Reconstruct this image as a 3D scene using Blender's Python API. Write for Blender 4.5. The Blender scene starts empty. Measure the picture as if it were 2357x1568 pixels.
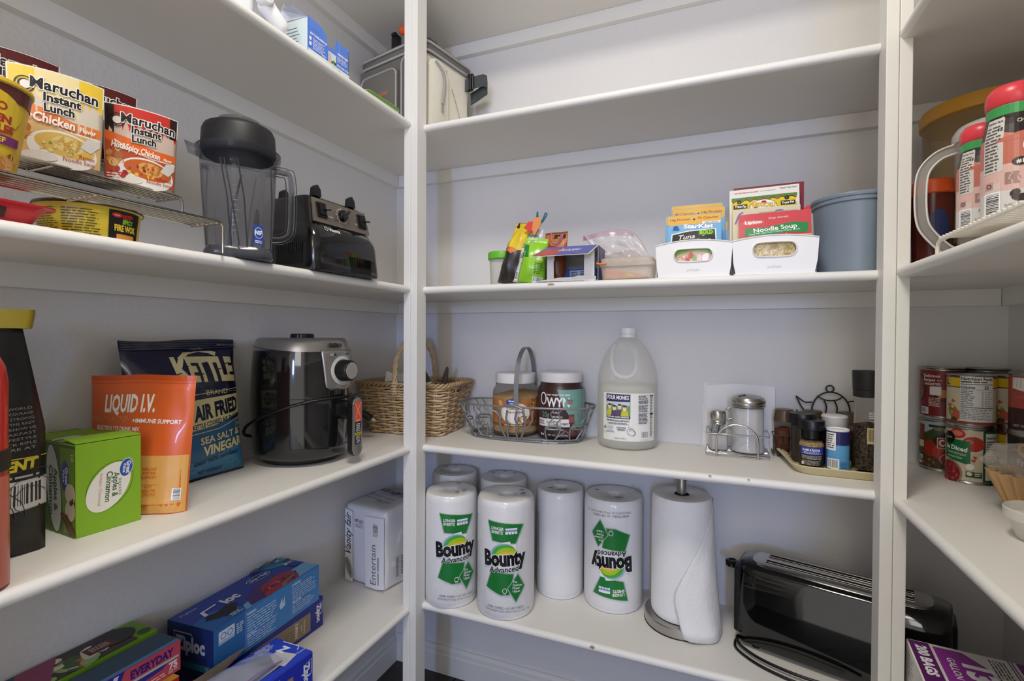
import bpy, bmesh, math, random
from mathutils import Vector, Matrix, geometry
PI=math.pi
R_=math.radians
scene=bpy.context.scene
COL=scene.collection
rnd=random.Random(7)

# ------------------------------------------------------------------ camera
cam_d=bpy.data.cameras.new('camera'); cam=bpy.data.objects.new('camera',cam_d); COL.objects.link(cam)
cam_d.sensor_fit='HORIZONTAL'; cam_d.sensor_width=36.0
cam_d.lens=1149.584*36.0/2357.0; cam_d.clip_start=.02; cam_d.clip_end=50
F=Vector((-.3791968,.9252455,-.0114247)); RX=Vector((.9252705,.3792718,.0052438)); UP=Vector((-.0091849,.0085825,.9999210))
cam.matrix_world=Matrix(((RX.x,UP.x,-F.x,0),(RX.y,UP.y,-F.y,0),(RX.z,UP.z,-F.z,1.056),(0,0,0,1)))
scene.camera=cam

# ------------------------------------------------------------------ world, lights, exposure
w=bpy.data.worlds.new('world'); scene.world=w; w.use_nodes=True
bg=w.node_tree.nodes['Background']; bg.inputs[0].default_value=(1,.97,.93,1); bg.inputs[1].default_value=.85
def area(name,loc,target,sx,sy,power,color,spread=None):
    l=bpy.data.lights.new(name,'AREA'); l.shape='RECTANGLE'; l.size=sx; l.size_y=sy; l.energy=power; l.color=color
    if spread: l.spread=spread
    o=bpy.data.objects.new(name,l); COL.objects.link(o); o.location=loc
    o.rotation_euler=(Vector(target)-Vector(loc)).to_track_quat('-Z','Y').to_euler(); return o
area('daylight_window',(.50,-3.1,1.36),(-.3,1.3,.9),.16,.55,26,(.30,.46,1.0))
area('pantry_ceiling_lamp',(-.18,.22,2.25),(-.20,.32,0),.30,.30,9.2,(1,.95,.86))
area('room_ceiling_lamp',(-.10,-1.20,1.95),(-.1,1.2,1.6),.40,.26,2.4,(1,.89,.74))
area('room_soft_fill',(.20,-1.05,1.45),(-.9,.9,1.3),.5,.5,3.0,(1,.98,.96))  # soft fill light added to brighten the left bays, not an actual window
scene.view_settings.view_transform='Standard'; scene.view_settings.look='None'
scene.view_settings.gamma=1; scene.view_settings.use_curve_mapping=False
scene.view_settings.exposure=0.38
scene.cycles.max_bounces=8; scene.cycles.diffuse_bounces=5; scene.cycles.transparent_max_bounces=16
scene.cycles.transmission_bounces=8; scene.cycles.sample_clamp_indirect=6

# ------------------------------------------------------------------ materials
def lin(c):
    if isinstance(c,str):
        c=c.lstrip('#'); c=[int(c[i:i+2],16)/255 for i in (0,2,4)]
    return tuple((x/12.92 if x<=.04045 else ((x+.055)/1.055)**2.4) for x in c)+(1,)
_M={}
def mat(name,col,rough=.5,metal=0,trans=0,alpha=1,ior=1.45,noise=.04,nscale=60,bump=0,bscale=200,spec=.5,coat=0,sss=0,streak=None,sheen=0):
    """principled material with a procedural tone variation and bump"""
    key=(name,)
    if key in _M: return _M[key]
    m=bpy.data.materials.new(name); m.use_nodes=True; nt=m.node_tree; b=nt.nodes['Principled BSDF']
    b.inputs['Roughness'].default_value=rough; b.inputs['Metallic'].default_value=metal
    b.inputs['Transmission Weight'].default_value=trans; b.inputs['Alpha'].default_value=alpha
    b.inputs['IOR'].default_value=ior; b.inputs['Specular IOR Level'].default_value=spec
    b.inputs['Coat Weight'].default_value=coat
    if sss: b.inputs['Subsurface Weight'].default_value=sss; b.inputs['Subsurface Radius'].default_value=(.01,.01,.01)
    c=lin(col); tc=nt.nodes.new('ShaderNodeTexCoord')
    if noise:
        n=nt.nodes.new('ShaderNodeTexNoise'); n.inputs['Scale'].default_value=nscale; n.inputs['Detail'].default_value=3
        src=tc.outputs['Object']
        if streak:
            mp=nt.nodes.new('ShaderNodeMapping'); mp.inputs['Scale'].default_value=streak; nt.links.new(src,mp.inputs[0]); src=mp.outputs[0]
        nt.links.new(src,n.inputs['Vector'])
        mx=nt.nodes.new('ShaderNodeMix'); mx.data_type='RGBA'
        mx.inputs[6].default_value=tuple(x*(1-noise) for x in c[:3])+(1,); mx.inputs[7].default_value=tuple(min(1,x*(1+noise)) for x in c[:3])+(1,)
        fo=n.outputs[0]
        if noise>=.5:
            mr=nt.nodes.new('ShaderNodeMapRange'); mr.inputs[1].default_value=.40; mr.inputs[2].default_value=.60; nt.links.new(fo,mr.inputs[0]); fo=mr.outputs[0]
        nt.links.new(fo,mx.inputs[0]); nt.links.new(mx.outputs[2],b.inputs['Base Color'])
    else: b.inputs['Base Color'].default_value=c
    if bump:
        n2=nt.nodes.new('ShaderNodeTexNoise'); n2.inputs['Scale'].default_value=bscale; n2.inputs['Detail'].default_value=2
        bp=nt.nodes.new('ShaderNodeBump'); bp.inputs['Strength'].default_value=bump; bp.inputs['Distance'].default_value=.001
        src=tc.outputs['Object']
        if streak: nt.links.new(mp.outputs[0],n2.inputs['Vector'])
        else: nt.links.new(src,n2.inputs['Vector'])
        nt.links.new(n2.outputs[0],bp.inputs['Height']); nt.links.new(bp.outputs[0],b.inputs['Normal'])
    _M[key]=m; return m
def ink(hexc,rough=.4,metal=0):
    hexc=hexc.lower().lstrip('#')
    return mat('ink_%s_%d'%(hexc,round(rough*10)),hexc,rough=rough,metal=metal,noise=.03,nscale=300)
PAINT=mat('white_gloss_paint','e4e2dd',rough=.42,noise=.02,nscale=9,bump=.45,bscale=55)
PAINT2=mat('shelf_paint','e2dfd9',rough=.45,noise=.02,nscale=5,bump=.15,bscale=60)
WALL=mat('textured_wall_paint','dddbd9',rough=.75,noise=.02,nscale=6,bump=.9,bscale=130)
def M(n,c,**k): return mat(n,c,**k)

# ------------------------------------------------------------------ object helpers
def tag(o,label=None,cat=None,group=None,kind=None):
    if label: o['label']=label
    if cat: o['category']=cat
    if group: o['group']=group
    if kind: o['kind']=kind
    return o
def thing(name,label,cat,loc=(0,0,0),rz=0,group=None,rot=None):
    o=bpy.data.objects.new(name,None); COL.objects.link(o); o.location=loc
    o.rotation_euler=rot if rot else (0,0,rz); o.empty_display_size=.02
    return tag(o,label,cat,group)
def obj(name,bm,m,parent=None,smooth=False,label=None):
    me=bpy.data.meshes.new(name)
    if isinstance(bm,bmesh.types.BMesh):
        bm.normal_update(); bm.to_mesh(me); bm.free()
    else: me=bm
    for x in (m if isinstance(m,(list,tuple)) else [m]): me.materials.append(x)
    if smooth:
        me.polygons.foreach_set('use_smooth',[True]*len(me.polygons))
        try: me.set_sharp_from_angle(angle=R_(38 if smooth is True else smooth))
        except Exception: pass
    o=bpy.data.objects.new(name,me); COL.objects.link(o)
    if parent: o.parent=parent
    if label: o['label']=label
    return o
def recalc(bm): bmesh.ops.recalc_face_normals(bm,faces=bm.faces)
def BM(): return bmesh.new()
def box(bm,x0,x1,y0,y1,z0,z1,bev=0,seg=2,mi=0,mtx=None):
    r=bmesh.ops.create_cube(bm,size=1); vs=r['verts']
    bmesh.ops.scale(bm,vec=(x1-x0,y1-y0,z1-z0),verts=vs); bmesh.ops.translate(bm,vec=((x0+x1)/2,(y0+y1)/2,(z0+z1)/2),verts=vs)
    fs=list({f for v in vs for f in v.link_faces})
    if bev:
        es=list({e for v in vs for e in v.link_edges})
        g=bmesh.ops.bevel(bm,geom=es,offset=bev,segments=seg,affect='EDGES',profile=.5)
        fs=list({f for f in g['faces']}|{f for f in fs if f.is_valid}); vs=list({v for f in fs for v in f.verts})
    if mi:
        for f in fs: f.material_index=mi
    if mtx: bmesh.ops.transform(bm,matrix=mtx,verts=vs)
    return vs
def ring_loft(bm,rings,cap0=True,cap1=True,closed=True,mi=0):
    """rings: list of equal-length point lists"""
    V=[[bm.verts.new(p) for p in r] for r in rings]; n=len(rings[0]); fs=[]
    for a,b in zip(V[:-1],V[1:]):
        for i in range(n if closed else n-1):
            j=(i+1)%n
            try: fs.append(bm.faces.new((a[i],a[j],b[j],b[i])))
            except ValueError: pass
    if cap0: fs.append(bm.faces.new(V[0][::-1]))
    if cap1: fs.append(bm.faces.new(V[-1]))
    for f in fs: f.material_index=mi
    return V
def lathe(bm,prof,n=32,cx=0,cy=0,cap0=False,cap1=False,mi=0,z0=0):
    rings=[[(cx+r*math.cos(2*PI*i/n),cy+r*math.sin(2*PI*i/n),z+z0) for i in range(n)] for r,z in prof]
    return ring_loft(bm,rings,cap0,cap1,mi=mi)
def tube(bm,pts,r,n=8,closed=False,mi=0,flat=None):
    """sweep a circle (or an ellipse flat=(a,b)) along points"""
    P=[Vector(p) for p in pts]; N=len(P); rings=[]
    up=None; 
    for i,p in enumerate(P):
        if closed: t=(P[(i+1)%N]-P[i-1])
        else: t=(P[min(i+1,N-1)]-P[max(i-1,0)])
        t.normalize()
        if up is None:
            up=Vector((0,0,1)) if abs(t.z)<.9 else Vector((1,0,0))
        s=t.cross(up); 
        if s.length<1e-5: s=t.cross(Vector((0,1,0)))
        s.normalize(); u=s.cross(t).normalized(); up=u
        ra,rb=(r,r) if not callable(r) else (r(i/(N-1)),)*2
        if flat: ra,rb=flat
        rings.append([p+s*ra*math.cos(2*PI*k/n)+u*rb*math.sin(2*PI*k/n) for k in range(n)])
    if closed: rings.append(rings[0])
    if closed:
        V=[[bm.verts.new(q) for q in rr] for rr in rings[:-1]]; V.append(V[0])
        for a,b in zip(V[:-1],V[1:]):
            for k in range(n):
                j=(k+1)%n; f=bm.faces.new((a[k],a[j],b[j],b[k])); f.material_index=mi
    else: ring_loft(bm,rings,True,True,mi=mi)
def prism(bm,pts,z0,z1,mtx=None,bev=0,mi=0):
    """extrude a 2D outline between z0 and z1"""
    a=[bm.verts.new((p[0],p[1],z0)) for p in pts]; b=[bm.verts.new((p[0],p[1],z1)) for p in pts]
    n=len(pts); fs=[bm.faces.new(a[::-1]),bm.faces.new(b)]
    for i in range(n): fs.append(bm.faces.new((a[i],a[(i+1)%n],b[(i+1)%n],b[i])))
    vs=a+b
    if bev:
        es=list({e for v in vs for e in v.link_edges})
        g=bmesh.ops.bevel(bm,geom=es,offset=bev,segments=2,affect='EDGES',profile=.5)
        vs=list({v for f in list(g['faces'])+[f for f in fs if f.is_valid] for v in f.verts})
        fs=list({f for v in vs for f in v.link_faces})
    for f in fs: f.material_index=mi
    if mtx: bmesh.ops.transform(bm,matrix=mtx,verts=vs)
    return vs
def rrect(x0,x1,y0,y1,r,n=5):
    out=[]
    for cx,cy,a in ((x1-r,y1-r,0),(x0+r,y1-r,90),(x0+r,y0+r,180),(x1-r,y0+r,270)):
        for i in range(n+1):
            t=R_(a+90*i/n); out.append((cx+r*math.cos(t),cy+r*math.sin(t)))
    return out
def spline(pts,n=8,closed=False):
    """Catmull-Rom through points"""
    P=[Vector(p) for p in pts]; N=len(P); out=[]
    for i in range(N if closed else N-1):
        g=(lambda k:P[k%N]) if closed else (lambda k:P[max(0,min(N-1,k))])
        p0,p1,p2,p3=g(i-1),g(i),g(i+1),g(i+2)
        for k in range(n):
            t=k/n; out.append(.5*((2*p1)+(p2-p0)*t+(2*p0-5*p1+4*p2-p3)*t*t+(3*p1-p0-3*p2+p3)*t**3))
    if not closed: out.append(P[-1])
    return out
def face_rz(x,y): return -math.atan2(x,y)   # local -y looks at the origin

# ------------------------------------------------------------------ print (flat ink laid on a surface u,v -> 3D)
def flat_fn(o,u,v):
    o,u,v=Vector(o),Vector(u).normalized(),Vector(v).normalized(); n=u.cross(v)
    return lambda a,b,h:o+u*a+v*b+n*h
def cyl_fn(r,z0=0,a0=0):
    rf=r if callable(r) else (lambda z:r)
    def fn(u,v,h):
        q=rf(v+z0); a=u/rf(z0)+a0
        return Vector(((q+h)*math.sin(a),-(q+h)*math.cos(a),v+z0))
    return fn
_T={}
def text_mesh(s,bold,shear):
    k=(s,bold,shear)
    if k not in _T:
        c=bpy.data.curves.new('t','FONT'); c.body=s; c.offset=bold; c.shear=shear; c.resolution_u=2; c.size=1
        o=bpy.data.objects.new('t',c)
        me=o.to_mesh()
        vs=[(v.co.x,v.co.y) for v in me.vertices]; fs=[tuple(p.vertices) for p in me.polygons]
        o.to_mesh_clear(); bpy.data.objects.remove(o); bpy.data.curves.remove(c)
        _T[k]=(vs,fs)
    return _T[k]
class Print:
    def __init__(s,fn,du=None,dv=None,rough=.4,eps=.0003,step=.00005,seed=1,metal=0):
        s.fn=fn; s.du=du; s.dv=dv; s.items=[]; s.rough=rough; s.eps=eps; s.step=step; s.lv=0; s.hk=1; s.r=random.Random(seed); s.metal=metal
    def raw(s,vs,fs,col,bump=True):
        s.items.append((vs,fs,col,s.eps+s.step*s.lv))
        if bump: s.lv+=1
        return s
    def poly(s,pts,col,bump=True):
        tr=geometry.tessellate_polygon([[Vector((p[0],p[1],0)) for p in pts]])
        return s.raw([tuple(p[:2]) for p in pts],[tuple(t) for t in tr],col,bump)
    def rect(s,x0,y0,x1,y1,col,r=0,bump=True):
        if r: return s.poly(rrect(x0,x1,y0,y1,r,4),col,bump)
        return s.raw([(x0,y0),(x1,y0),(x1,y1),(x0,y1)],[(0,1,2,3)],col,bump)
    def ell(s,cx,cy,rx,ry,col,rot=0,n=28,a0=0,a1=360,bump=True):
        c,q=math.cos(R_(rot)),math.sin(R_(rot)); m=n if a1-a0>=360 else n+1
        P=[]
        for i in range(m):
            t=R_(a0+(a1-a0)*i/n); x,y=rx*math.cos(t),ry*math.sin(t); P.append((cx+c*x-q*y,cy+q*x+c*y))
        return s.poly(P,col,bump)
    def ringe(s,cx,cy,rx,ry,wd,col,rot=0,n=32):
        c,q=math.cos(R_(rot)),math.sin(R_(rot)); V=[];Fs=[]
        for i in range(n):
            t=2*PI*i/n
            for k in (0,wd):
                x,y=(rx-k)*math.cos(t),(ry-k)*math.sin(t); V.append((cx+c*x-q*y,cy+q*x+c*y))
        for i in range(n):
            a,b=2*i,2*((i+1)%n); Fs.append((a,b,b+1,a+1))
        return s.raw(V,Fs,col)
    def line(s,pts,wd,col,bump=True):
        V=[];Fs=[]; P=[Vector((p[0],p[1])) for p in pts]
        for i,p in enumerate(P):
            t=P[min(i+1,len(P)-1)]-P[max(i-1,0)]
            if t.length<1e-9: t=Vector((1,0))
            t.normalize(); n=Vector((-t.y,t.x))*wd/2
            V+= [tuple(p+n),tuple(p-n)]
        for i in range(len(P)-1): Fs.append((2*i,2*i+1,2*i+3,2*i+2))
        return s.raw(V,Fs,col,bump)
    def text(s,t,x,y,h,col,bold=0,rot=0,shear=0,w=None,al='C',outline=None,ow=.06,arc=0,mirror=False):
        """cap height h, baseline at y, optional fitted width w"""
        vs,fs=text_mesh(t,bold,shear)
        if not vs: return s
        x0=min(v[0] for v in vs); x1=max(v[0] for v in vs); k=h*s.hk/.70
        kx=(w/(x1-x0)) if w else k
        ox={'C':-(x0+x1)/2,'L':-x0,'R':-x1}[al]
        c,q=math.cos(R_(rot)),math.sin(R_(rot))
        def tf(V):
            out=[]
            for a,b in V:
                a=(a+ox)*kx; b=b*k
                if mirror: a=-a
                if arc: b+=arc*(a*a)
                out.append((x+c*a-q*b,y+q*a+c*b))
            return out
        if outline:
            v2,f2=text_mesh(t,bold+ow,shear); s.raw(tf(v2),f2,outline)
        return s.raw(tf(vs),fs,col)
    def fine(s,x0,y0,x1,y1,n,col,fill=.5,al='L',wl=(1,4)):
        """rows of word-like dashes for print too small to read"""
        V=[];Fs=[]; hh=(y1-y0)/n
        for i in range(n):
            y=y1-(i+.5)*hh; x=x0; end=x1-(x1-x0)*s.r.random()*.25
            if al=='C': d=(x1-x0)*s.r.random()*.12; x+=d; end=x1-d
            while x<end:
                L=min(hh*s.r.uniform(*wl),end-x); k=len(V); t=hh*fill/2
                V+=[(x,y-t),(x+L,y-t),(x+L,y+t),(x,y+t)]; Fs.append((k,k+1,k+2,k+3)); x+=L+hh*.45
        return s.raw(V,Fs,col)
    def barcode(s,x0,y0,x1,y1,col='222222',bgc='f2f2f0',vert=True,n=22):
        s.rect(x0,y0,x1,y1,bgc); V=[];Fs=[]
        L=(x1-x0) if vert else (y1-y0); a=L*.07; m=.08
        while a<L*.93:
            wd=L/n*s.r.choice((.3,.3,.6,.9)); k=len(V)
            if vert: V+=[(x0+a,y0+(y1-y0)*.16),(x0+a+wd,y0+(y1-y0)*.16),(x0+a+wd,y1-(y1-y0)*m),(x0+a,y1-(y1-y0)*m)]
            else: V+=[(x0+(x1-x0)*.16,y0+a),(x1-(x1-x0)*m,y0+a),(x1-(x1-x0)*m,y0+a+wd),(x0+(x1-x0)*.16,y0+a+wd)]
            Fs.append((k,k+1,k+2,k+3)); a+=wd+L/n*s.r.choice((.35,.5,.8))
        return s.raw(V,Fs,col)
    def blobs(s,cx,cy,rx,ry,n,cols,size,seed=3):
        r=random.Random(seed)
        for i in range(n):
            a=r.uniform(0,2*PI); d=math.sqrt(r.random()); z=size*r.uniform(.6,1.3)
            s.ell(cx+rx*d*math.cos(a),cy+ry*d*math.sin(a),z,z*r.uniform(.45,1),r.choice(cols),rot=r.uniform(0,180),n=9,bump=(i%4==3))
        return s
    def curl(s,cx,cy,rx,ry,n,col,wd,seed=5):
        """wavy noodle strands"""
        r=random.Random(seed)
        for i in range(n):
            x=cx+rx*r.uniform(-.8,.8); y=cy+ry*r.uniform(-.8,.8); a=r.uniform(0,2*PI); L=rx*.5; pts=[]
            for k in range(9):
                t=k/8; pts.append((x+L*(t-.5)*math.cos(a)-wd*2.2*math.sin(t*14)*math.sin(a),y+L*(t-.5)*math.sin(a)+wd*2.2*math.sin(t*14)*math.cos(a)))
            s.line(pts,wd,col,bump=(i%3==2))
        return s
    def build(s,name,parent,label=None,clip=None):
        cols=[]; out=BM()
        for vs,fs,col,h in s.items:
            if col not in cols: cols.append(col)
            mi=cols.index(col); bm=BM()
            V=[bm.verts.new((a,b,0)) for a,b in vs]
            for f in fs:
                try: bm.faces.new([V[i] for i in f])
                except ValueError: pass
            for d,ax in ((s.du,0),(s.dv,1)):
                if d and len(bm.verts):
                    lo=min(v.co[ax] for v in bm.verts); hi=max(v.co[ax] for v in bm.verts)
                    k=math.ceil(lo/d+.01)
                    while k*d<hi-1e-6:
                        co=[0,0,0]; co[ax]=k*d; no=[0,0,0]; no[ax]=1
                        bmesh.ops.bisect_plane(bm,geom=bm.verts[:]+bm.edges[:]+bm.faces[:],plane_co=co,plane_no=no,dist=1e-7); k+=1
            if clip:
                for co,no in clip:
                    bmesh.ops.bisect_plane(bm,geom=bm.verts[:]+bm.edges[:]+bm.faces[:],plane_co=(co[0],co[1],0),plane_no=(no[0],no[1],0),dist=1e-7,clear_outer=True)
            mp={}
            for v in bm.verts: mp[v]=out.verts.new(s.fn(v.co.x,v.co.y,h))
            for f in bm.faces:
                try: g=out.faces.new([mp[v] for v in f.verts]); g.material_index=mi
                except ValueError: pass
            bm.free()
        return obj(name,out,[ink(c,s.rough,s.metal) for c in cols],parent,label=label)
# ================================================================== setting
XL,XR,YB=-.963,.564,1.360            # walls
YF=-.40                              # front wall of the pantry (behind the camera)
SL,SR,SB=-.6965,.2835,1.070          # front edges of the shelves
ZA,ZB,ZC,ZD,ZE=1.5796,1.1757,.7788,.3796,1.9493
TH=.018
def struct(name,bm,m,parent=None,smooth=False):
    o=obj(name,bm,m,parent,smooth)
    if not parent: o['kind']='structure'
    return o
b=BM(); box(b,XL-.1,XL,YF-.1,YB,0,2.45); struct('wall_left',b,WALL)
b=BM(); box(b,XR,XR+.1,YF-.1,YB,0,2.45); struct('wall_right',b,WALL)
b=BM(); box(b,XL-.1,XR+.1,YB,YB+.1,0,2.45); struct('wall_back',b,WALL)
b=BM(); box(b,XL,-.62,YF-.1,YF,0,2.45); box(b,.335,XR,YF-.1,YF,0,2.45); box(b,-.62,.335,YF-.1,YF,2.15,2.45); struct('wall_front',b,WALL)
b=BM(); box(b,XL-.1,XR+.1,YF-.1,YB+.1,2.45,2.5); struct('ceiling',b,PAINT)
fl=BM(); box(fl,XL-.1,XR+.1,YF-.1,YB+.1,-.03,-.012); FL=struct('floor',fl,M('floor_underlay','1c1917',rough=.8))
WD=[M('dark_plank_%d'%i,c,rough=.38,noise=.35,nscale=7,streak=(14,1.2,1),bump=.2,bscale=12) for i,c in enumerate(('2a2523','231f1d','302a27'))]
x=XL-.03; k=0
while x<XR:
    y=YF-.1-rnd.random()*.6
    while y<YB:
        b=BM(); y1=min(y+.9,YB+.05); y0=max(y,YF-.1)
        if y1-y0>.02:
            box(b,max(x+.001,XL-.09),min(x+.128,XR+.09),y0+.001,y1,-.012,0,bev=.0012,seg=1); o=obj('plank',b,WD[k%3],FL); k+=1
        else: b.free()
        y+=.902
    x+=.13
# baseboards: lower board with a stepped cap
def baseboard(name,x0,x1,y0,y1,ax,s):
    b=BM()
    prof=[(0,0),(.014,0),(.014,.058),(.0115,.062),(.0115,.074),(.009,.080),(.006,.083),(0,.084)]
    L=[]
    for t in ((x0,x1) if ax=='x' else (y0,y1)):
        L.append([(t,y0-s*d,z) if ax=='x' else (x0+s*d,t,z) for d,z in prof])
    ring_loft(b,L); recalc(b); return struct(name,b,PAINT)
baseboard('baseboard_back',XL,XR,YB,YB,'x',1)
baseboard('baseboard_left',XL,XL,YF,YB-.0145,'y',1)
baseboard('baseboard_right',XR,XR,YF,YB-.0145,'y',-1)

# ------------------------------------------------------------------ posts
def post(name,label,x0):
    t=thing(name,label,'post',(x0,1.041,0))
    b=BM(); box(b,0,.0187,0.0004,.043,0,2.45,bev=.0013); o=obj('batten',b,PAINT,t)
    b=BM(); box(b,.0193,.038,0,.043,0,2.45,bev=.0013); o=obj('batten',b,PAINT,t)
    return t
post('shelf_post','white painted wooden post standing left of centre between the left and back shelves',-.717)
post('shelf_post','white painted wooden post on the right between the back and right shelves',.265)

# ------------------------------------------------------------------ shelves
def halfround(r=.009,n=8):
    return [(-r*math.sin(PI*i/n)*1.0,r*math.cos(PI*i/n)) for i in range(n+1)]  # (outward, z)
def shelf(level,z,side,label,cleats=True,nose=True):
    t=thing('shelf',label,'shelf',(0,0,z)); zc=-.009
    b=BM()
    if side=='left':
        out=[(XL,YF),(SL-.009,YF),(SL-.009,1.041),(-.7171,1.041),(-.7171,1.0787),(XL,1.0787)]
        prism(b,out,-TH,0,bev=0)
        obj('board',b,PAINT2,t)
        b=BM(); ring_loft(b,[[(SL-.009-o,yy,zc+q) for o,q in halfround()] for yy in [YF+.01*0,-.2]+[ -.2+i*.05 for i in range(1,25)]+[1.0408]]); recalc(b); obj('nosing',b,PAINT,t,smooth=True)
        b=BM(); box(b,XL,XL+.018,YF,1.0787,-TH-.036,-TH); obj('cleat',b,PAINT,t)
    elif side=='right':
        out=[(XR,YF),(XR,1.0787),(.3031,1.0787),(.3031,1.041),(SR+.009,1.041),(SR+.009,YF)]
        prism(b,out,-TH,0); obj('board',b,PAINT2,t)
        b=BM(); ring_loft(b,[[(SR+.009+o,yy,zc+q) for o,q in halfround()] for yy in [YF]+[YF+i*.06 for i in range(1,24)]+[1.0408]]); recalc(b); obj('nosing',b,PAINT,t,smooth=True)
        b=BM(); box(b,XR-.018,XR,YF,1.0787,-TH-.036,-TH); obj('cleat',b,PAINT,t)
    else:
        out=[(XL,YB),(XL,1.079),(-.7171,1.079),(-.7171,1.0842),(-.6789,1.0842),(-.6789,1.079),(.2649,1.079),(.2649,1.0842),(.3031,1.0842),(.3031,1.079),(XR,1.079),(XR,YB)]
        prism(b,out,-TH,0); obj('board',b,PAINT2,t)
        b=BM(); ring_loft(b,[[(xx,SB+.009+o,zc+q) for o,q in halfround()] for xx in [-.6788+i*(.9436/24) for i in range(25)]]); recalc(b); obj('nosing',b,PAINT,t,smooth=True)
        b=BM(); box(b,XL+.0187,XR-.0187,YB-.018,YB,-TH-.036,-TH,bev=.001,seg=1); obj('cleat',b,PAINT,t)
        for q in (XL,XR-.018):
            b=BM(); box(b,q,q+.018,1.079,YB,-TH-.036,-TH); obj('cleat',b,PAINT,t)
    # paint chips along the nosing
    return t
ordn={'A':'second from the top','B':'third from the top','C':'fourth from the top','D':'lowest','E':'topmost'}
for lv,z in (('A',ZA),('B',ZB),('C',ZC),('D',ZD),('E',ZE)):
    shelf(lv,z,'left','white painted shelf board along the left wall, %s'%{'E':'topmost, above the cooler bag','A':'with the blue tea box','B':'with the blender','C':'with the air fryer','D':'lowest, with the storage bag boxes'}[lv])
    shelf(lv,z,'back','white painted shelf board along the back wall, %s'%{'E':'topmost, roof of the upper bay','A':'empty but for the cooler bag','B':'with the white bins','C':'with the vinegar jug','D':'lowest, with the paper towels'}[lv])
    shelf(lv,z,'right','white painted shelf board along the right wall, %s'%{'E':'topmost, out of reach','A':'above the yellow lidded tub','B':'with the pitcher and creamers','C':'with the food cans','D':'lowest, with the trash bag box'}[lv])
# bare wood chips where the paint has come off
def chip(x,y,z,w,h,ax,p):
    b=BM(); n=9; r=random.Random(int(x*1000)); pts=[]
    for i in range(n):
        a=2*PI*i/n; q=r.uniform(.7,1.2); pts.append((w/2*q*math.cos(a),h/2*q*math.sin(a)))
    for sgn in (0,1):
        pass
    V=[]
    for u,v in pts: V.append(b.verts.new((x+u,y-.0004,z+v) if ax=='x' else (x+.0004,y+u,z+v)))
    b.faces.new(V); b.faces.new([b.verts.new(q.co+Vector((0,.0003,0)) if ax=='x' else q.co-Vector((.0003,0,0))) for q in V][::-1])
# ================================================================== materials for goods
GLASS=M('clear_glass','ffffff',rough=.03,trans=1,noise=0,ior=1.45)
STEEL=M('stainless_steel','b8b5b0',rough=.28,metal=1,noise=.05,nscale=40,streak=(1,1,30))
CHROME=M('chromed_wire','c9c9c9',rough=.15,metal=1,noise=.02)
WHITEP=M('white_plastic','eceae8',rough=.38,noise=.01)
BLACKP=M('black_plastic','0d0d0e',rough=.35,noise=.1)
BLACKG=M('black_gloss_plastic','070707',rough=.07,noise=.1,coat=.6)
CARD=M('brown_board','8d7a66',rough=.85,noise=.1)
WCARD=M('white_board','e6e3de',rough=.8,noise=.02)
PAPER=M('white_paper','efedea',rough=.9,noise=.02,bump=.2,bscale=90)
def plastic(n,c,**k): return M(n,c,**dict(dict(rough=.4,noise=.03),**k))

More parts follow.
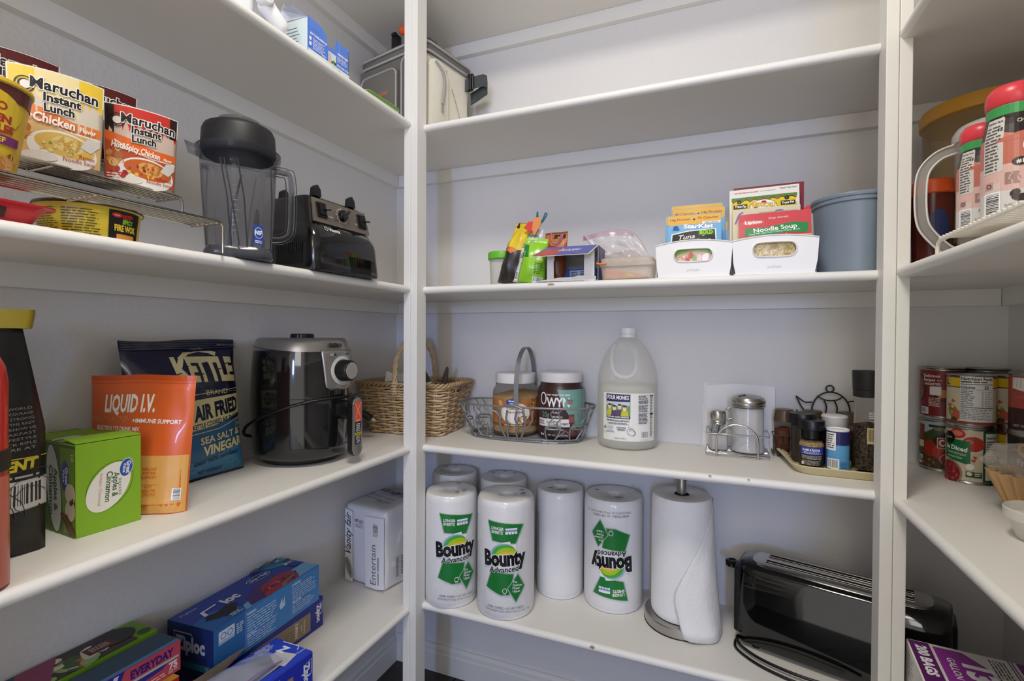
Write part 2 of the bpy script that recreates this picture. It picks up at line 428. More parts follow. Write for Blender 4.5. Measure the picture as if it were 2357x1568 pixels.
# ------------------------------------------------------------------ gallon jug of vinegar
def jug():
    x,y=-.2075,1.277; t=thing('vinegar_jug','translucent gallon jug of white vinegar beside the wire basket','jug',(x,y,ZC),face_rz(x,y))
    prof=[(.058,0),(.067,.003),(.0725,.010),(.0736,.02),(.0736,.165),(.0725,.178),(.0690,.196),(.063,.214),(.055,.232),(.045,.248),(.034,.261),(.025,.269),(.0205,.273)]
    hd=M('translucent_jug_plastic','fbfaf4',rough=.30,trans=.45,noise=.02,ior=1.12,alpha=.40)
    b=BM(); lathe(b,prof,48,cap0=True)
    # thumb recess beside the handle
    for v in b.verts:
        z=v.co.z; a=math.atan2(v.co.x,-v.co.y)
        if .175<z<.262:
            q=max(0,1-((a+.10)/.42)**2)*max(0,1-((z-.215)/.045)**2)
            r=math.hypot(v.co.x,v.co.y); k=(r-.017*math.sqrt(q))/r; v.co.x*=k; v.co.y*=k
    obj('bottle',b,hd,t,smooth=60)
    b=BM(); tube(b,spline([(-.034,-.028,.252),(-.037,-.046,.238),(-.038,-.056,.215),(-.033,-.062,.192),(-.018,-.067,.178),(.004,-.066,.178),(.018,-.060,.192),(.020,-.049,.218),(.014,-.032,.246)],5),.0055,10); obj('handle',b,hd,t,smooth=60)
    b=BM(); lathe(b,[(.0,.002),(.066,.004),(.0715,.02),(.0715,.155),(0,.156)],40); obj('vinegar',b,M('vinegar_liquid','f4f4e2',rough=.2,trans=.5,noise=0,ior=1.1,alpha=.5),t,smooth=40)
    b=BM(); lathe(b,[(.0195,.272),(.0195,.279),(.0175,.281),(.0205,.282),(.0205,.2945),(.0195,.296),(0,.296)],32); obj('cap',b,WHITEP,t,smooth=30)
    P=Print(cyl_fn(.0740),du=.006,rough=.55)
    P.rect(-.064,.024,.075,.139,'e9e8e4')
    P.rect(-.054,.077,.007,.136,'322a55')
    P.text('FOUR MONKS',-.0235,.1235,.0095,'f4f2ee',bold=.03,w=.054)
    P.rect(-.053,.084,.006,.118,'7d9c4a'); P.poly([(-.053,.118),(-.053,.108),(-.038,.113),(-.024,.107),(-.010,.112),(.006,.108),(.006,.118)],'c9cfd8')
    for i,cx in enumerate((-.044,-.031,-.018,-.006)):
        P.poly([(cx-.009,.084),(cx-.007,.096),(cx,.101),(cx+.007,.096),(cx+.009,.084)],('c6c631','5b4a6a','5b4a6a','c6c631')[i])
        P.ell(cx,.105-(i%2)*.003,.0042,.0055,'e8ddd0'); P.ell(cx,.1105-(i%2)*.003,.0043,.0022,'3b3340')
        P.line([(cx-.0015,.1035),(cx+.0015,.1035)],.0006,'3b3340')
    P.text('DISTILLED WHITE VINEGAR',-.0235,.0795,.0034,'f4f2ee',bold=.04,w=.055)
    P.text('VINAGRE BLANCO DESTILADO',-.0235,.0705,.0038,'2a2833',bold=.03,w=.057)
    P.fine(-.05,.063,.004,.068,2,'55525a',al='C')
    P.poly([(-.062,.052),(-.056,.060),(-.051,.052)],'6fa05a'); P.line([(-.062,.045),(-.056,.041),(-.050,.045)],.0008,'6f90b0')
    P.text('COOKING',-.041,.0575,.0026,'6fa05a'); P.text('COCINA',-.041,.053,.0028,'6fa05a',bold=.03); P.text('ENLATADO',-.041,.0435,.0028,'55657a',bold=.03); P.text('CANNING',-.041,.048,.0024,'7f9ac0')
    P.text('CLEANING',-.014,.0545,.0032,'2a2833',bold=.03); P.text('LIMPIEZA',-.014,.0495,.0032,'2a2833',bold=.03)
    P.ringe(.009,.046,.011,.007,.0007,'2a2833',rot=-35); P.line([(.002,.059),(.014,.054),(.020,.044),(.013,.038)],.0007,'2a2833'); P.line([(.004,.048),(.009,.052)],.0006,'2a2833')
    P.text('1 GAL (3.78 L)',-.017,.029,.0034,'2a2833')
    for i,(y0,y1,n) in enumerate(((.124,.134,3),(.113,.122,3),(.094,.110,6),(.066,.091,8))): P.fine(.026,y0,.052,y1,n,'4a4852'); P.rect(.026,y1-.0006,.052,y1,'2a2833')
    P.barcode(.032,.030,.051,.049,vert=True); P.fine(.057,.034,.065,.13,26,'4a4852',fill=.4)
    P.rect(.056,.131,.067,.134,'2a2833'); P.rect(.056,.088,.067,.091,'2a2833')
    P.build('paper_label',t)
jug()

# ------------------------------------------------------------------ jars in the wire basket
def jar(name,label,x,y,rb,h,lidr,lidh,body,content=None,level=.75,zb=.004):
    t=thing(name,label,'jar',(x,y,ZC+zb),face_rz(x,y))
    prof=[(rb*.80,0),(rb*.95,.004),(rb,.013),(rb,h*.74),(rb*.985,h*.80),(rb*.93,h*.87),(rb*.86,h*.905),(rb*.85,h)]
    b=BM(); lathe(b,prof,44,cap0=True); obj('jar_body',b,body,t,smooth=50)
    b=BM(); lathe(b,[(lidr-.001,h-.006),(lidr,h-.004),(lidr,h+lidh-.002),(lidr-.0025,h+lidh),(lidr*.8,h+lidh+.0006),(0,h+lidh)],44)
    for i in range(44):
        pass
    obj('lid',b,WHITEP,t,smooth=40)
    if content:
        b=BM(); top=h*level; n=36; r=rb-.0022
        lathe(b,[(r*.8,.003),(r,.013),(r,min(top,h*.74)*.93)],n,cap0=True)
        ring=[v for v in b.verts if abs(v.co.z-min(top,h*.74)*.93)<1e-6]
        c=b.verts.new((0,0,top*.93))
        ring.sort(key=lambda v:math.atan2(v.co.y,v.co.x))
        for v in ring: v.co.z+=.010*math.sin(math.atan2(v.co.y,v.co.x)*1+.6)+rnd.uniform(-.001,.001)
        for i in range(len(ring)): b.faces.new((ring[i],ring[(i+1)%len(ring)],c))
        recalc(b); obj('powder',b,content,t,smooth=50)
    return t
x0,y0=-.5166,1.288
PET=M('clear_plastic_wall','f6f3ee',rough=.05,trans=1,noise=0,ior=1.1)
t=jar('peanut_powder_jar','clear jar of powdered peanut butter with white lid, left in the wire basket',x0,y0,.0635,.148,.056,.021,PET,M('peanut_powder','cfb083',rough=.95,noise=.12,nscale=120,bump=.5,bscale=300),.86)
P=Print(cyl_fn(.0637),du=.006,rough=.5)
P.rect(-.085,.030,.085,.102,'b0733f'); P.rect(-.085,.030,.085,.036,'8a5530')
for i in range(4): P.ell(-.043+i*.004,.090-i*.012,.006,.009,'d9a56e',rot=30); 
P.blobs(.050,.088,.014,.012,16,['8f5a2a','c08445','6e4118','dfae74'],.005)
P.ell(0,.064,.040,.028,'f3eee6'); P.blobs(.018,.046,.016,.010,18,['b58a5c','8d6238','d6b48a'],.004,seed=8)
P.ell(-.010,.094,.0155,.0085,'274a9c'); P.text('Great',-.010,.0945,.005,'ffffff',bold=.03); P.text('Value',-.010,.0885,.0035,'ffffff',bold=.02)
P.text('Powdered',0,.0735,.0095,'8a4b25',bold=.01,w=.046); P.text('Peanut Butter',0,.0645,.0062,'8a4b25',bold=.01,w=.044)
P.ell(.052,.050,.014,.010,'7a4a2a'); P.ell(.058,.062,.010,.012,'8f5a34')
P.fine(-.03,.031,.02,.035,1,'efe7da'); P.build('wrap_label',t)
x0,y0=-.3876,1.296
t=jar('protein_powder_jar','brown and teal protein powder jar with white lid, right in the wire basket',x0,y0,.0635,.155,.057,.020,plastic('dark_brown_sleeve','3c2422',rough=.35))
P=Print(cyl_fn(.0637),du=.006,rough=.38)
P.rect(-.09,.008,.095,.115,'40292a')
P.poly([(-.010,.1325),(.003,.095),(.020,.068),(.034,.030),(.095,.030),(.095,.1325)],'79a79d')
P.ringe(-.050,.108,.0105,.0165,.0032,'f4f2f0'); P.rect(-.061,.080,-.039,.083,'f4f2f0')
P.text('ONLY WHAT YOU NEED',-.008,.1165,.0038,'f4f2f0',bold=.03,w=.064)
P.text('WYN',-.008,.088,.023,'f4f2f0',bold=.03,w=.062)
P.rect(.012,.094,.036,.108,'79a79d'); P.text('The Soy',.024,.104,.003,'3c2422',bold=.03,w=.018); P.text('FREE',.024,.0965,.0055,'c23b33',bold=.04,w=.014)
P.text('20g',-.042,.060,.014,'79a79d',bold=.0,w=.022); P.text('PLANT',-.012,.0705,.005,'f4f2f0',w=.020); P.text('PROTEIN',-.010,.059,.005,'f4f2f0',w=.027,bold=.02)
P.rect(-.066,.036,.024,.056,'e9e7e4')
P.text('2:1:1',-.032,.045,.0055,'3c2422',bold=.02); P.text('gluten',-.013,.0475,.0048,'3c2422',bold=.02); P.text('free',-.013,.0405,.0048,'3c2422',bold=.02); P.text('vegan',.010,.0425,.0055,'3c2422',bold=.02); P.fine(-.063,.040,-.045,.052,4,'3c2422')
P.rect(-.0235,.039,-.0230,.053,'3c2422'); P.rect(-.001,.039,-.0005,.053,'3c2422')
P.poly([(.020,.064),(.036,.067),(.037,.046),(.021,.044)],'93595a'); P.ell(.0285,.066,.008,.0028,'7a4646'); P.ell(.028,.045,.008,.0025,'6b3b3a')
P.poly([(-.01,.012),(.01,.032),(.03,.025),(.05,.036),(.06,.012)],'5d3a38'); P.line([(0,.018),(.012,.027),(.022,.018),(.034,.028)],.001,'c7a8a2')
P.blobs(.045,.022,.015,.012,8,['734845','89605a'],.006); P.text('chocolate',-.03,.029,.0042,'f4f2f0',shear=.3); P.text('NET WT. 1.1 LB (499g)',-.008,.0125,.0038,'f4f2f0',w=.052); P.rect(-.058,.012,-.053,.017,'f4f2f0'); P.rect(-.051,.012,-.047,.017,'f4f2f0')
P.line([(.072,.03),(.072,.128)],.0015,'d8d6d2'); P.build('wrap_label',t)

# ------------------------------------------------------------------ oval wire basket
def wire_basket():
    GW=M('grey_coated_wire','8b8d90',rough=.35,metal=.45,noise=.05)
    t=thing('wire_basket','grey oval wire basket with coffee cup shapes around its side','basket',(-.478,1.268,ZC),R_(3))
    A0,B0,A1,B1,H=.150,.068,.186,.083,.092
    b=BM()
    def ov(A,B,z,n=56): return [(A*math.copysign(abs(math.cos(2*PI*i/n))**.75,math.cos(2*PI*i/n)),B*math.copysign(abs(math.sin(2*PI*i/n))**.75,math.sin(2*PI*i/n)),z) for i in range(n)]
    tube(b,ov(A1,B1,H),.0026,8,closed=True); tube(b,ov(A0,B0,.0035),.0024,8,closed=True); tube(b,ov(A0*.985,B0*.97,.0085),.0018,6,closed=True)
    obj('rim',b,GW,t,smooth=60)
    b=BM()
    for i in range(-9,10):
        y=i*.0068; L=A0*math.sqrt(max(.02,1-(abs(y)/B0)**2.6)); tube(b,[(-L,y,.0026),(L,y,.0026)],.0011,6)
    for x in (-.08,0,.08): tube(b,[(x,-B0,.0015),(x,B0,.0015)],.0013,6)
    obj('floor_wires',b,GW,t,smooth=60)
    def S(a,z):  # point on the sloping side at angle a and height z
        k=z/H; A=A0+(A1-A0)*k; B=B0+(B1-B0)*k; c,s=math.cos(a),math.sin(a)
        return (A*math.copysign(abs(c)**.75,c),B*math.copysign(abs(s)**.75,s),z)
    # arc length helper: local patch coordinates around angle
    def patch(ac,w):
        def f(u,z):
            a=ac; step=.004*(1 if u>0 else -1); n=int(abs(u)/.004); 
            for _ in range(n):
                p=Vector(S(a,z)); q=Vector(S(a+.01,z)); a+=step/( (q-p).length/.01+1e-6)
            rest=abs(u)-n*.004; p=Vector(S(a,z)); q=Vector(S(a+.01,z)); a+=(1 if u>0 else -1)*rest/((q-p).length/.01+1e-6)
            return S(a,z)
        return f
    def cup(ac,s=1,big=False):
        f=patch(ac,0); b=BM(); w=.0024
        if big:
            L=lambda pts:tube(b,[f(u,z) for u,z in pts],.0029,6)
            L([(-.055,.080),(-.042,.076),(-.030,.060)]); 
            for k in (-1,1): L([(k*.033,.086),(k*.036,.05),(k*.030,.028),(k*.020,.006)])
            for k in (-.5,.5): L([(k*.026+.003,.082),(k*.026-.003,.06),(k*.026+.003,.042),(k*.026-.003,.024),(k*.026,.005)])
            L([(-.036,.086)]+[(-.036+.072*i/12,.086+.010*math.sin(PI*i/12)) for i in range(1,12)]+[(.036,.086)])
            L([(.033,.036),(.046,.044),(.056,.060),(.056,.076),(.060,.084)])
        else:
            n=20; rx,rz,zc=.019,.0042,.042
            tube(b,[f(rx*math.cos(2*PI*i/n),zc+rz*math.sin(2*PI*i/n)) for i in range(n)],w,6,closed=True)
            tube(b,[f(u,z) for u,z in [(-.019,.042),(-.018,.030),(-.013,.016),(-.009,.009),(.009,.009),(.013,.016),(.018,.030),(.019,.042)]],w,6)
            tube(b,[f(u,z) for u,z in [(.018,.036),(.026,.038),(.029,.032),(.025,.024),(.014,.020)]],w,6)
            tube(b,[f(u,z) for u,z in [(-.010,.009),(-.022,.010),(-.024,.005),(-.016,.0015),(.016,.0015),(.024,.005),(.022,.009),(.010,.009)]],w,6)
            for k in (-1,1): tube(b,spline([f(k*.010+.003,.090),f(k*.010-.003,.078),f(k*.010+.004,.066),f(k*.010-.003,.054),f(k*.010+.001,.045)],3),.0017,6)
        return b
    for i,a in enumerate((-90-32,-90+28,-90+62,-90-68,35,90,145,0,180)):
        if a==90: obj('cup_outline',cup(R_(a)),GW,t,smooth=60)
        else: obj('cup_outline',cup(R_(a)),GW,t,smooth=60)
    obj('cup_outline',cup(R_(-90-2),big=True),GW,t,smooth=60,label='large central cup outline with ribs')
    # flat band handle
    b=BM(); rings=[]
    pts=[(0.0,-B1+.002,.092),(0,-B1+.0,.13),(0,-B1+.002,.165),(0,-.072,.195),(0,-.052,.222),(0,-.022,.240),(0,.010,.243),(0,.040,.230),(0,.060,.207),(0,.072,.175),(0,.078,.14),(0,B1-.002,.092)]
    S_=spline(pts,4)
    for i,p in enumerate(S_):
        d=(S_[min(i+1,len(S_)-1)]-S_[max(0,i-1)]).normalized(); n=Vector((1,0,0)).cross(d)
        rings.append([p+Vector((-.006,0,0))-n*.0008,p+Vector((.006,0,0))-n*.0008,p+Vector((.006,0,0))+n*.0008,p+Vector((-.006,0,0))+n*.0008])
    ring_loft(b,rings); recalc(b); obj('handle',b,GW,t,smooth=30)
wire_basket()

# ------------------------------------------------------------------ wicker basket
def wicker():
    W1=M('wicker_willow','c9ae88',rough=.6,noise=.25,nscale=60,bump=.3,bscale=220); W2=M('wicker_willow_dark','b0946e',rough=.6,noise=.25,nscale=60)
    t=thing('wicker_basket','woven willow basket with arched handle in the corner behind the left post','basket',(-.806,1.235,ZC),R_(4))
    H=.135
    def side(s,z,off=0):
        # s in 0..1 round a rounded rectangle
        k=z/H; a=.112+(.026)*k+off; c=.076+.022*k+off; r=.028
        per=[(2*(a-r)),PI*r/2,(2*(c-r)),PI*r/2]*2; T=sum(per); d=(s%1)*T
        cs=[(-(a-r),-c,1,0)]
        pos=[((-(a-r),-c),(1,0)),((a-r,-c+r),None),((a,-(c-r)),(0,1)),((a-r,c-r),None),((a-r,c),(-1,0)),((-(a-r),c-r),None),((-a,c-r),(0,-1)),((-(a-r),-c+r),None)]
        for i,L in enumerate(per):
            if d<=L:
                p,dr=pos[i]
                if dr: return Vector((p[0]+dr[0]*d,p[1]+dr[1]*d,z))
                th=R_([0,-90,0,0,0,90,0,180][i])+d/r
                return Vector((p[0]+r*math.cos(th),p[1]+r*math.sin(th),z))
            d-=L
        return side(0,z,off)
    NS=20; b=BM()
    for row in range(18):
        z0=.005+row*.0073; pts=[]
        n=NS*6
        for i in range(n):
            s=i/n; ph=(i/6)*PI+row*PI
            pts.append(side(s,z0+.0009*math.sin(i*.9+row),.0036*math.cos(ph)))
        tube(b,pts,.0031,6,closed=True)
    w=obj('weave',b,W1,t,smooth=70); w['kind']='stuff'
    b=BM()
    for i in range(NS):
        for q in (-.0022,.0022): tube(b,[side(i/NS+q/.75,.001),side(i/NS+q/.75,H)],.0020,5)
    s_=obj('stakes',b,W1,t,smooth=70); s_['kind']='stuff'
    b=BM()
    for j in range(3):
        pts=[]
        for i in range(200):
            s=i/200; a=s*2*PI*22+j*2*PI/3
            p=side(s,H+.004+.0048*math.sin(a),.0048*math.cos(a)); pts.append(p)
        tube(b,pts,.0036,6,closed=True)
    obj('braided_rim',b,W2,t,smooth=70)
    b=BM(); box(b,-.105,.105,-.070,.070,.001,.004); obj('base',b,W2,t)
    # handle of three twisted rods
    b=BM(); C_=spline([(-.010,-.100,H-.022),(-.010,-.100,H+.03),(-.009,-.090,H+.075),(-.006,-.050,H+.118),(-.002,0,H+.135),(.004,.050,H+.118),(.008,.088,H+.075),(.010,.098,H+.03),(.010,.098,H-.010)],8)
    for j in range(3):
        pts=[]
        for i,p in enumerate(C_):
            d=(C_[min(i+1,len(C_)-1)]-C_[max(0,i-1)]).normalized(); n1=d.cross(Vector((1,0,0))).normalized(); n2=d.cross(n1)
            a=i*.55+j*2*PI/3; pts.append(p+n1*.0036*math.cos(a)+n2*.0036*math.sin(a))
        tube(b,pts,.0042,7)
    obj('handle',b,W1,t,smooth=70)
    for k in (2,3,4,5,len(C_)-3,len(C_)-4,len(C_)-5,len(C_)-6):
        p=C_[k]; d=(C_[k+1]-C_[k-1]).normalized(); n1=d.cross(Vector((1,0,0))).normalized(); n2=d.cross(n1)
        b=BM(); tube(b,[p+d*.0+n1*.0092*math.cos(2*PI*i/14)+n2*.0092*math.sin(2*PI*i/14) for i in range(14)],.0024,5,closed=True); obj('wrap',b,W1,t,smooth=70)
    return t
wb=wicker()
# things kept in the wicker basket
WT=Matrix.Translation((-.806,1.235,ZC))@Matrix.Rotation(R_(4),4,'Z')
def inb(x,y,z): return WT@Vector((x,y,z))
def crumple(bm,amp,seed,f=40):
    from mathutils import noise
    for v in bm.verts: v.co+=noise.noise_vector(v.co*f+Vector((seed,0,0)))*amp
b=BM(); box(b,-.03,.03,-.002,.002,-.03,.045); bmesh.ops.subdivide_edges(b,edges=b.edges[:],cuts=5,use_grid_fill=True); crumple(b,.012,3,30)
t=thing('crumpled_napkin','crumpled white paper napkin poking from the wicker basket','napkin',inb(-.050,-.035,.118),0); obj('sheet',b,PAPER,t,smooth=50)
b=BM(); prism(b,rrect(-.045,.045,-.02,.02,.008),0,.022,bev=.003)
t=thing('grey_pouch','slate grey cloth pouch lying in the wicker basket','pouch',inb(-.02,-.050,.120),.2); obj('pouch_body',b,M('slate_cloth','5d6070',rough=.9,noise=.1),t,smooth=40)
for i,(x,y,rz,ti) in enumerate(((.060,-.012,.3,-.35),(.075,.01,-.1,.25),(.085,-.015,.2,1.1))):
    t=thing('wooden_clip','dark wooden utensil in the wicker basket, %s'%('leaning left behind the post','standing upright at the back','lying flat on top')[i],'utensil',inb(x,y,.100),rot=(0,ti,rz))
    b=BM(); prism(b,[(-.007,0),(.007,0),(.009,.055),(.004,.085),(-.002,.088),(-.008,.055)],-.003,.003,mtx=Matrix.Rotation(R_(90),4,'X'),bev=.001); obj('blade',b,M('dark_walnut','4c3b33',rough=.6,noise=.2,nscale=30),t,smooth=40)
t=thing('clothes_peg','yellow and mint plastic peg on the wicker basket rim','peg',inb(.082,-.080,.136),.4)
b=BM(); prism(b,rrect(-.010,.010,-.004,.004,.003),0,.007,bev=.001); obj('lower_half',b,plastic('yellow_plastic','dcd040'),t,smooth=40)
b=BM(); prism(b,rrect(-.009,.010,-.004,.004,.003),.0075,.012,bev=.001,mtx=Matrix.Rotation(-.15,4,'Y')); obj('upper_half',b,plastic('mint_plastic','a5cfae'),t,smooth=40)

# ------------------------------------------------------------------ cafe caddy with shaker and sugar dispenser
def caddy():
    t=thing('condiment_caddy','chrome wire caddy with arched ends holding the salt and sugar','caddy',(.045,1.285,ZC),R_(0))
    L,B=.066,.044; b=BM()
    for z in (.007,.052): tube(b,[(-L,-B,z),(L,-B,z),(L+.003,B,z),(-L+.0,B,z)],.0017,8,closed=True)
    obj('rail',b,CHROME,t,smooth=60)
    for s in (-1,1):
        b=BM(); A=[(-.043,s*(B+.0025),0)]+[(-.043,s*(B+.0025),.02+.0*i) for i in range(1)]+[(-.043*math.cos(PI*i/14),s*(B+.0025),.038+.038*math.sin(PI*i/14)) for i in range(15)]+[(.043,s*(B+.0025),0.0)]
        tube(b,A,.0022,8); obj('arch',b,CHROME,t,smooth=60)
    b=BM()
    for i in range(9): y=-B+.008+i*.0085; tube(b,[(-L,y,.0062),(L,y,.0062)],.001,6)
    obj('floor_wires',b,CHROME,t,smooth=60)
    b=BM(); tube(b,[(0.0,B,.006),(0,B,.09)]+[(0+.012*math.sin(PI*i/8),B,.09+.018*math.sin(PI*i/8)) for i in range(9)],.0017,7)
    tube(b,[(-.03,B+.001,.052),(-.03,B+.001,.085),(-.022,B+.001,.098),(-.010,B+.001,.104),(.01,B,.104)],.0018,7); obj('hanger',b,CHROME,t,smooth=60)
    # salt shaker
    s=thing('salt_shaker','small glass salt shaker with dented steel cap in the chrome caddy','shaker',(.0045,1.283,ZC+.0075),.3)
    b=BM()
    def sq(r,z): return [(p[0],p[1],z) for p in rrect(-r,r,-r,r,r*.35,3)]
    ring_loft(b,[sq(.0185,0),sq(.0195,.004),sq(.0175,.05),sq(.0165,.055),sq(.0145,.064),sq(.0145,.066)],cap1=False); obj('glass_body',b,GLASS,s,smooth=40)
    b=BM(); ring_loft(b,[sq(.0165,.003),sq(.0172,.005),sq(.0160,.036)]); obj('salt',b,M('salt_grains','eceae6',rough=.9,bump=.3,bscale=900),s)
    b=BM(); lathe(b,[(.0165,.061),(.0172,.0625),(.0160,.065),(.0172,.0675),(.0160,.070),(.0174,.073),(.0182,.079),(.0176,.087),(.014,.092),(.008,.0935),(0,.094)],28); obj('cap',b,STEEL,s,smooth=30)
    # sugar dispenser
    g=thing('sugar_dispenser','tall ribbed glass sugar pourer with domed steel lid in the chrome caddy','dispenser',(.0690,1.288,ZC+.0075),.2)
    def fl(r,z,k=1,n=60): return [(r*(1+.018*k*math.cos(10*2*PI*i/n))*math.cos(2*PI*i/n),r*(1+.018*k*math.cos(10*2*PI*i/n))*math.sin(2*PI*i/n),z) for i in range(n)]
    b=BM(); ring_loft(b,[fl(.036,0,0),fl(.0375,.004,0),fl(.037,.012,0),fl(.0345,.018,1),fl(.0345,.100,1),fl(.0335,.106,0),fl(.0335,.112,0)],cap1=False); obj('glass_body',b,GLASS,g,smooth=50)
    b=BM(); ring_loft(b,[fl(.0335,.003,0),fl(.0335,.012,0),fl(.0315,.018,1),fl(.0315,.103,1)]); obj('sugar',b,M('sugar_grains','eeeceb',rough=.9,bump=.3,bscale=900),g,smooth=50)
    b=BM(); lathe(b,[(.036,.105),(.0385,.1065),(.0362,.109),(.038,.1115),(.0362,.114),(.0378,.117),(.0375,.121),(.034,.1265),(.026,.1305),(.014,.133),(0,.1337)],40); obj('lid',b,STEEL,g,smooth=25)
    b=BM(); prism(b,rrect(-.008,.008,-.003,.003,.0028),0,.004,mtx=Matrix.Translation((-.016,-.014,.1285))@Matrix.Rotation(-.25,4,'Y')@Matrix.Rotation(.2,4,'X')); obj('pour_flap',b,M('dark_steel','4b4842',rough=.3,metal=1),g)
caddy()
# upright napkins
t=thing('napkin_stack','stack of white paper napkins standing on edge behind the chrome caddy','napkins',(.046,1.345,ZC),0,rot=(R_(-3),0,0))
for i in range(5):
    b=BM(); 
    x0,x1=(-.078+.002*i,.080+.001*i); pts=[(x0,0),(x1,-.0),(x1+.001,.158-.001*i),(0.0,.160),(x0+.001,.160-.002*i)]
    prism(b,pts,-.0005,.0005,mtx=Matrix.Translation((0,-.003*i+.010,0))@Matrix.Rotation(R_(90),4,'X')); o=obj('napkin',b,PAPER,t)
# ------------------------------------------------------------------ cream tray with spices
TZ=ZC+.004
def tray():
    t=thing('paper_tray','cream coloured moulded tray with an ear handle under the spice jars','tray',(.262,1.232,ZC),R_(-2))
    CM=M('cream_plastic','d9cda4',rough=.45,noise=.05)
    def ring(d,z,ear=0):
        pts=[]
        for p in rrect(-.105-d,.047+d,-.083-d,.083+d,.030+d*.5,6): pts.append([p[0],p[1],z])
        for p in pts:
            if p[0]<-.09 and p[1]>.03 and ear: p[0]-=ear*max(0,1-abs(p[1]-.060)/.03)
        return [tuple(p) for p in pts]
    b=BM(); ring_loft(b,[ring(-.004,.0025),ring(0,.004),ring(.008,.016,.010),ring(.010,.018,.016),ring(.013,.018,.017),ring(.013,.0165,.017),ring(.010,.0155,.015),ring(.003,.001),ring(-.003,.0)],cap0=True,cap1=True)
    recalc(b); obj('tray_body',b,CM,t,smooth=60)
tray()
def spice(name,label,x,y,z,r,h,kind,turn=0):
    t=thing(name,label,'jar' if kind!='salt' else 'canister',(x,y,z),face_rz(x,y)+turn)
    return t
# seasoning jar in front
t=spice('seasoning_jar','short glass seasoning jar with black lid and blue label, front left of the cream tray',.1885,1.222,TZ,.0235,.07,'jar')
b=BM(); lathe(b,[(.020,0),(.0235,.003),(.0235,.043),(.0225,.048),(.0195,.052),(.0195,.073)],32,cap0=True); obj('glass_body',b,PET,t,smooth=40)
b=BM(); lathe(b,[(.019,.002),(.0222,.004),(.0222,.043),(.0185,.050),(.0,.052)],28,cap0=True); obj('seasoning',b,M('toasted_seeds','b39a72',rough=.9,noise=.55,nscale=500,bump=.8,bscale=700),t,smooth=40)
b=BM(); lathe(b,[(.0235,.076),(.0248,.077),(.0248,.094),(.0238,.096),(.0,.0962)],32,cap0=True); lathe(b,[(.0165,.058),(.0165,.0755)],20); obj('lid',b,BLACKP,t,smooth=40)
P=Print(cyl_fn(.0237),du=.004); P.rect(-.034,.003,.034,.042,'26221d'); P.rect(-.022,.026,.024,.041,'2f3f9a'); P.text('FLAME & FLAVOR',0,.0335,.0042,'e8e6e2',bold=.04,w=.034); P.fine(-.018,.027,.020,.032,2,'c8cad8',al='C'); P.fine(-.02,.016,.022,.024,3,'b9b5aa',al='C'); P.fine(-.018,.004,.020,.014,4,'a8a498',al='L'); P.rect(-.019,.004,-.014,.010,'e8e6e2'); P.build('label',t)
# behind it: dark lidded spice jar
t=spice('spice_jar','spice jar with flat black flip lid behind the seasoning jar',.176,1.258,TZ,.0235,.09,'jar')
b=BM(); lathe(b,[(.020,0),(.0235,.003),(.0235,.075),(.020,.082)],32,cap0=True); obj('glass_body',b,M('smoky_jar','2c2622',rough=.1,noise=.2),t,smooth=40)
b=BM(); lathe(b,[(.0225,.082),(.0262,.083),(.0265,.102),(.0255,.1045),(.0,.105)],32,cap0=True); obj('lid',b,BLACKP,t,smooth=40)
# salt carton
t=spice('salt_carton','round blue salt carton with white top standing on the cream tray','',*[0]*0) if 0 else thing('salt_carton','round blue salt carton with white top standing on the cream tray','carton',(.2330,1.207,TZ),face_rz(.233,1.207))
b=BM(); lathe(b,[(.0205,0),(.0207,.001),(.0207,.080)],36,cap0=True); obj('carton_tube',b,plastic('light_blue_card','5b9fd0',rough=.5),t,smooth=40)
b=BM(); lathe(b,[(.0200,.079),(.0207,.0795),(.0207,.083),(.0195,.0835),(.0190,.0815),(0,.0815)],36); obj('paper_top',b,WHITEP,t,smooth=30)
P=Print(cyl_fn(.0208),du=.004); P.rect(-.030,.052,.032,.079,'26235a'); P.rect(-.030,.002,-.020,.05,'3c5fae'); P.rect(-.024,.041,-.003,.077,'e6e4e0'); P.fine(-.022,.044,-.006,.075,7,'55525a'); P.rect(-.023,.0550,-.005,.0556,'333333'); P.barcode(-.020,.003,.003,.024); P.fine(.005,.005,.020,.019,5,'2f6fa8'); P.build('label',t)
# white capped jar
t=spice('spice_jar','white capped jar standing behind the blue salt carton',.236,1.257,TZ,.0235,.09,'jar')
b=BM(); lathe(b,[(.020,0),(.0228,.003),(.0228,.082)],32,cap0=True); obj('glass_body',b,M('amber_dark_jar','3b3227',rough=.12,noise=.2),t,smooth=40)
b=BM(); lathe(b,[(.0232,.078),(.0240,.080),(.0240,.099),(.0248,.1005),(.0235,.104),(.018,.1055),(0,.106)],32,cap0=True); obj('lid',b,M('grey_white_plastic','c9c8c6',rough=.4),t,smooth=40)
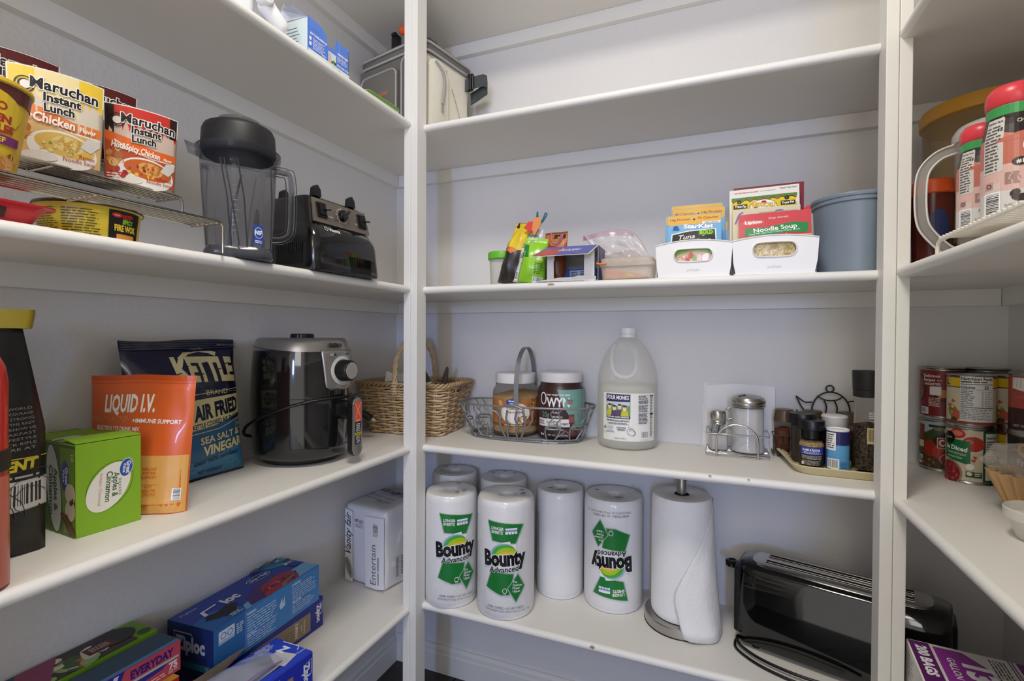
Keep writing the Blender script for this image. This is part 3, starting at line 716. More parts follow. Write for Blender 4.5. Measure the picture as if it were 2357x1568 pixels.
# pepper mill
t=thing('pepper_mill','tall clear pepper mill with black grinder top beside the right post','mill',(.2880,1.221,TZ),face_rz(.288,1.221))
b=BM(); lathe(b,[(.026,0),(.0278,.003),(.0278,.012),(.0265,.05),(.0245,.10),(.0235,.152)],36,cap0=True); obj('clear_body',b,PET,t,smooth=50)
b=BM(); lathe(b,[(.024,.004),(.0258,.012),(.0248,.05),(.0232,.092),(.0,.10)],28,cap0=True); obj('peppercorns',b,M('peppercorns','3d342c',rough=.6,noise=1.0,nscale=240,bump=1,bscale=260),t,smooth=50)
b=BM(); lathe(b,[(.0238,.150),(.0262,.151),(.0262,.165),(.0256,.1655),(.0268,.166),(.0282,.200),(.0275,.2035),(0,.205)],36,cap0=True); obj('grinder_top',b,M('matt_black','161515',rough=.55),t,smooth=30)
P=Print(cyl_fn(lambda z:.0268-.02*z+.0008),du=.004,dv=.02); P.barcode(-.001,.058,.020,.090,col='4a3a22',bgc='c9b684'); P.fine(.002,.108,.018,.122,4,'d8d4cc'); P.build('label',t)
# iron spice rack with teapot back and three brown capped shakers
RK=M('dark_iron_wire','37332f',rough=.5,metal=.5)
t=thing('spice_rack','dark wire spice rack with a teapot outline behind the cream tray','rack',(.232,1.322,ZC),0)
b=BM()
def tp(px,py): return (.0048+(px-1905)/1168,.020,.152-(py-900)/1003)
n=26
tube(b,[(.0125+.0375*math.cos(PI*i/n),.020,.105+.044*math.sin(PI*i/n)) for i in range(n+1)],.0018,7)
tube(b,spline([tp(1882,913),tp(1895,920),tp(1912,923),tp(1930,920),tp(1942,912)],4),.0016,6)
tube(b,spline([tp(1898,923),tp(1904,936),tp(1902,955)],5),.0016,6); tube(b,spline([tp(1922,922),tp(1929,940),tp(1925,965)],5),.0016,6)
tube(b,[(.0105+.0075*math.cos(2*PI*i/18),.020,.1565+.0075*math.sin(2*PI*i/18)) for i in range(18)],.0018,7,closed=True)
tube(b,spline([tp(1871,928),tp(1855,929),tp(1843,923),tp(1832,915)],5),.0016,6); tube(b,spline([tp(1832,915),tp(1843,936),tp(1852,950),tp(1856,975)],5),.0016,6)
tube(b,spline([tp(1950,925),tp(1965,922),tp(1978,926)],5),.0016,6)
obj('teapot_outline',b,RK,t,smooth=60)
b=BM()
for z in (.008,.048): tube(b,[(-.108,-.026,z),(.09,-.026,z),(.09,.024,z),(-.108,.024,z)],.0017,6,closed=True)
for x in (-.108,-.055,.0,.045,.09): tube(b,[(x,-.026,.008),(x,-.026,.048)],.0014,6); tube(b,[(x,-.026,.005),(x,.024,.005)],.0014,6); tube(b,[(x,.024,.008),(x,.022,.105)],.0014,6) if x in (-.055,.045) else None
obj('tray_frame',b,RK,t,smooth=60)
b=BM(); Q=lambda u,v:(-.082+u,-.029,v)
tube(b,[Q(-.015+.030*0,.0),Q(-.020,.003),Q(-.008,.006),Q(-.010,.012),Q(-.0125,.026)],.0013,6); tube(b,[Q(.0125,.026),Q(.010,.012),Q(.006,.006),Q(.016,.003)],.0013,6); tube(b,[Q(.0125*math.cos(2*PI*i/16),.026+.0025*math.sin(2*PI*i/16)) for i in range(16)],.0013,6,closed=True)
for s in (-1,1): tube(b,spline([Q(s*.006,.048),Q(s*.006-.002,.040),Q(s*.006+.002,.033)],3),.0011,6)
obj('cup_outline',b,RK,t,smooth=60)
BR=M('bronze_plastic_cap','5b4a37',rough=.3,noise=.05); 
proto=None
for x,y,lab,g in ((.1475,1.318,'brown capped spice shaker at the left end of the rack, half full',1),(.205,1.322,'brown capped spice shaker at the middle of the rack, behind black lids',0),(.274,1.322,'brown capped spice shaker at the right end of the rack',0)):
    if proto is None:
        t=thing('spice_shaker',lab,'shaker',(x,y,ZC+.007),face_rz(x,y),group='brown capped shakers in the wire rack')
        b=BM(); lathe(b,[(.016,0),(.0185,.002),(.0200,.02),(.0215,.074)],28,cap0=True); obj('glass_body',b,PET,t,smooth=40)
        b=BM(); lathe(b,[(.0150,.001),(.0172,.003),(.0190,.02),(.0198,.052),(.006,.060),(0,.060)],24,cap0=True); obj('spice',b,M('paprika','6b3a28',rough=.95,noise=.3,nscale=150),t,smooth=40)
        b=BM(); lathe(b,[(.0222,.073),(.0222,.078),(.0195,.098),(.0175,.1005),(0,.101)],32,cap0=True); obj('cap',b,BR,t,smooth=30); proto=t
    else:
        c=proto.copy(); COL.objects.link(c); c.location=(x,y,ZC+.007); c.rotation_euler.z=face_rz(x,y); c['label']=lab
        for ch in list(proto.children):
            d=ch.copy(); COL.objects.link(d); d.parent=c

# ================================================================== paper towels
TOW=M('quilted_paper','efeeed',rough=.95,noise=.02,bump=.6,bscale=260)
TOWE=M('embossed_paper','edecea',rough=.95,noise=.02,bump=1.2,bscale=120)
def film_mat():
    m=bpy.data.materials.new('clear_wrap_film'); m.use_nodes=True; nt=m.node_tree; nt.nodes.clear()
    o=nt.nodes.new('ShaderNodeOutputMaterial'); mx=nt.nodes.new('ShaderNodeMixShader'); tr=nt.nodes.new('ShaderNodeBsdfTransparent'); gl=nt.nodes.new('ShaderNodeBsdfGlossy'); gl.inputs['Roughness'].default_value=.12
    tr.inputs[0].default_value=(.985,.985,.99,1)
    fr=nt.nodes.new('ShaderNodeFresnel'); fr.inputs[0].default_value=1.5; n=nt.nodes.new('ShaderNodeTexNoise'); n.inputs['Scale'].default_value=28; n.inputs['Detail'].default_value=3; n.inputs['Distortion'].default_value=1.5
    tc=nt.nodes.new('ShaderNodeTexCoord'); mp=nt.nodes.new('ShaderNodeMapping'); mp.inputs['Scale'].default_value=(1,1,.3); nt.links.new(tc.outputs['Object'],mp.inputs[0]); nt.links.new(mp.outputs[0],n.inputs[0])
    bp=nt.nodes.new('ShaderNodeBump'); bp.inputs['Strength'].default_value=.9; bp.inputs['Distance'].default_value=.004; nt.links.new(n.outputs[0],bp.inputs['Height'])
    nt.links.new(bp.outputs[0],gl.inputs['Normal']); nt.links.new(bp.outputs[0],fr.inputs['Normal'])
    ml=nt.nodes.new('ShaderNodeMath'); ml.operation='MULTIPLY'; ml.inputs[1].default_value=.8; ml.use_clamp=True; nt.links.new(fr.outputs[0],ml.inputs[0]); mn=nt.nodes.new('ShaderNodeMath'); mn.operation='MINIMUM'; mn.inputs[1].default_value=.20; nt.links.new(ml.outputs[0],mn.inputs[0]); nt.links.new(mn.outputs[0],mx.inputs[0]); nt.links.new(tr.outputs[0],mx.inputs[1]); nt.links.new(gl.outputs[0],mx.inputs[2]); nt.links.new(mx.outputs[0],o.inputs[0]); return m
FILM=film_mat()
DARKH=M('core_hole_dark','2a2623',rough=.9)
def rollbm(r,h,core=.019,n=48,wob=.0):
    b=BM(); lathe(b,[(core,.01),(r*.93,.0),(r*.985,.006),(r,.016),(r,h-.016),(r*.985,h-.006),(r*.94,h),(core+.002,h),(core,h-.002),(core,.01)],n); recalc(b)
    return b
def bounty(P,flip=1,dx=0,hh=.278):
    """hourglass label, wordmark and fine print; flip=-1 for a roll stood on its head"""
    rot=0 if flip>0 else 180
    def p(u,v): return (dx+flip*u, v if flip>0 else hh-v)
    G='1f7a36'; pl=lambda pts,c:P.poly([p(*q) for q in pts],c)
    pl([(-.052,.238),(.040,.228),(.019,.184),(-.041,.190)],'a9b3ae'); pl([(-.050,.2365),(.037,.2275),(.017,.184),(-.038,.190)],G)
    pl([(-.043,.118),(.014,.113),(.012,.075),(.004,.062),(-.018,.062),(-.056,.078)],'a9b3ae'); pl([(-.041,.117),(.013,.112),(.002,.064),(-.018,.0635),(-.054,.078)],G)
    pl([(.024,.114),(.044,.080),(.019,.043),(-.003,.079)],'a9b3ae'); pl([(.0235,.111),(.0415,.080),(.019,.046),(-.0005,.079)],G)
    pl([(-.037,.165),(-.030,.180),(-.012,.188),(.004,.190),(.006,.183),(.019,.182),(.018,.165),(.010,.125),(-.030,.126)],'f0efee')
    E=lambda u,v,a,b_,c,r=0:P.ell(*p(u,v),a,b_,c,rot=r+rot)
    E(-.012,.158,.031,.027,'8fb4d8',15); E(-.009,.156,.030,.026,'4fae3c',12); E(-.004,.153,.028,.023,'a9cc2e',10); E(-.002,.149,.026,.018,'e3c52f',5); E(-.001,.146,.022,.013,'e0832c',5); E(0,.142,.019,.008,'f0efee',3)
    P.text('LONGER',*p(-.041,.2175),.0068,'eef3ee',bold=.03,w=.030,al='L',rot=rot-4*flip); P.text('SHEETS',*p(-.041,.2085),.0068,'eef3ee',bold=.03,w=.028,al='L',rot=rot-4*flip)
    a,b_=p(-.007,.207),p(.021,.221); x0,x1=sorted((a[0],b_[0])); y0,y1=sorted((a[1],b_[1])); P.rect(x0,y0,x1,y1,'eef0f2'); P.rect(x0,y0+.006,x1,y0+.010,'7f93cc')
    for i in range(3): P.rect(x0+.006+i*.007,y0 if flip>0 else y1-.005,x0+.0075+i*.007,y0+.005 if flip>0 else y1,G)
    P.text('Bounty',*p(-.007,.134),.034,'14161a',bold=.055,w=.104,rot=rot+3,outline='f2f2f2',ow=.035)
    P.text('Advanced',*p(-.010,.1175),.0135,'14161a',bold=.02,w=.072,rot=rot+4,shear=.15,outline='f2f2f2',ow=.03)
    for i,s in enumerate(('The','Quicker','Picker','Upper')): P.text(s,*p(.010,.092-i*.0072),.0052,'eef3ee',bold=.02,al='L',rot=rot-6*flip)
    P.ringe(*p(-.008,.074),.0055,.006,.0013,'eef3ee'); P.text('FSC',*p(-.008,.0655),.003,'eef3ee',rot=rot)
    P.text('PAPER TOWELS • 101 2-PLY SHEETS',*p(-.006,.030),.0052,'55595e',w=.088,rot=rot-2*flip)
    P.text('TOTAL 54 SQ FT (5 m2) • 27.9 cm X 18 cm (11 IN X 7.1 IN)',*p(.0,.0225),.0046,'55595e',w=.112,rot=rot-2*flip)
def roll(label,x,y,r,h,pr=None,turn=0,seed=1,tuft=None,rz=0):
    t=thing('paper_towel_roll',label,'paper towels',(x,y,ZD+.001),face_rz(x,y)+turn,group='plastic wrapped paper towel rolls')
    obj('paper_roll',rollbm(r,h),TOW,t,smooth=50)
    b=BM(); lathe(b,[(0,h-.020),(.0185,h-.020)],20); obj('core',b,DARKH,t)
    # film
    from mathutils import noise
    R=r+.0016; b=BM(); lathe(b,[(.0,-.0002),(r*.9,.0002),(R,.012),(R,h*.2),(R,h*.4),(R,h*.6),(R,h*.8),(R,h-.012),(r*.95,h+.003),(r*.6,h+.0035),(r*.3,h+.002),(0,h-.001)],56)
    for v in b.verts:
        q=noise.noise(v.co*14+Vector((seed*5,0,0)))
        if v.co.z>.02 and math.hypot(v.co.x,v.co.y)>r*.8: v.co.x*=1+.012*max(0,q); v.co.y*=1+.012*max(0,q)
        if v.co.z>h-.005: v.co.z+=.0015*q
    obj('wrap',b,FILM,t,smooth=80)
    if pr:
        P=Print(cyl_fn(r+.0022),du=.006,rough=.3,seed=seed); bounty(P,pr[0],pr[1],h); P.build('printed_film',t)
    P=Print(flat_fn((0,0,h+.0045),(1,0,0),(0,1,0)),seed=seed)
    r_=random.Random(seed)
    for i in range(3): a=r_.uniform(0,6.28); d=r*.6; P.poly([(d*math.cos(a)-.008,d*math.sin(a)),(d*math.cos(a)+.004,d*math.sin(a)+.003),(d*math.cos(a)+.009,d*math.sin(a)+.001),(d*math.cos(a),d*math.sin(a)-.0035)],'1c1c1e')
    P.build('top_marks',t)['kind']='stuff'
    # gathered end of the wrap
    b=BM(); r_=random.Random(seed+3); a=tuft if tuft is not None else 1.2
    for s in (-1,0,1):
        aa=a+s*.35; p0=Vector((r*.75*math.cos(aa),r*.75*math.sin(aa),h+.003)); p1=Vector((r*1.0*math.cos(aa+.1),r*1.0*math.sin(aa+.1),h+.012)); p2=Vector((r*.98*math.cos(aa-.2),r*.98*math.sin(aa-.2),h+.002))
        b.faces.new([b.verts.new(q) for q in (p0,p1,p2)])
    obj('wrap_end',b,FILM,t)
    return t
roll('wrapped paper towel roll with upright green label, front left next to the post',-.630,1.131,.0665,.276,(1,.004),turn=R_(14),seed=1,tuft=.4)
roll('wrapped paper towel roll with upright green label, nearest the shelf edge',-.4815,1.1415,.0705,.280,(1,.002),turn=R_(3),seed=2,tuft=2.8)
roll('wrapped paper towel roll at the back left with a clear top opening',-.706,1.287,.065,.278,None,seed=3,tuft=1.0)
roll('wrapped paper towel roll at the back, behind the two labelled front rolls',-.5515,1.289,.065,.276,None,seed=4,tuft=.2)
t=roll('plain faced wrapped paper towel roll with side print, third from the left in the row',-.381,1.275,.062,.272,None,seed=5,tuft=1.8)
P=Print(cyl_fn(.0645),du=.006); P.fine(-.074,.075,-.064,.215,40,'777b80',fill=.4); P.build('side_print',t)
P=Print(flat_fn((0,0,.2785),(1,0,0),(0,1,0))); P.text('SE',-.012,.034,.010,'2a8a3a',bold=.03,rot=-30); P.build('top_print',t)
roll('wrapped paper towel roll standing upside down so its label is inverted',-.2395,1.275,.0735,.272,(-1,-.006),turn=R_(-6),seed=6,tuft=.5)

# ------------------------------------------------------------------ towel holder
hx_,hy_=-.073,1.243
t=thing('towel_holder','brushed steel paper towel holder with weighted round base','holder',(hx_,hy_,ZD),0)
b=BM(); lathe(b,[(.080,0),(.083,.001),(.083,.0195),(.080,.0215),(.070,.022),(0,.022)],56,cap0=True); obj('base',b,STEEL,t,smooth=30)
b=BM(); lathe(b,[(.084,0),(.084,.002)],48,cap0=True,cap1=True); obj('rubber_foot',b,BLACKP,t)
b=BM(); lathe(b,[(.011,.02),(.011,.335),(.0125,.336),(.0125,.339),(.011,.340),(.0125,.342),(.0125,.345),(.011,.346),(.0115,.364),(.009,.367),(0,.368)],28,cap0=True); obj('rod',b,STEEL,t,smooth=30)
t=thing('paper_towel_roll','unwrapped white paper towel roll with a hanging sheet on the steel holder','paper towels',(hx_,hy_,ZD+.0235),face_rz(hx_,hy_))
b=rollbm(.0685,.279,core=.0165); obj('paper_roll',b,TOW,t,smooth=50)
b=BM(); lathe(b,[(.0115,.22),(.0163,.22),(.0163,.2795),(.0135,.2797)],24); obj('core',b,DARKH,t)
b=BM(); nu,nv=26,16; G=[]
for j in range(nv+1):
    v=j/nv; row=[]
    for i in range(nu+1):
        u=i/nu; a0=(-12+16*abs(v-.28)/.28 if v<.28 else -12+95*((v-.28)/.72)**1.3); a=R_(a0+(104-a0)*u); q=(1-v)**1.4
        zb=-.021+.010*u*0; 
        z=.274*v+(1-v)*(-.0215+.012*abs(u-.35)-.0)
        r=.0697+.030*q*(.55+.45*math.sin(PI*min(1,u*1.2)))+.0015*math.sin(u*18+v*3)*q
        row.append(b.verts.new((r*math.sin(a),-r*math.cos(a),z)))
    G.append(row)
for j in range(nv):
    for i in range(nu): b.faces.new((G[j][i],G[j][i+1],G[j+1][i+1],G[j+1][i]))
ob=obj('loose_sheet',b,TOWE,t,smooth=80); md=ob.modifiers.new('thickness','SOLIDIFY'); md.thickness=.0005

# ------------------------------------------------------------------ long slot toaster
def toaster():
    t=thing('toaster','long black two slot toaster with chrome slot surround, behind the right post','toaster',(.232,1.205,ZD),R_(-16.3)); t.scale=(1,1,1.11)
    # body cross sections along x: bulging sides and rounded ends
    prof=[]
    L=.182
    def sec(x,k):
        w0,w1=.067*k,.053*k
        pts=[(-w0*.93,.010),(-w0,.030),(-w0*.99,.075),(-w0*.90,.120),(-w1,.150),(-w1*.8,.1575),(w1*.8,.1575),(w1,.150),(w0*.90,.120),(w0*.99,.075),(w0,.030),(w0*.93,.010)]
        return [(x,p[0],p[1]) for p in pts]
    b=BM(); ring_loft(b,[sec(-L+.004,.62),sec(-L+.008,.84),sec(-L+.020,.97),sec(-L+.045,1),sec(0,1.02),sec(L-.045,1),sec(L-.018,.93),sec(L-.004,.75),sec(L,.5)]); recalc(b); obj('housing',b,BLACKG,t,smooth=50)
    b=BM(); prism(b,[(-L-.004,-.046),(-L+.012,-.056),(-L+.012,.056),(-L-.004,.046)],.020,.150,bev=.003); obj('end_panel',b,BLACKP,t,smooth=30); b=BM(); prism(b,[(L-.006,-.040),(L+.006,-.028),(L+.006,.028),(L-.006,.040)],.02,.140,bev=.003); obj('end_panel',b,BLACKP,t,smooth=30)
    # chrome surround with slots
    CH=M('polished_steel','c6c3be',rough=.16,metal=1,noise=.02)
    b=BM(); O=rrect(-.155,.155,-.040,.040,.030,6); I=rrect(-.151,.151,-.036,.036,.026,6)
    ring_loft(b,[[(p[0],p[1],.155) for p in O],[(p[0],p[1],.162) for p in O],[(p[0],p[1],.1635) for p in I]],cap0=False); recalc(b); obj('slot_surround',b,CH,t,smooth=40)
    for y in (-.0165,.0165):
        b=BM(); box(b,-.128,.128,y-.0110,y+.0110,.1600,.1641,bev=.001); obj('slot_rim',b,CH,t)
        b=BM(); box(b,-.126,.126,y-.0090,y+.0090,.1600,.16445); obj('slot',b,M('slot_interior','0c0b0a',rough=.8),t)
        b=BM()
        for k in (-1,1): tube(b,[(-.125,y+k*.0062,.1648),(.125,y+k*.0062,.1648)],.0009,5)
        obj('guide_wires',b,CH,t)
    b=BM(); lathe(b,[(0,-.006),(.013,-.006),(.0145,-.004),(.0145,.004),(.012,.006),(.008,.0065),(.006,.004),(0,.004)],28,cx=-L-.020,cy=0,z0=.136); box(b,-L-.012,-L+.004,-.005,.005,.131,.140,bev=.001); obj('lever',b,BLACKG,t,smooth=40)
    for x in (-.14,.14):
        for y in (-.042,.042):
            b=BM(); lathe(b,[(.009,0),(.008,.011)],16,cx=x,cy=y,cap0=True); obj('foot',b,BLACKP,t,smooth=40)
    b=BM(); pts=spline([(-.172,-.045,.012),(-.178,-.060,.006),(-.168,-.085,.0032),(-.120,-.112,.0032),(-.06,-.122,.0032),(.0,-.118,.0032),(.05,-.10,.0032)],8); tube(b,pts,.0028,7)
    pts=spline([(-.172,-.040,.012),(-.176,-.058,.012),(-.160,-.078,.0085),(-.115,-.100,.0085),(-.05,-.108,.009),(.02,-.10,.009)],8); tube(b,pts,.0028,7); obj('cord',b,BLACKP,t,smooth=60)
toaster()

# ------------------------------------------------------------------ trash bag carton on the lowest right shelf
t=thing('trash_bag_carton','white carton of trash bags with purple bands on the lowest right shelf','box',(.311,1.066,ZD),R_(-6))
b=BM(); box(b,0,.215,-.30,0,0,.150,bev=.002,seg=1)
obj('carton',b,WCARD,t)
P=Print(flat_fn((0,0,.1502),(0,-1,0),(1,0,0)),rough=.35)   # u towards the viewer, v to the right
P.rect(0.004,.002,.298,.030,'5a1560'); P.rect(.004,.030,.298,.212,'d9d5cf')
P.text('200 BAGS',.060,.010,.014,'ece8ea',bold=.05,w=.088)
P.poly([(.010,.034),(.010,.072),(.045,.098),(.110,.098),(.132,.070),(.132,.034)],'8d2a92'); P.text('13',.066,.066,.034,'f0ecf0',bold=.05,w=.044); P.text('GALLON',.066,.046,.0100,'f0ecf0',bold=.01,w=.058)
P.fine(.012,.103,.075,.125,5,'55504e'); P.fine(.085,.103,.14,.125,5,'55504e'); P.rect(.004,.130,.298,.1315,'5a1560'); P.rect(.004,.134,.298,.1355,'5a1560'); P.rect(.004,.140,.298,.212,'6c1c70')
P.fine(.15,.038,.20,.062,3,'55504e'); P.rect(.150,.066,.20,.092,'e0662e')
P.poly([(.118,.112),(.128,.094),(.150,.090),(.175,.100),(.180,.125),(.150,.150),(.125,.140)],'0e0b0b'); P.build('printed_top',t)  # black polygon paints the shade inside a torn hole, not print
P=Print(flat_fn((-.0002,0,0),(0,-1,0),(0,0,1)),rough=.35); P.rect(.004,.002,.296,.148,'dcd8d2'); P.fine(.02,.10,.06,.14,6,'8a8580'); P.build('printed_side',t)
# ================================================================== food cans on the right shelf
TIN=M('tinplate','a9a7a2',rough=.3,metal=1,noise=.06)
def can(label,x,y,z,r=.0365,h=.1065,base='7a1f22',draw=None,turn=0,ring_pull=False):
    t=thing('food_can',label,'can',(x,y,z),face_rz(x,y)+turn,group='food cans stacked on the right shelf')
    b=BM(); lathe(b,[(r-.003,.001),(r,.0),(r+.0006,.0012),(r,.003),(r-.0012,.0045),(r-.0012,h-.0045),(r,h-.003),(r+.0006,h-.0012),(r,h),(r-.002,h),(r-.003,h-.003),(r*.5,h-.0028),(0,h-.0028)],40,cap0=True); obj('tin',b,TIN,t,smooth=35)
    P=Print(cyl_fn(r-.0009),du=.005,rough=.35,seed=int(x*1000)); P.rect(-.1,.007,.1,h-.006,base)
    if draw: draw(P,h)
    P.build('paper_label',t); return t
def d_recipes(P,h):
    P.rect(-.012,.036,.06,.060,'3a1214'); P.rect(-.006,.045,.050,.062,'c07b3a'); P.rect(.012,.007,.1,.101,'5c0f14')
    P.ell(-.045,.063,.018,.030,'3b1a17'); P.ell(-.047,.063,.014,.025,'8a4a3c'); P.blobs(-.047,.063,.012,.022,16,['a05a48','6f352a'],.003)
    P.text('Delicious',-.018,.087,.0058,'e8e2dc',bold=.02,w=.030); P.text('Recipes',-.022,.0785,.0058,'e8e2dc',bold=.02,w=.022); P.fine(-.008,.079,.000,.082,1,'e8e2dc'); P.text('FINGERTIPS',-.0165,.0705,.0046,'e8e2dc',bold=.02,w=.028)
    P.rect(-.020,.050,-.001,.068,'dedad4',r=.0015)
    P.fine(-.022,.026,.0,.045,6,'d8b8b0'); P.barcode(-.040,.010,-.022,.024)
def d_tomato(P,h):
    P.rect(-.1,.006,.1,.101,'4a3a28'); P.rect(-.1,.072,.1,.101,'9fb4bb'); P.poly([(-.035,.072),(-.033,.084),(-.028,.077),(-.02,.082),(-.012,.088),(.002,.087),(.006,.081),(.02,.084),(.02,.06),(-.035,.06)],'3e4a26')
    P.rect(-.010,.084,.005,.0895,'8d7350'); P.ell(-.018,.046,.015,.017,'9c2f22'); P.ell(-.002,.040,.012,.014,'b23a2a'); P.ell(.012,.030,.014,.016,'93261e')
    P.rect(-.045,.063,-.029,.094,'7d2a1e'); P.rect(-.045,.046,-.030,.060,'cfc6a8'); P.rect(-.045,.032,-.030,.045,'2f4a22'); P.barcode(-.044,.012,-.032,.029)
    P.ell(.012,.063,.024,.016,'14120f'); P.rect(-.006,.048,.035,.070,'c9b48e'); P.rect(-.0045,.0495,.035,.0685,'8d1f20'); P.text('Con',.008,.053,.013,'e6e0d6',bold=.03,w=.022); P.rect(.006,.037,.035,.046,'14120f'); P.text('S',.014,.039,.005,'c9b48e'); P.rect(-.02,.090,.03,.095,'1e2a16')
    P.ringe(.016,.026,.018,.013,.001,'c9c0b0'); P.blobs(-.015,.018,.02,.008,18,['6b4a34','8a5a44','5b3a28'],.003)
def d_nutri(P,h,off=0):
    P.rect(-.1,.006,.1,.097,'cfc3a6'); P.rect(-.1,.074,.1,.097,'4a4030'); P.rect(-.1,.076,.1,.093,'d8b422'); P.ell(-.028+off,.028,.009,.014,'6f8a3a',rot=20); P.ell(-.022+off,.022,.008,.010,'c05a45'); P.blobs(-.03+off,.038,.008,.012,14,['b9472f','d8c46a','7a8a3a'],.003); P.ell(-.026+off,.013,.006,.005,'2c4a22'); P.rect(-.1,.006,.1,.011,'8a3a2c')
    P.text('L',-.040+off,.079,.012,'221c12',bold=.04)
    a,b_=-.0155+off,.034+off; P.rect(a,.012,b_,.096,'dad8d3'); P.text('Nutrition Facts',a+.001,.0895,.0052,'1c1c1c',bold=.03,w=.047,al='L'); P.fine(a+.001,.084,b_-.002,.088,1,'1c1c1c'); P.rect(a+.001,.0810,b_-.001,.0822,'1c1c1c')
    P.text('Calories',a+.001,.0735,.0048,'1c1c1c',bold=.03,w=.020,al='L'); P.text('25',b_-.012,.0735,.0055,'1c1c1c',bold=.03); P.rect(a+.001,.0715,b_-.001,.0720,'1c1c1c'); P.fine(a+.001,.040,a+.022,.070,9,'4a4a4a',fill=.35); P.fine(a+.030,.040,b_-.002,.070,9,'6a6a6a',fill=.3,wl=(.8,1.2)); P.rect(a+.001,.0375,b_-.001,.0386,'1c1c1c'); P.fine(a+.001,.015,b_-.003,.036,7,'6a6a6a',fill=.35)
def d_diced(P,h):
    P.rect(-.1,.006,.1,.101,'cbbca0'); P.rect(.018,.006,.1,.101,'1d4a2a'); P.rect(.022,.010,.1,.097,'cfccc6'); P.text('Nutrition',.023,.087,.004,'1c1c1c',bold=.03,al='L'); P.fine(.023,.03,.05,.084,12,'5a5a5a')
    P.ell(-.020,.093,.013,.009,'b5312a'); P.ell(-.020,.094,.009,.005,'d8786a'); P.ell(.004,.076,.016,.014,'b02c20'); P.ell(-.002,.080,.006,.004,'d8665a'); 
    for a in (20,80,150,220,300): P.line([(.005,.084),(.005+.010*math.cos(R_(a)),.084+.007*math.sin(R_(a)))],.0008,'3e5a22')
    P.poly([(-.045,.084),(.000,.080),(.000,.036),(-.045,.046)],'11693a'); P.text('le Diced',-.0225,.0615,.0082,'e8e6e0',bold=.035,w=.036,rot=-5); P.text('TOMATOES IN JUICE',-.022,.0535,.0042,'e8e6e0',w=.032,rot=-5); P.text('with Basil, Peeled',-.024,.0465,.0042,'e8e6e0',shear=.3,w=.026,rot=-5)
    P.ell(-.034,.084,.011,.012,'16140f'); P.text('gusto',-.034,.083,.004,'d8d6d0'); P.ell(-.032,.018,.021,.024,'8d7a62'); P.ell(-.033,.017,.019,.022,'7d1c22'); P.blobs(-.033,.018,.015,.018,28,['a03038','8b2028','b5424a'],.0035)
    P.poly([(.003,.054),(.010,.052),(.006,.048)],'a03a20'); P.poly([(.0,.048),(.008,.046),(.004,.042)],'a03a20'); P.ell(.000,.033,.006,.006,'e2ded6'); P.rect(-.006,.014,.016,.024,'23401f',bump=True); P.ell(-.001,.020,.004,.0035,'cfd6c0'); P.fine(.006,.016,.015,.023,2,'cfd6c0')
def d_busks(P,h):
    P.rect(-.1,.006,.1,.101,'241b16'); P.ell(.002,.078,.026,.017,'8a6a1e'); P.ell(.002,.078,.025,.016,'c9962a'); P.text("BUSH'S",.002,.075,.010,'221c12',bold=.04,w=.038); P.text('BEST',.004,.068,.0045,'221c12',bold=.03); P.text('Pinto Beans',.002,.050,.012,'e4ddd0',w=.05)
def d_red(P,h):
    P.rect(-.1,.006,.1,.101,'3a1c18'); P.rect(-.1,.045,.1,.101,'a8483a'); P.poly([(-.034,.099),(.02,.099),(.01,.082),(-.010,.074),(-.034,.080)],'dcd6cc')
    for i in range(8): P.line([(-.032+i*.006,.082),(-.031+i*.006,.098)],.0006,'8a8078')
    P.text('NATURAL',-.012,.062,.005,'c9786a',w=.03); P.text('NET WT',-.02,.012,.004,'d8d2c8')
def d_grey(P,h): P.rect(-.1,.006,.1,.101,'5a5f63'); P.rect(-.01,.086,.05,.094,'25301f'); P.text('0',.02,.074,.008,'1c1c1c')
Z2=ZC+.1067
can('food can with a hillside and tomato label, bottom left of the can stack',.4395,1.316,ZC,draw=d_tomato)
can('dark red food can with white recipe text, top left of the can stack',.4405,1.317,Z2,draw=d_recipes,h=.1075)
can('food can with a green diced tomato panel, bottom front of the stack',.4560,1.228,ZC,r=.0372,draw=d_diced)
can('food can turned to its nutrition panel, on top of the diced tomato can',.4560,1.229,Z2,h=.099,draw=d_nutri)
can('yellow banded food can in the bottom layer, half hidden by the filters',.5265,1.2495,ZC,r=.0355,draw=lambda P,h:d_nutri(P,h,.008))
can('yellow banded can with nutrition panel on top, left of the red and white can',.5265,1.2495,Z2,h=.099,r=.0355,draw=lambda P,h:d_nutri(P,h,.010))
can('dark food can with an oval gold emblem, bottom right at the photo edge',.5270,1.176,ZC,r=.0355,draw=d_busks)
can('red and white food can on top at the right photo edge',.5270,1.176,Z2,h=.1075,r=.0355,draw=d_red)
can('grey labelled food can at the back of the upper layer',.5150,1.3215,Z2,h=.1075,r=.0360,draw=d_grey)
can('grey labelled food can at the back of the lower layer',.5150,1.3215,ZC,h=.1065,r=.0360,draw=d_grey)

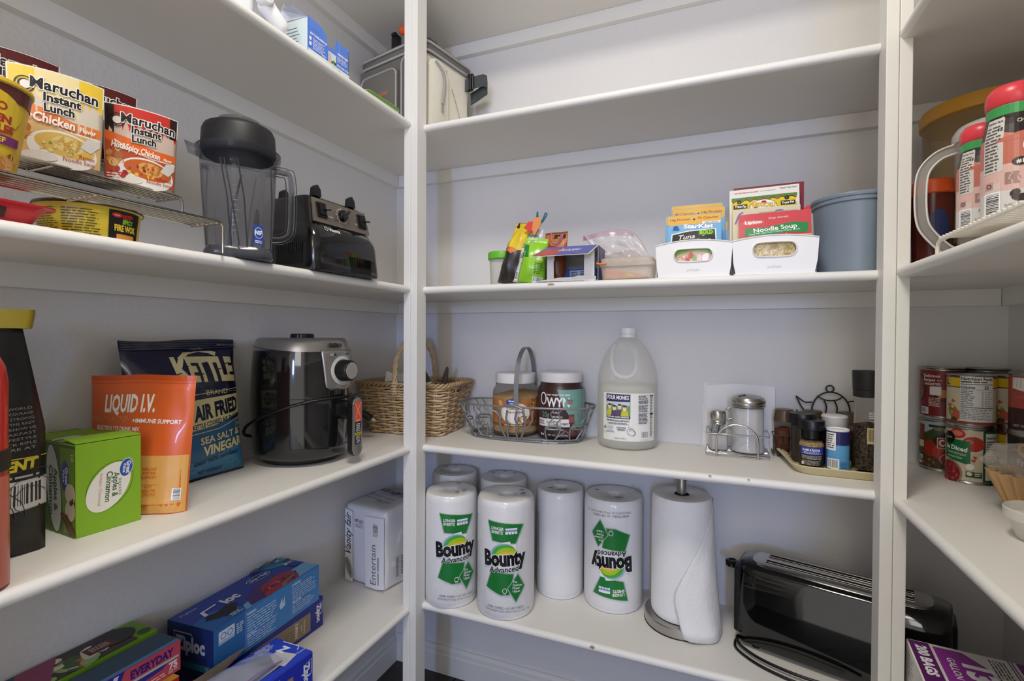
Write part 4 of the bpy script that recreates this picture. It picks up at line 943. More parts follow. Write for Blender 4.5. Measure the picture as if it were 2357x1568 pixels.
# ------------------------------------------------------------------ kraft coffee filters in a torn bag and small clear bowl
t=thing('coffee_filters','stack of fluted kraft coffee filters in a torn clear bag in front of the cans','filters',(.4560,1.010,ZC),0)
KR=M('kraft_paper','b89468',rough=.9,noise=.1,nscale=30)
b=BM(); n=18*8
def flute(r,z,k): return [((r*(1+k*math.cos(18*2*PI*i/n)))*math.cos(2*PI*i/n),(r*(1+k*math.cos(18*2*PI*i/n)))*math.sin(2*PI*i/n),z) for i in range(n)]
ring_loft(b,[flute(.028,0,.02),flute(.032,.010,.06),flute(.043,.040,.11),flute(.053,.068,.12),flute(.050,.068,.12),flute(.030,.006,.02)],cap0=True,cap1=True); recalc(b); obj('filter_cups',b,KR,t,smooth=60)
FIL2=M('cloudy_film','d8d0c4',rough=.2,alpha=.24,noise=.02,bump=.8,bscale=60)
b=BM(); r=bmesh.ops.create_icosphere(b,subdivisions=4,radius=1); bmesh.ops.scale(b,vec=(.052,.045,.028),verts=b.verts); bmesh.ops.translate(b,vec=(-.006,.004,.083),verts=b.verts); crumple(b,.016,9,45); obj('torn_bag',b,FIL2,t,smooth=80)
P=Print(flat_fn((-.012,-.050,.082),(1,.25,0),(0,.35,1))); P.poly([(.0,.018),(.045,.020),(.045,-.020),(.030,-.016),(.012,.0)],'2f7a22'); P.blobs(.028,.004,.010,.009,8,['c9b24a','4a9a35'],.003); P.build('bag_label',t)
t=thing('plastic_bowl','small cloudy plastic bowl at the right photo edge in front of the filters','bowl',(.4150,.893,ZC),0)
b=BM(); lathe(b,[(.026,0),(.030,.002),(.039,.026),(.0405,.028),(.044,.030),(.045,.042),(.0435,.044),(.0425,.042),(.0415,.031),(.037,.026),(.028,.004)],44,cap0=True,cap1=True); recalc(b); obj('bowl_body',b,M('cloudy_plastic','f0efe8',rough=.35,trans=.4,noise=.02,ior=1.2,alpha=.75),t,smooth=35)
# ================================================================== left wall, shelf C
from mathutils import noise as NZ
def bag(name,label,cat,loc,rot,W,H,T,vprof,material,wr=.004,wf=18,seed=1,taper=lambda v:1.0,back=.35,nu=36,nv=44,group=None,uw=2.6):
    """soft pouch: returns (root, surface function for prints)"""
    t=thing(name,label,cat,loc,rot=rot,group=group)
    def S(u,v,h=0,side=1):
        k=taper(v/H); a=min(1,abs(2*u/W)); f=max(0,1-a**uw)**.62*vprof(v/H)
        q=NZ.noise(Vector((u*wf,v*wf,seed)))+.5*NZ.noise(Vector((u*wf*2.3,v*wf*1.2,seed+5)))
        e=min(1,(1-a)*6)
        d=T*f*(1 if side>0 else back)+wr*q*e*(.35+.65*min(1,f*2))
        return Vector((u*k, -(d+h) if side>0 else max(d,0)+.0006, v+.006*(NZ.noise(Vector((u*9,seed,2))))*(v/H)**4))
    b=BM(); rows={}
    for side in (1,-1):
        for j in range(nv+1):
            for i in range(nu+1):
                if side<0 and i in (0,nu): rows[(side,i,j)]=rows[(1,i,j)]; continue
                rows[(side,i,j)]=b.verts.new(S(-W/2+W*i/nu,H*j/nv,0,side))
    for side in (1,-1):
        for j in range(nv):
            for i in range(nu):
                q=[rows[(side,i,j)],rows[(side,i+1,j)],rows[(side,i+1,j+1)],rows[(side,i,j+1)]]
                b.faces.new(q if side>0 else q[::-1])
    for j in (0,nv):
        lp=[rows[(1,i,j)] for i in range(nu+1)]+[rows[(-1,i,j)] for i in range(nu-1,0,-1)]
        try: b.faces.new(lp if j else lp[::-1])
        except ValueError: pass
    obj('pouch_film',b,material,t,smooth=80)
    return t,(lambda u,v,h:S(u,v,h,1))
# ---- red bottle
t=thing('red_bottle','red plastic bottle with dark strap at the left photo edge','bottle',(-.7335,.2655,ZC),face_rz(-.7335,.2655))
b=BM(); lathe(b,[(.030,0),(.0345,.004),(.035,.02),(.035,.225),(.033,.240),(.028,.252),(.018,.262),(0,.265)],40,cap0=True); obj('bottle_body',b,M('red_plastic','c4281f',rough=.25,noise=.05,coat=.3),t,smooth=50)
b=BM(); lathe(b,[(.0352,.004),(.0354,.005),(.0354,.122),(.0352,.123)],40); obj('lower_sleeve',b,M('faded_red_sleeve','cf6a58',rough=.3,noise=.05),t,smooth=50)
b=BM(); lathe(b,[(.0355,.128),(.0368,.129),(.0368,.150),(.0355,.151)],40); obj('strap',b,M('dark_strap','2a2220',rough=.6),t,smooth=40)
# ---- black coffee bag
blk=M('matt_black_film','1b1a19',rough=.42,noise=.15,nscale=20)
t,f=bag('coffee_bag','matt black bag with yellow folded top beside the red bottle','bag',(-.838,.306,ZC),(R_(-2),0,R_(58)),.142,.282,.042,lambda v:(1-.75*max(0,(v-.55)/.45))*min(1,.55+v*4),blk,wr=.012,wf=14,seed=4,taper=lambda v:1-.30*max(0,v-.55)/.45,back=.8)
b=BM(); L=[]
for z in (.282,.300,.306): L.append([(x,y,z) for x,y in rrect(-.055-.002*(z>.29),.058+.003*(z>.29),-.009,.009,.006,3)])
ring_loft(b,L); recalc(b); obj('folded_top',b,M('yellow_film','a8921c',rough=.35,noise=.15,nscale=30),t,smooth=40)
P=Print(f,du=.008,dv=.008,rough=.45,seed=3); 
for i in range(9): P.text(('THE WORLD','WITH COURAGE','AND STRONG','NOT THE EASY','YOU KNOW HE','BREAKFAST','A LIFESTYLE','BLACK RIFLE','MORE AT')[i],.048,.180-i*.0062,.0032,'8d8c86',bold=.01,rot=4,w=.034)
P.text('SCENT',.046,.106,.012,'c9b92c',bold=.05,w=.044,rot=5,shear=.2); P.rect(.018,.120,.072,.1212,'c9b92c'); P.fine(.02,.096,.07,.101,1,'a9a8a2')
P.rect(.022,.058,.072,.094,'b9b7b2'); P.barcode(.028,.060,.070,.092,bgc='c9c8c4')
for k in range(4): 
    for q in range(3): P.line([((.012+.008*q)*math.cos(a/12*2*PI)-.03+.03*k,(.016+.011*q)*math.sin(a/12*2*PI)+.05+.02*(k%2)) for a in range(9)],.0006,'3c3b39')
P.build('printed_art',t)
# ---- oatmeal cartons
def oat(label,x,y,z,rz,full):
    t=thing('oatmeal_carton',label,'box',(x,y,z),R_(rz))   # local x across the face, local -y = face
    W,D,H=.080,.088,.126
    b=BM(); box(b,0,W,0,D,0,H,bev=.0008,seg=1); obj('carton',b,M('apple_green_board','86b52a',rough=.55,noise=.04),t)
    b=BM(); prism(b,[(0,0),(W,0),(W+.001,.004),(W*.9,.030),(0.0,.034)],0,.0008,mtx=Matrix.Translation((0,0,H+.001))@Matrix.Rotation(R_(7),4,'X')); obj('open_flap',b,M('apple_green_board','86b52a'),t)
    P=Print(flat_fn((0,0,H+.0012),(1,0,0),(0,1,0)),rough=.5,seed=2)
    P.poly([(.008,.004),(.030,.016),(.048,.018),(.075,.008),(.076,.004)],'3b2b1a'); P.poly([(.030,.004),(.040,.015),(.066,.020),(.077,.006)],'e6e3dc'); P.rect(.044,.012,.056,.015,'2c4a9a'); P.build('open_slot',t)
    P=Print(flat_fn((0,0,H+.0004),(1,0,0),(0,1,0)),rough=.5,seed=2)
    P.rect(0.0,.034,.080,.088,'7da22c'); P.ell(.018,.066,.020,.010,'ddd8c8',rot=25); P.ell(.006,.056,.008,.004,'2c4a9a',rot=20); P.ell(.022,.040,.008,.0035,'c4203a',rot=10); P.fine(.03,.044,.07,.066,4,'cfdca8'); P.text('Only',.020,.047,.007,'d8e0c0',rot=10); P.build('top_print',t)
    P=Print(flat_fn((0,-.0002,0),(1,0,0),(0,0,1)),rough=.5)
    P.ringe(.040,.062,.0265,.035,.0005,'2f6a22',rot=-32); P.ell(.0385,.0605,.0235,.036,'eceae4',rot=-32)
    P.ell(.060,.083,.0088,.0135,'e8eef8',rot=-12); P.ell(.060,.083,.0080,.0125,'3457b0',rot=-12); P.text('Great',.0605,.083,.0055,'f2f4fa',bold=.03,rot=-96,w=.018); P.text('Value',.0560,.083,.0040,'f2f4fa',bold=.02,rot=-96,w=.014)
    P.text('Apples &',.0430,.062,.0075,'1f5a2a',bold=.01,rot=-94,w=.034); P.text('Cinnamon',.0345,.061,.0075,'1f5a2a',bold=.01,rot=-94,w=.042); P.text('Instant Oatmeal',.0260,.059,.0040,'d8a8a0',rot=-94,w=.044); P.fine(.050,.045,.054,.070,6,'a9b0a0')
    P.build('face_print',t)
    P=Print(flat_fn((-.0002,0,0),(0,-1,0),(0,0,1)),rough=.45)  # side towards the camera, u runs from back to front
    o=-.088
    P.rect(-.086,.002,-.001,.124,'4d6a1c'); P.poly([(-.030,.004),(-.001,.004),(-.001,.120),(-.040,.120)],'6f9426')
    P.ell(-.056,.062,.018,.060,'c9cdc4',rot=8); P.ringe(-.056,.062,.020,.062,.0007,'244a18',rot=8); P.text('Apples &',-.055,.060,.010,'274a22',bold=.03,rot=-90,w=.060); P.text('Cinnamon',-.068,.058,.010,'274a22',bold=.03,rot=-90,w=.070)
    P.ell(-.026,.082,.0095,.021,'2b479c'); P.text('Great',-.0245,.082,.007,'e6eaf6',bold=.03,rot=-90,w=.024); P.text('Value',-.0310,.082,.005,'e6eaf6',bold=.02,rot=-90,w=.018)
    P.ell(-.012,.059,.013,.014,'d9cdb0'); P.ell(-.012,.036,.013,.014,'d9cdb0'); P.ell(-.010,.047,.004,.004,'5a3a22'); P.ell(-.006,.050,.0022,.004,'2c1a10')
    for i in range(3): P.line([(-.036+.007*i,.030),(-.010+.006*i,.003)],.0042,('5a3420','7a4a30','6a3c26')[i])
    P.text('10',-.010,.108,.008,'c9d4b0',bold=.02,rot=-90); P.build('side_print',t)
    return t
oat('green oatmeal carton with opened top, front one beside the black bag',-.7925,.3955,ZC,87,True)
oat('green oatmeal carton hidden behind the front one, against the wall',-.8835,.4020,ZC,90,False).scale=(.95,.78,.97)
# ---- orange pouch
ang=math.atan2(.342,.94)
ORG=M('orange_film','d5602a',rough=.35,noise=.05,nscale=12,coat=.2)
t,f=bag('drink_mix_pouch','orange and tan drink mix pouch standing behind the oatmeal carton','pouch',(-.8320,.4985,ZC),(R_(-3),0,ang+0.02),.168,.212,.026,lambda v:(.35+.65*max(0,1-v/.9))*min(1,.8+v*3) if v<.93 else .25,ORG,wr=.0035,wf=16,seed=8,taper=lambda v:.90+.10*v)
P=Print(f,du=.008,dv=.008,rough=.33,seed=5); TN='dba45a'
P.rect(-.083,.001,.083,.088,TN,bump=True); P.rect(-.083,.199,.083,.2005,'c9561f'); P.rect(-.0835,.204,.0835,.2118,'c8521f')
P.text('LIQUID I.V.',-.014,.155,.026,'f1ece6',bold=.035,w=.082,shear=.12); P.text('HYDRATION MULTIPLIER',-.045,.139,.0085,'e08a55',bold=.02,w=.062,shear=.3); P.text('+IMMUNE SUPPORT',.032,.137,.0062,'f1ece6',bold=.03,w=.076,rot=-2); P.text('ELECTROLYTE DRINK MIX',-.030,.126,.0062,'f1ece6',bold=.03,w=.074,rot=-2)
for i,s in enumerate(('IMMUNE','SYSTEM','SUPPORT')): P.text(s,.030,.066-i*.0062,.0042,'d8742e',bold=.02)
for i,s in enumerate(('GUT','HEALTH','SUPPORT')): P.text(s,.030,.040-i*.0062,.0042,'d8742e',bold=.02)
P.rect(.015,.0445,.045,.0449,'d8742e'); P.text('(453g)',.022,.010,.0055,'d8742e',shear=.3); P.barcode(.066,.020,.078,.038,vert=False); P.build('printed_art',t)
# ---- chip bag
NAVY=M('navy_chip_film','171a3c',rough=.28,noise=.1,nscale=10,coat=.4)
t,f=bag('chip_bag','navy and blue bag of sea salt and vinegar chips leaning on the wall','bag',(-.9000,.632,ZC),(R_(-6.5),0,R_(90)),.222,.266,.042,lambda v:math.sin(PI*min(1,max(0,(v-.02)/.90)))**.7 if v<.92 else .02,NAVY,wr=.006,wf=13,seed=11,taper=lambda v:.98-.06*math.sin(PI*v),back=.5)
P=Print(f,du=.007,dv=.007,rough=.3,seed=6); CR='d9cf9c'
P.poly([(-.109,.004),(.109,.004),(.109,.118),(.0,.112),(-.109,.100)],'2c5f88'); P.poly([(-.109,.004),(.109,.004),(.109,.060),(.03,.040),(-.109,.030)],'3f7fa8')
P.text('KETTLE',.030,.186,.044,CR,bold=.055,w=.130,rot=-2); P.poly([(-.020,.232),(.004,.246),(.036,.250),(.066,.240),(.060,.232),(.050,.238),(.030,.242),(.006,.238),(-.014,.228)],CR)
for q in ((-.030,.200),(-.012,.212),(.016,.196),(.034,.218),(.058,.204),(.078,.214),(.088,.196)): P.line([(q[0]-.008,q[1]),(q[0]+.006,q[1]+.003)],.0018,'141634')
P.text('BRAND',.040,.158,.009,CR,w=.05); P.rect(.070,.161,.104,.1616,CR)
P.poly([(-.03,.150),(.102,.156),(.105,.158),(.104,.118),(.03,.100),(-.03,.094)],CR); P.text('AIR FRIED',.040,.118,.026,'161a34',bold=.05,w=.112,rot=6); P.text('KETTLE COOKED AIR FINISHED',.040,.103,.0085,'161a34',bold=.03,w=.118,rot=6)
P.line([(-.03,.088),(.04,.093),(.104,.111)],.0012,CR); P.line([(-.03,.160),(.04,.163),(.104,.167)],.0012,CR)
P.text('SEA SALT &',.045,.072,.0125,CR,bold=.02,w=.096,rot=5); P.text('VINEGAR',.052,.050,.0175,CR,bold=.04,w=.098,rot=5); P.text('GREAT TASTE...NATURALLY',.040,.034,.0065,'17305a',bold=.03,w=.104,rot=5); P.text('NET WEIGHT',.030,.012,.0062,'17305a',bold=.02)
P.ringe(.094,.092,.012,.014,.0008,CR); P.text('30%',.094,.093,.006,CR); P.text('LESS',.094,.086,.004,CR); P.text("BEST IN WORLD",.090,.252,.0035,CR); P.build('printed_art',t)
b=BM()
for i in range(4): box(b,-.107,.107,-.0052,-.0030,.2485+i*.0042,.2500+i*.0042)
o=obj('seal_ridges',b,NAVY,t); o['kind']='stuff'

# ---- air fryer
def fryer():
    cx,cy=-.8550,.8530; t=thing('air_fryer','black and silver air fryer with big front dial between the chips and the wicker basket','air fryer',(cx,cy,ZC),R_(92)); t.scale=(1,1,.965)
    GR=M('graphite_gloss','161617',rough=.09,noise=.05,coat=.7); SV=M('satin_silver_paint','9c9894',rough=.3,metal=.75,noise=.03)
    def R(z):
        k=z/.277; return .0925+.0125*math.sin(PI*min(1,.14+k*.72))-.004*max(0,k-.85)/.15
    n=64
    def sec(z,d=0): 
        r=R(z)+d; return [(r*math.cos(2*PI*i/n)*.96,r*1.02*math.sin(2*PI*i/n),z) for i in range(n)]
    b=BM(); ring_loft(b,[sec(.012,-.016),sec(.014,-.006)]+[sec(.020+.0225*i) for i in range(11)]+[sec(.250)]); obj('housing',b,GR,t,smooth=50)
    b=BM(); ring_loft(b,[sec(.2485,.0006),sec(.255,.0006),sec(.268,.0002),sec(.2745,-.002),sec(.2775,-.006),sec(.2780,-.05)],cap0=True,cap1=True)
    # the silver band is deeper at the front than at the sides
    for v in b.verts:
        if v.co.z<.2490: v.co.z+=.010*max(0,(v.co.y/.1+.6))
    obj('top_band',b,SV,t,smooth=50)
    b=BM(); lathe(b,[(.080,0.004),(.083,.012),(.083,.02)],40,cap0=True); obj('foot_ring',b,BLACKP,t,smooth=40)
    def SF(u,z,h=0):
        r=R(z)+h; a=u/.1; return Vector((r*.96*math.sin(a),-r*1.02*math.cos(a),z))
    # control panel slab
    b=BM(); rows=[]; nx,nz=20,12
    def hw(z): return .041+.0085*(z-.165)/.088
    for j in range(nz+1):
        z=.164+.088*j/nz; cut=0
        if z<.172: cut=(.172-z)*1.2
        rows.append([(b.verts.new(SF((-1+2*i/nx)*(hw(z)-cut),z,.0055))) for i in range(nx+1)])
    for j in range(nz):
        for i in range(nx): b.faces.new((rows[j][i],rows[j][i+1],rows[j+1][i+1],rows[j+1][i]))
    obj('control_panel',b,SV,t,smooth=60).modifiers.new('thick','SOLIDIFY').thickness=.005
    P=Print(lambda u,v,h:SF(u,v,.0056+h),du=.006,rough=.4)
    P.text('CHEFMAN',-.014,.2580,.0085,'0c0c0c',bold=.05,w=.036); 
    P.ringe(.0,.206,.0315,.0325,.0085,'c9c7c4'); 
    for i in range(22):
        a=R_(200+i*7); P.line([(.0265*math.cos(a),.206+.0275*math.sin(a)),(.0285*math.cos(a),.206+.0295*math.sin(a))],.0007,'3a3a3a')
    P.rect(-.032,.2395,-.022,.2440,'8f9bb0'); P.rect(-.023,.2395,-.017,.2440,'2a2a2c'); P.rect(.016,.2405,.026,.2445,'3a3a3c'); P.line([(-.036,.174),(-.040,.236),(-.037,.2415)],.0006,'77736f'); P.fine(-.034,.234,-.024,.236,1,'55524f'); P.build('panel_print',t)
    # dial
    mt=Matrix.Translation(SF(0,.206,.006))@Matrix.Rotation(R_(90),4,'X')@Matrix.Scale(1.2,4)
    b=BM(); m=48; rings=[]
    for r,z,k in ((.0205,-.006,0),(.0205,.001,0),(.0195,.003,1),(.0188,.016,1),(.0178,.0185,0),(.0160,.0190,0)):
        rings.append([((r+(.0006 if (i%2 and k) else 0))*math.cos(2*PI*i/m),(r+(.0006 if (i%2 and k) else 0))*math.sin(2*PI*i/m),z) for i in range(m)])
    ring_loft(b,rings,cap1=True); bmesh.ops.transform(b,matrix=mt,verts=b.verts); recalc(b); d=obj('dial',b,BLACKP,t,smooth=25)
    b=BM(); lathe(b,[(.0155,.0188),(.0152,.0198),(0,.0200)],40); bmesh.ops.transform(b,matrix=mt,verts=b.verts); recalc(b); obj('dial_cap',b,M('dial_cap_silver','b5b1ab',rough=.35,metal=.6),d,smooth=40)
    # top vent dial
    b=BM(); rings=[]
    for r,z in ((.024,.277),(.0245,.281),(.0235,.286),(.021,.2875)): rings.append([((r+(.0007 if i%2 else 0))*math.cos(2*PI*i/60),(r+(.0007 if i%2 else 0))*math.sin(2*PI*i/60),z) for i in range(60)])
    ring_loft(b,rings); bmesh.ops.translate(b,vec=(0,.0,0),verts=b.verts); obj('top_dial',b,BLACKP,t,smooth=25)
    # basket drawer seam
    b=BM()
    for zz,a0,a1 in ((.148,-95,95),): tube(b,[SF(.1*R_(a),zz,.0004) for a in range(a0,a1,5)],.0007,5)
    tube(b,[SF(.1*R_(a),.038+.00005*abs(a),.0003) for a in range(-62,63,4)],.0006,5)
    for s in (-1,1): tube(b,[SF(s*.108,.040+.104*i/8,.0003) for i in range(9)],.0006,5)
    o=obj('drawer_seam',b,M('seam_black','050505',rough=.6),t); o['kind']='stuff'
    # handle neck and grip
    b=BM(); prism(b,rrect(-.016,.016,.098,.140,.012,5),0,.034,mtx=Matrix.Translation((0,-.099,0))@Matrix.Rotation(R_(90),4,'X'),bev=.002); obj('handle_neck',b,BLACKP,t,smooth=40)
    gy=-.134
    b=BM(); prism(b,rrect(-.0145,.0145,.018,.148,.0143,8),0,.012,mtx=Matrix.Translation((0,gy,0))@Matrix.Rotation(R_(90),4,'X')@Matrix.Rotation(R_(0),4,'X'),bev=.0015); g=obj('grip',b,BLACKP,t,smooth=40)
    b=BM(); prism(b,rrect(-.0143,.0143,.0185,.1475,.0141,8),0,.0035,mtx=Matrix.Translation((0,gy-.0122,0))@Matrix.Rotation(R_(90),4,'X'),bev=.0012); obj('silver_trim',b,SV,g,smooth=40)
    P=Print(flat_fn((0,gy-.0159,0),(1,0,0),(0,0,1)),rough=.4)
    P.rect(-.0098,.094,.0098,.138,'e8502a'); P.line([(-.0092,.136),(.0092,.102)],.0008,'f2d8cc'); P.line([(.0092,.136),(-.0092,.102)],.0008,'f2d8cc'); P.ringe(0,.122,.006,.008,.0005,'f09070'); P.fine(-.008,.095,.008,.099,2,'f2d8cc',al='C'); P.rect(-.0098,.045,.0098,.0935,'171717'); P.fine(-.0075,.072,.0075,.091,5,'d2d0cc',al='C'); P.rect(-.0098,.0645,.0098,.0705,'e8d22c'); P.text('WARNING!',0,.0658,.0036,'171717',bold=.04,w=.017); P.fine(-.0075,.047,.0075,.063,5,'d2d0cc',al='C'); P.build('warning_sticker',g)
    # cord wrapped round and plug
    b=BM(); pts=[]
    for a,z,h in ((14,.149,.020),(-2,.148,.014),(-25,.146,.004),(-50,.139,.004),(-72,.127,.005),(-95,.108,.008),(-112,.088,.016),(-118,.070,.017),(-112,.066,.008)): pts.append(SF(.1*R_(a),z,h))
    tube(b,spline(pts,7),.0032,8)
    pts=[Vector(p) for p in ((.098,.050,.115),(.140,.045,.112),(.178,.020,.098),(.192,.004,.084))]
    tube(b,spline(pts,7),.0032,8); c=obj('cord',b,BLACKP,t,smooth=60)
    p0,p1=pts[-1],pts[-1]+(pts[-1]-pts[-2]).normalized()*.030+Vector((.004,-.004,-.004))
    b=BM(); tube(b,[p0-(p1-p0)*.2,p0,p0.lerp(p1,.5),p1],lambda s:.0045+.0055*s,10); tube(b,[p1,p1+(p1-p0)*.28],.0095,10); obj('plug',b,BLACKP,c,smooth=40)
    dv=(p1-p0).normalized(); sd=dv.cross(Vector((0,0,1))).normalized()
    for s in (-1,1):
        b=BM(); q=p1+dv*.008+sd*.005*s; tube(b,[q,q+dv*.014],.0014,6,flat=(.0008,.0028)); obj('prong',b,CHROME,c)
fryer()

# ================================================================== left wall, shelf D
def carton(name,label,x,y,z,rz,L,D,H,col,bev=.0012,group=None):
    """box whose long face looks along local -y; x,y,z is its lower right front corner; local x runs along the length to the left as negative"""
    t=thing(name,label,'box',(x,y,z),R_(rz),group=group)
    b=BM(); box(b,-L,0,0,D,0,H,bev=bev,seg=1); obj('carton',b,M('board_'+col,col,rough=.42,noise=.05,nscale=12),t)
    return t,flat_fn((0,-.0002,0),(1,0,0),(0,0,1)),flat_fn((0,0,H+.0002),(1,0,0),(0,1,0)),flat_fn((-L-.0002,0,0),(0,-1,0),(0,0,1)),flat_fn((.0002,0,0),(0,1,0),(0,0,1))
def ziplogo(P,x,y,h,rot,w,col='e6e8f2'):
    P.text('Ziploc',x,y,h,col,bold=.05,rot=rot,w=w)
    c,s=math.cos(R_(rot)),math.sin(R_(rot)); q=lambda a,b_:(x+c*a-s*b_,y+s*a+c*b_)
    P.line([q(-w*.46,h*.15),q(-w*.56,h*1.28),q(w*.05,h*1.28),q(w*.10,h*1.0)],h*.09,col)
# lower closed box against the wall
t,ff,ft,fe,fr=carton('storage_bag_box','deep blue storage bag box at the bottom, with brown panel, under the freezer box',-.840,.902,ZD,90,.272,.112,.068,'232c8c')
P=Print(ff,rough=.4); P.rect(-.20,.008,-.040,.050,'8f7c66',r=.003); P.ringe(-.100,.026,.008,.010,.0008,'3a3340'); P.fine(-.085,.012,-.075,.046,6,'d8ccb8'); P.text('Variability',-.060,.028,.0048,'e4dccc',rot=-90,w=.030); P.text('made',-.068,.028,.0048,'e4dccc',rot=-90); P.fine(-.082,.018,-.077,.038,3,'d8ccb8')
ziplogo(P,-.021,.036,.0125,-90,.040); P.build('printed_front',t)
# upper freezer box with torn top
t,ff,ft,fe,fr=carton('freezer_bag_box','light blue freezer bag box with torn top, stacked on the deep blue box',-.838,.886,ZD+.0685,93.5,.272,.112,.079,'2f6fae')
P=Print(ff,rough=.4,seed=4); P.rect(-.272,0.0,0,.079,'3f86c8'); P.rect(-.272,0,-.205,.079,'2c6aa8')
P.rect(-.262,.046,-.228,.070,'d8e2ee',r=.002); P.rect(-.262,.046,-.228,.052,'a9c4e0'); P.ringe(-.252,.060,.006,.006,.0016,'3f86c8'); P.ringe(-.238,.060,.006,.006,.0016,'3f86c8'); P.fine(-.224,.046,-.208,.066,5,'cfe0f0')
P.rect(-.203,.003,-.2025,.076,'8fbbe4'); P.text('WARNING',-.190,.068,.0045,'e2eef8',bold=.04,w=.022); P.fine(-.200,.030,-.125,.066,7,'cfe0f0',fill=.35); P.fine(-.200,.006,-.125,.028,5,'cfe0f0',fill=.35); P.text('CAUTION',-.190,.026,.0045,'e2eef8',bold=.04,w=.022); P.poly([(-.120,.045),(-.112,.058),(-.110,.045),(-.106,.060),(-.104,.040),(-.116,.036)],'cfe0f0')
P.rect(-.088,.003,-.0875,.076,'8fbbe4'); P.text('ATTENTION',-.072,.068,.0045,'e2eef8',bold=.04,w=.026); P.fine(-.084,.034,-.008,.066,7,'cfe0f0',fill=.35); P.text('PRECAUCION',-.070,.030,.0042,'e2eef8',bold=.04,w=.026); P.fine(-.084,.008,-.010,.028,5,'cfe0f0',fill=.35); P.build('printed_front',t)
P=Print(ft,rough=.38,seed=5); P.rect(-.271,.001,-.001,.111,'27409c'); P.poly([(-.271,.001),(-.19,.001),(-.20,.045),(-.235,.060),(-.271,.050)],'2c66b0'); P.poly([(-.08,.111),(-.001,.111),(-.001,.065),(-.05,.085)],'3f8fb4'); P.poly([(-.20,.001),(-.001,.001),(-.001,.040),(-.11,.040),(-.19,.020)],'7fb8e0')
P.poly([(-.185,.004),(-.150,.002),(-.060,.002),(-.040,.030),(-.075,.058),(-.130,.055),(-.170,.035)],'4a2f72'); P.poly([(-.150,.003),(-.062,.003),(-.048,.014),(-.090,.022),(-.140,.018)],'b3242e'); P.poly([(-.140,.026),(-.092,.028),(-.050,.022),(-.042,.040),(-.070,.052),(-.120,.046)],'a03040'); P.blobs(-.10,.018,.045,.014,26,['c8404a','8f1c28','d8606a','a82834'],.0045,seed=9)
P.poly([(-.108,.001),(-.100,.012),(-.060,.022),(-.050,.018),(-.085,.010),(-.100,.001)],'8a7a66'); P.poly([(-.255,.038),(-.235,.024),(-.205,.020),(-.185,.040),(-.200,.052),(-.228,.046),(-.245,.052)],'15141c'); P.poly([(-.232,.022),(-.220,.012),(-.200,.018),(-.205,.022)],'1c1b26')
P.ell(-.095,.080,.030,.012,'cfe0ee'); P.ell(-.095,.080,.0285,.0108,'1d2f72'); P.text('Grip n Seal',-.095,.0765,.0080,'dfe6f2',bold=.03,w=.046); P.text('loc',-.180,.054,.022,'e6e8f2',bold=.05,w=.034); P.poly([(-.246,.052),(-.240,.072),(-.205,.074),(-.207,.070),(-.235,.068),(-.238,.052)],'e6e8f2'); P.text('SC Johnson',-.245,.092,.006,'dfe6f2',w=.034)
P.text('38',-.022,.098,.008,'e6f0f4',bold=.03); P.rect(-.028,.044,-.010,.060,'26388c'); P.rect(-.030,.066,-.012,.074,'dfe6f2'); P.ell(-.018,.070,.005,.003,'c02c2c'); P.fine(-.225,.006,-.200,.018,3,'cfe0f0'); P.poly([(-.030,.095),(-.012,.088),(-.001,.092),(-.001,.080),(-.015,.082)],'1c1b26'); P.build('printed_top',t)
b=BM(); 
pts=[(-.090,.111),(-.070,.108),(-.055,.112),(-.035,.107),(-.012,.111)]; 
for (x0,y0),(x1,y1) in zip(pts[:-1],pts[1:]): b.faces.new([b.verts.new(q) for q in ((x0,y0,.079),(x1,y1,.079),(x1,y1-.004,.086),((x0+x1)/2,y0-.006,.089),(x0,y0-.003,.085))])
o=obj('torn_flap',b,CARD,t); o['kind']='stuff'
P=Print(fe,rough=.4); P.rect(-.112,0,0,.079,'1d2f66'); P.rect(-.112,0,0,.012,'1f6478'); ziplogo(P,-.056,.032,.024,0,.072,'b9bfd8'); P.text('38',-.016,.004,.007,'8fa8c0'); P.build('printed_end',t)
# front box with a torn opening and a bag
t,ff,ft,fe,fr=carton('storage_bag_box','bright blue storage bag box torn open with clear bags showing, nearest the shelf edge',-.7085,.7340,ZD,87,.270,.100,.0695,'2432b4')
P=Print(ff,rough=.4); P.rect(-.23,.008,-.046,.050,'8f7c66',r=.003); ziplogo(P,-.022,.034,.0135,-90,.044); P.text('pour le repas',-.105,.058,.005,'dfe2f4',w=.06); P.fine(-.085,.014,-.060,.044,5,'d8ccb8'); P.build('printed_front',t)
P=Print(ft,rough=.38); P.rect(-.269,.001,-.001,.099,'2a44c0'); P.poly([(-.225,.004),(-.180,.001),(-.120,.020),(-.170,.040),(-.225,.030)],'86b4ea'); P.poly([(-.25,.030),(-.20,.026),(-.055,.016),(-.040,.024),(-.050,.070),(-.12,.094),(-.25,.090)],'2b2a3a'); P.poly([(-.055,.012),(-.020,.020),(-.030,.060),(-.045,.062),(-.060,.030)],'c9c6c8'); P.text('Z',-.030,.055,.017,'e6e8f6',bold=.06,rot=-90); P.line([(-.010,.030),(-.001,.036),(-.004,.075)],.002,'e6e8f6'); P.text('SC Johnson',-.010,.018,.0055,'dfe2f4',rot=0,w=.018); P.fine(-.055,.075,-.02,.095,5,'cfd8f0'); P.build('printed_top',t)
FB=M('storage_bag_film','c9cfe2',rough=.18,alpha=.42,noise=.02,bump=.6,bscale=30)
b=BM(); nu,nv=24,12; rows=[]
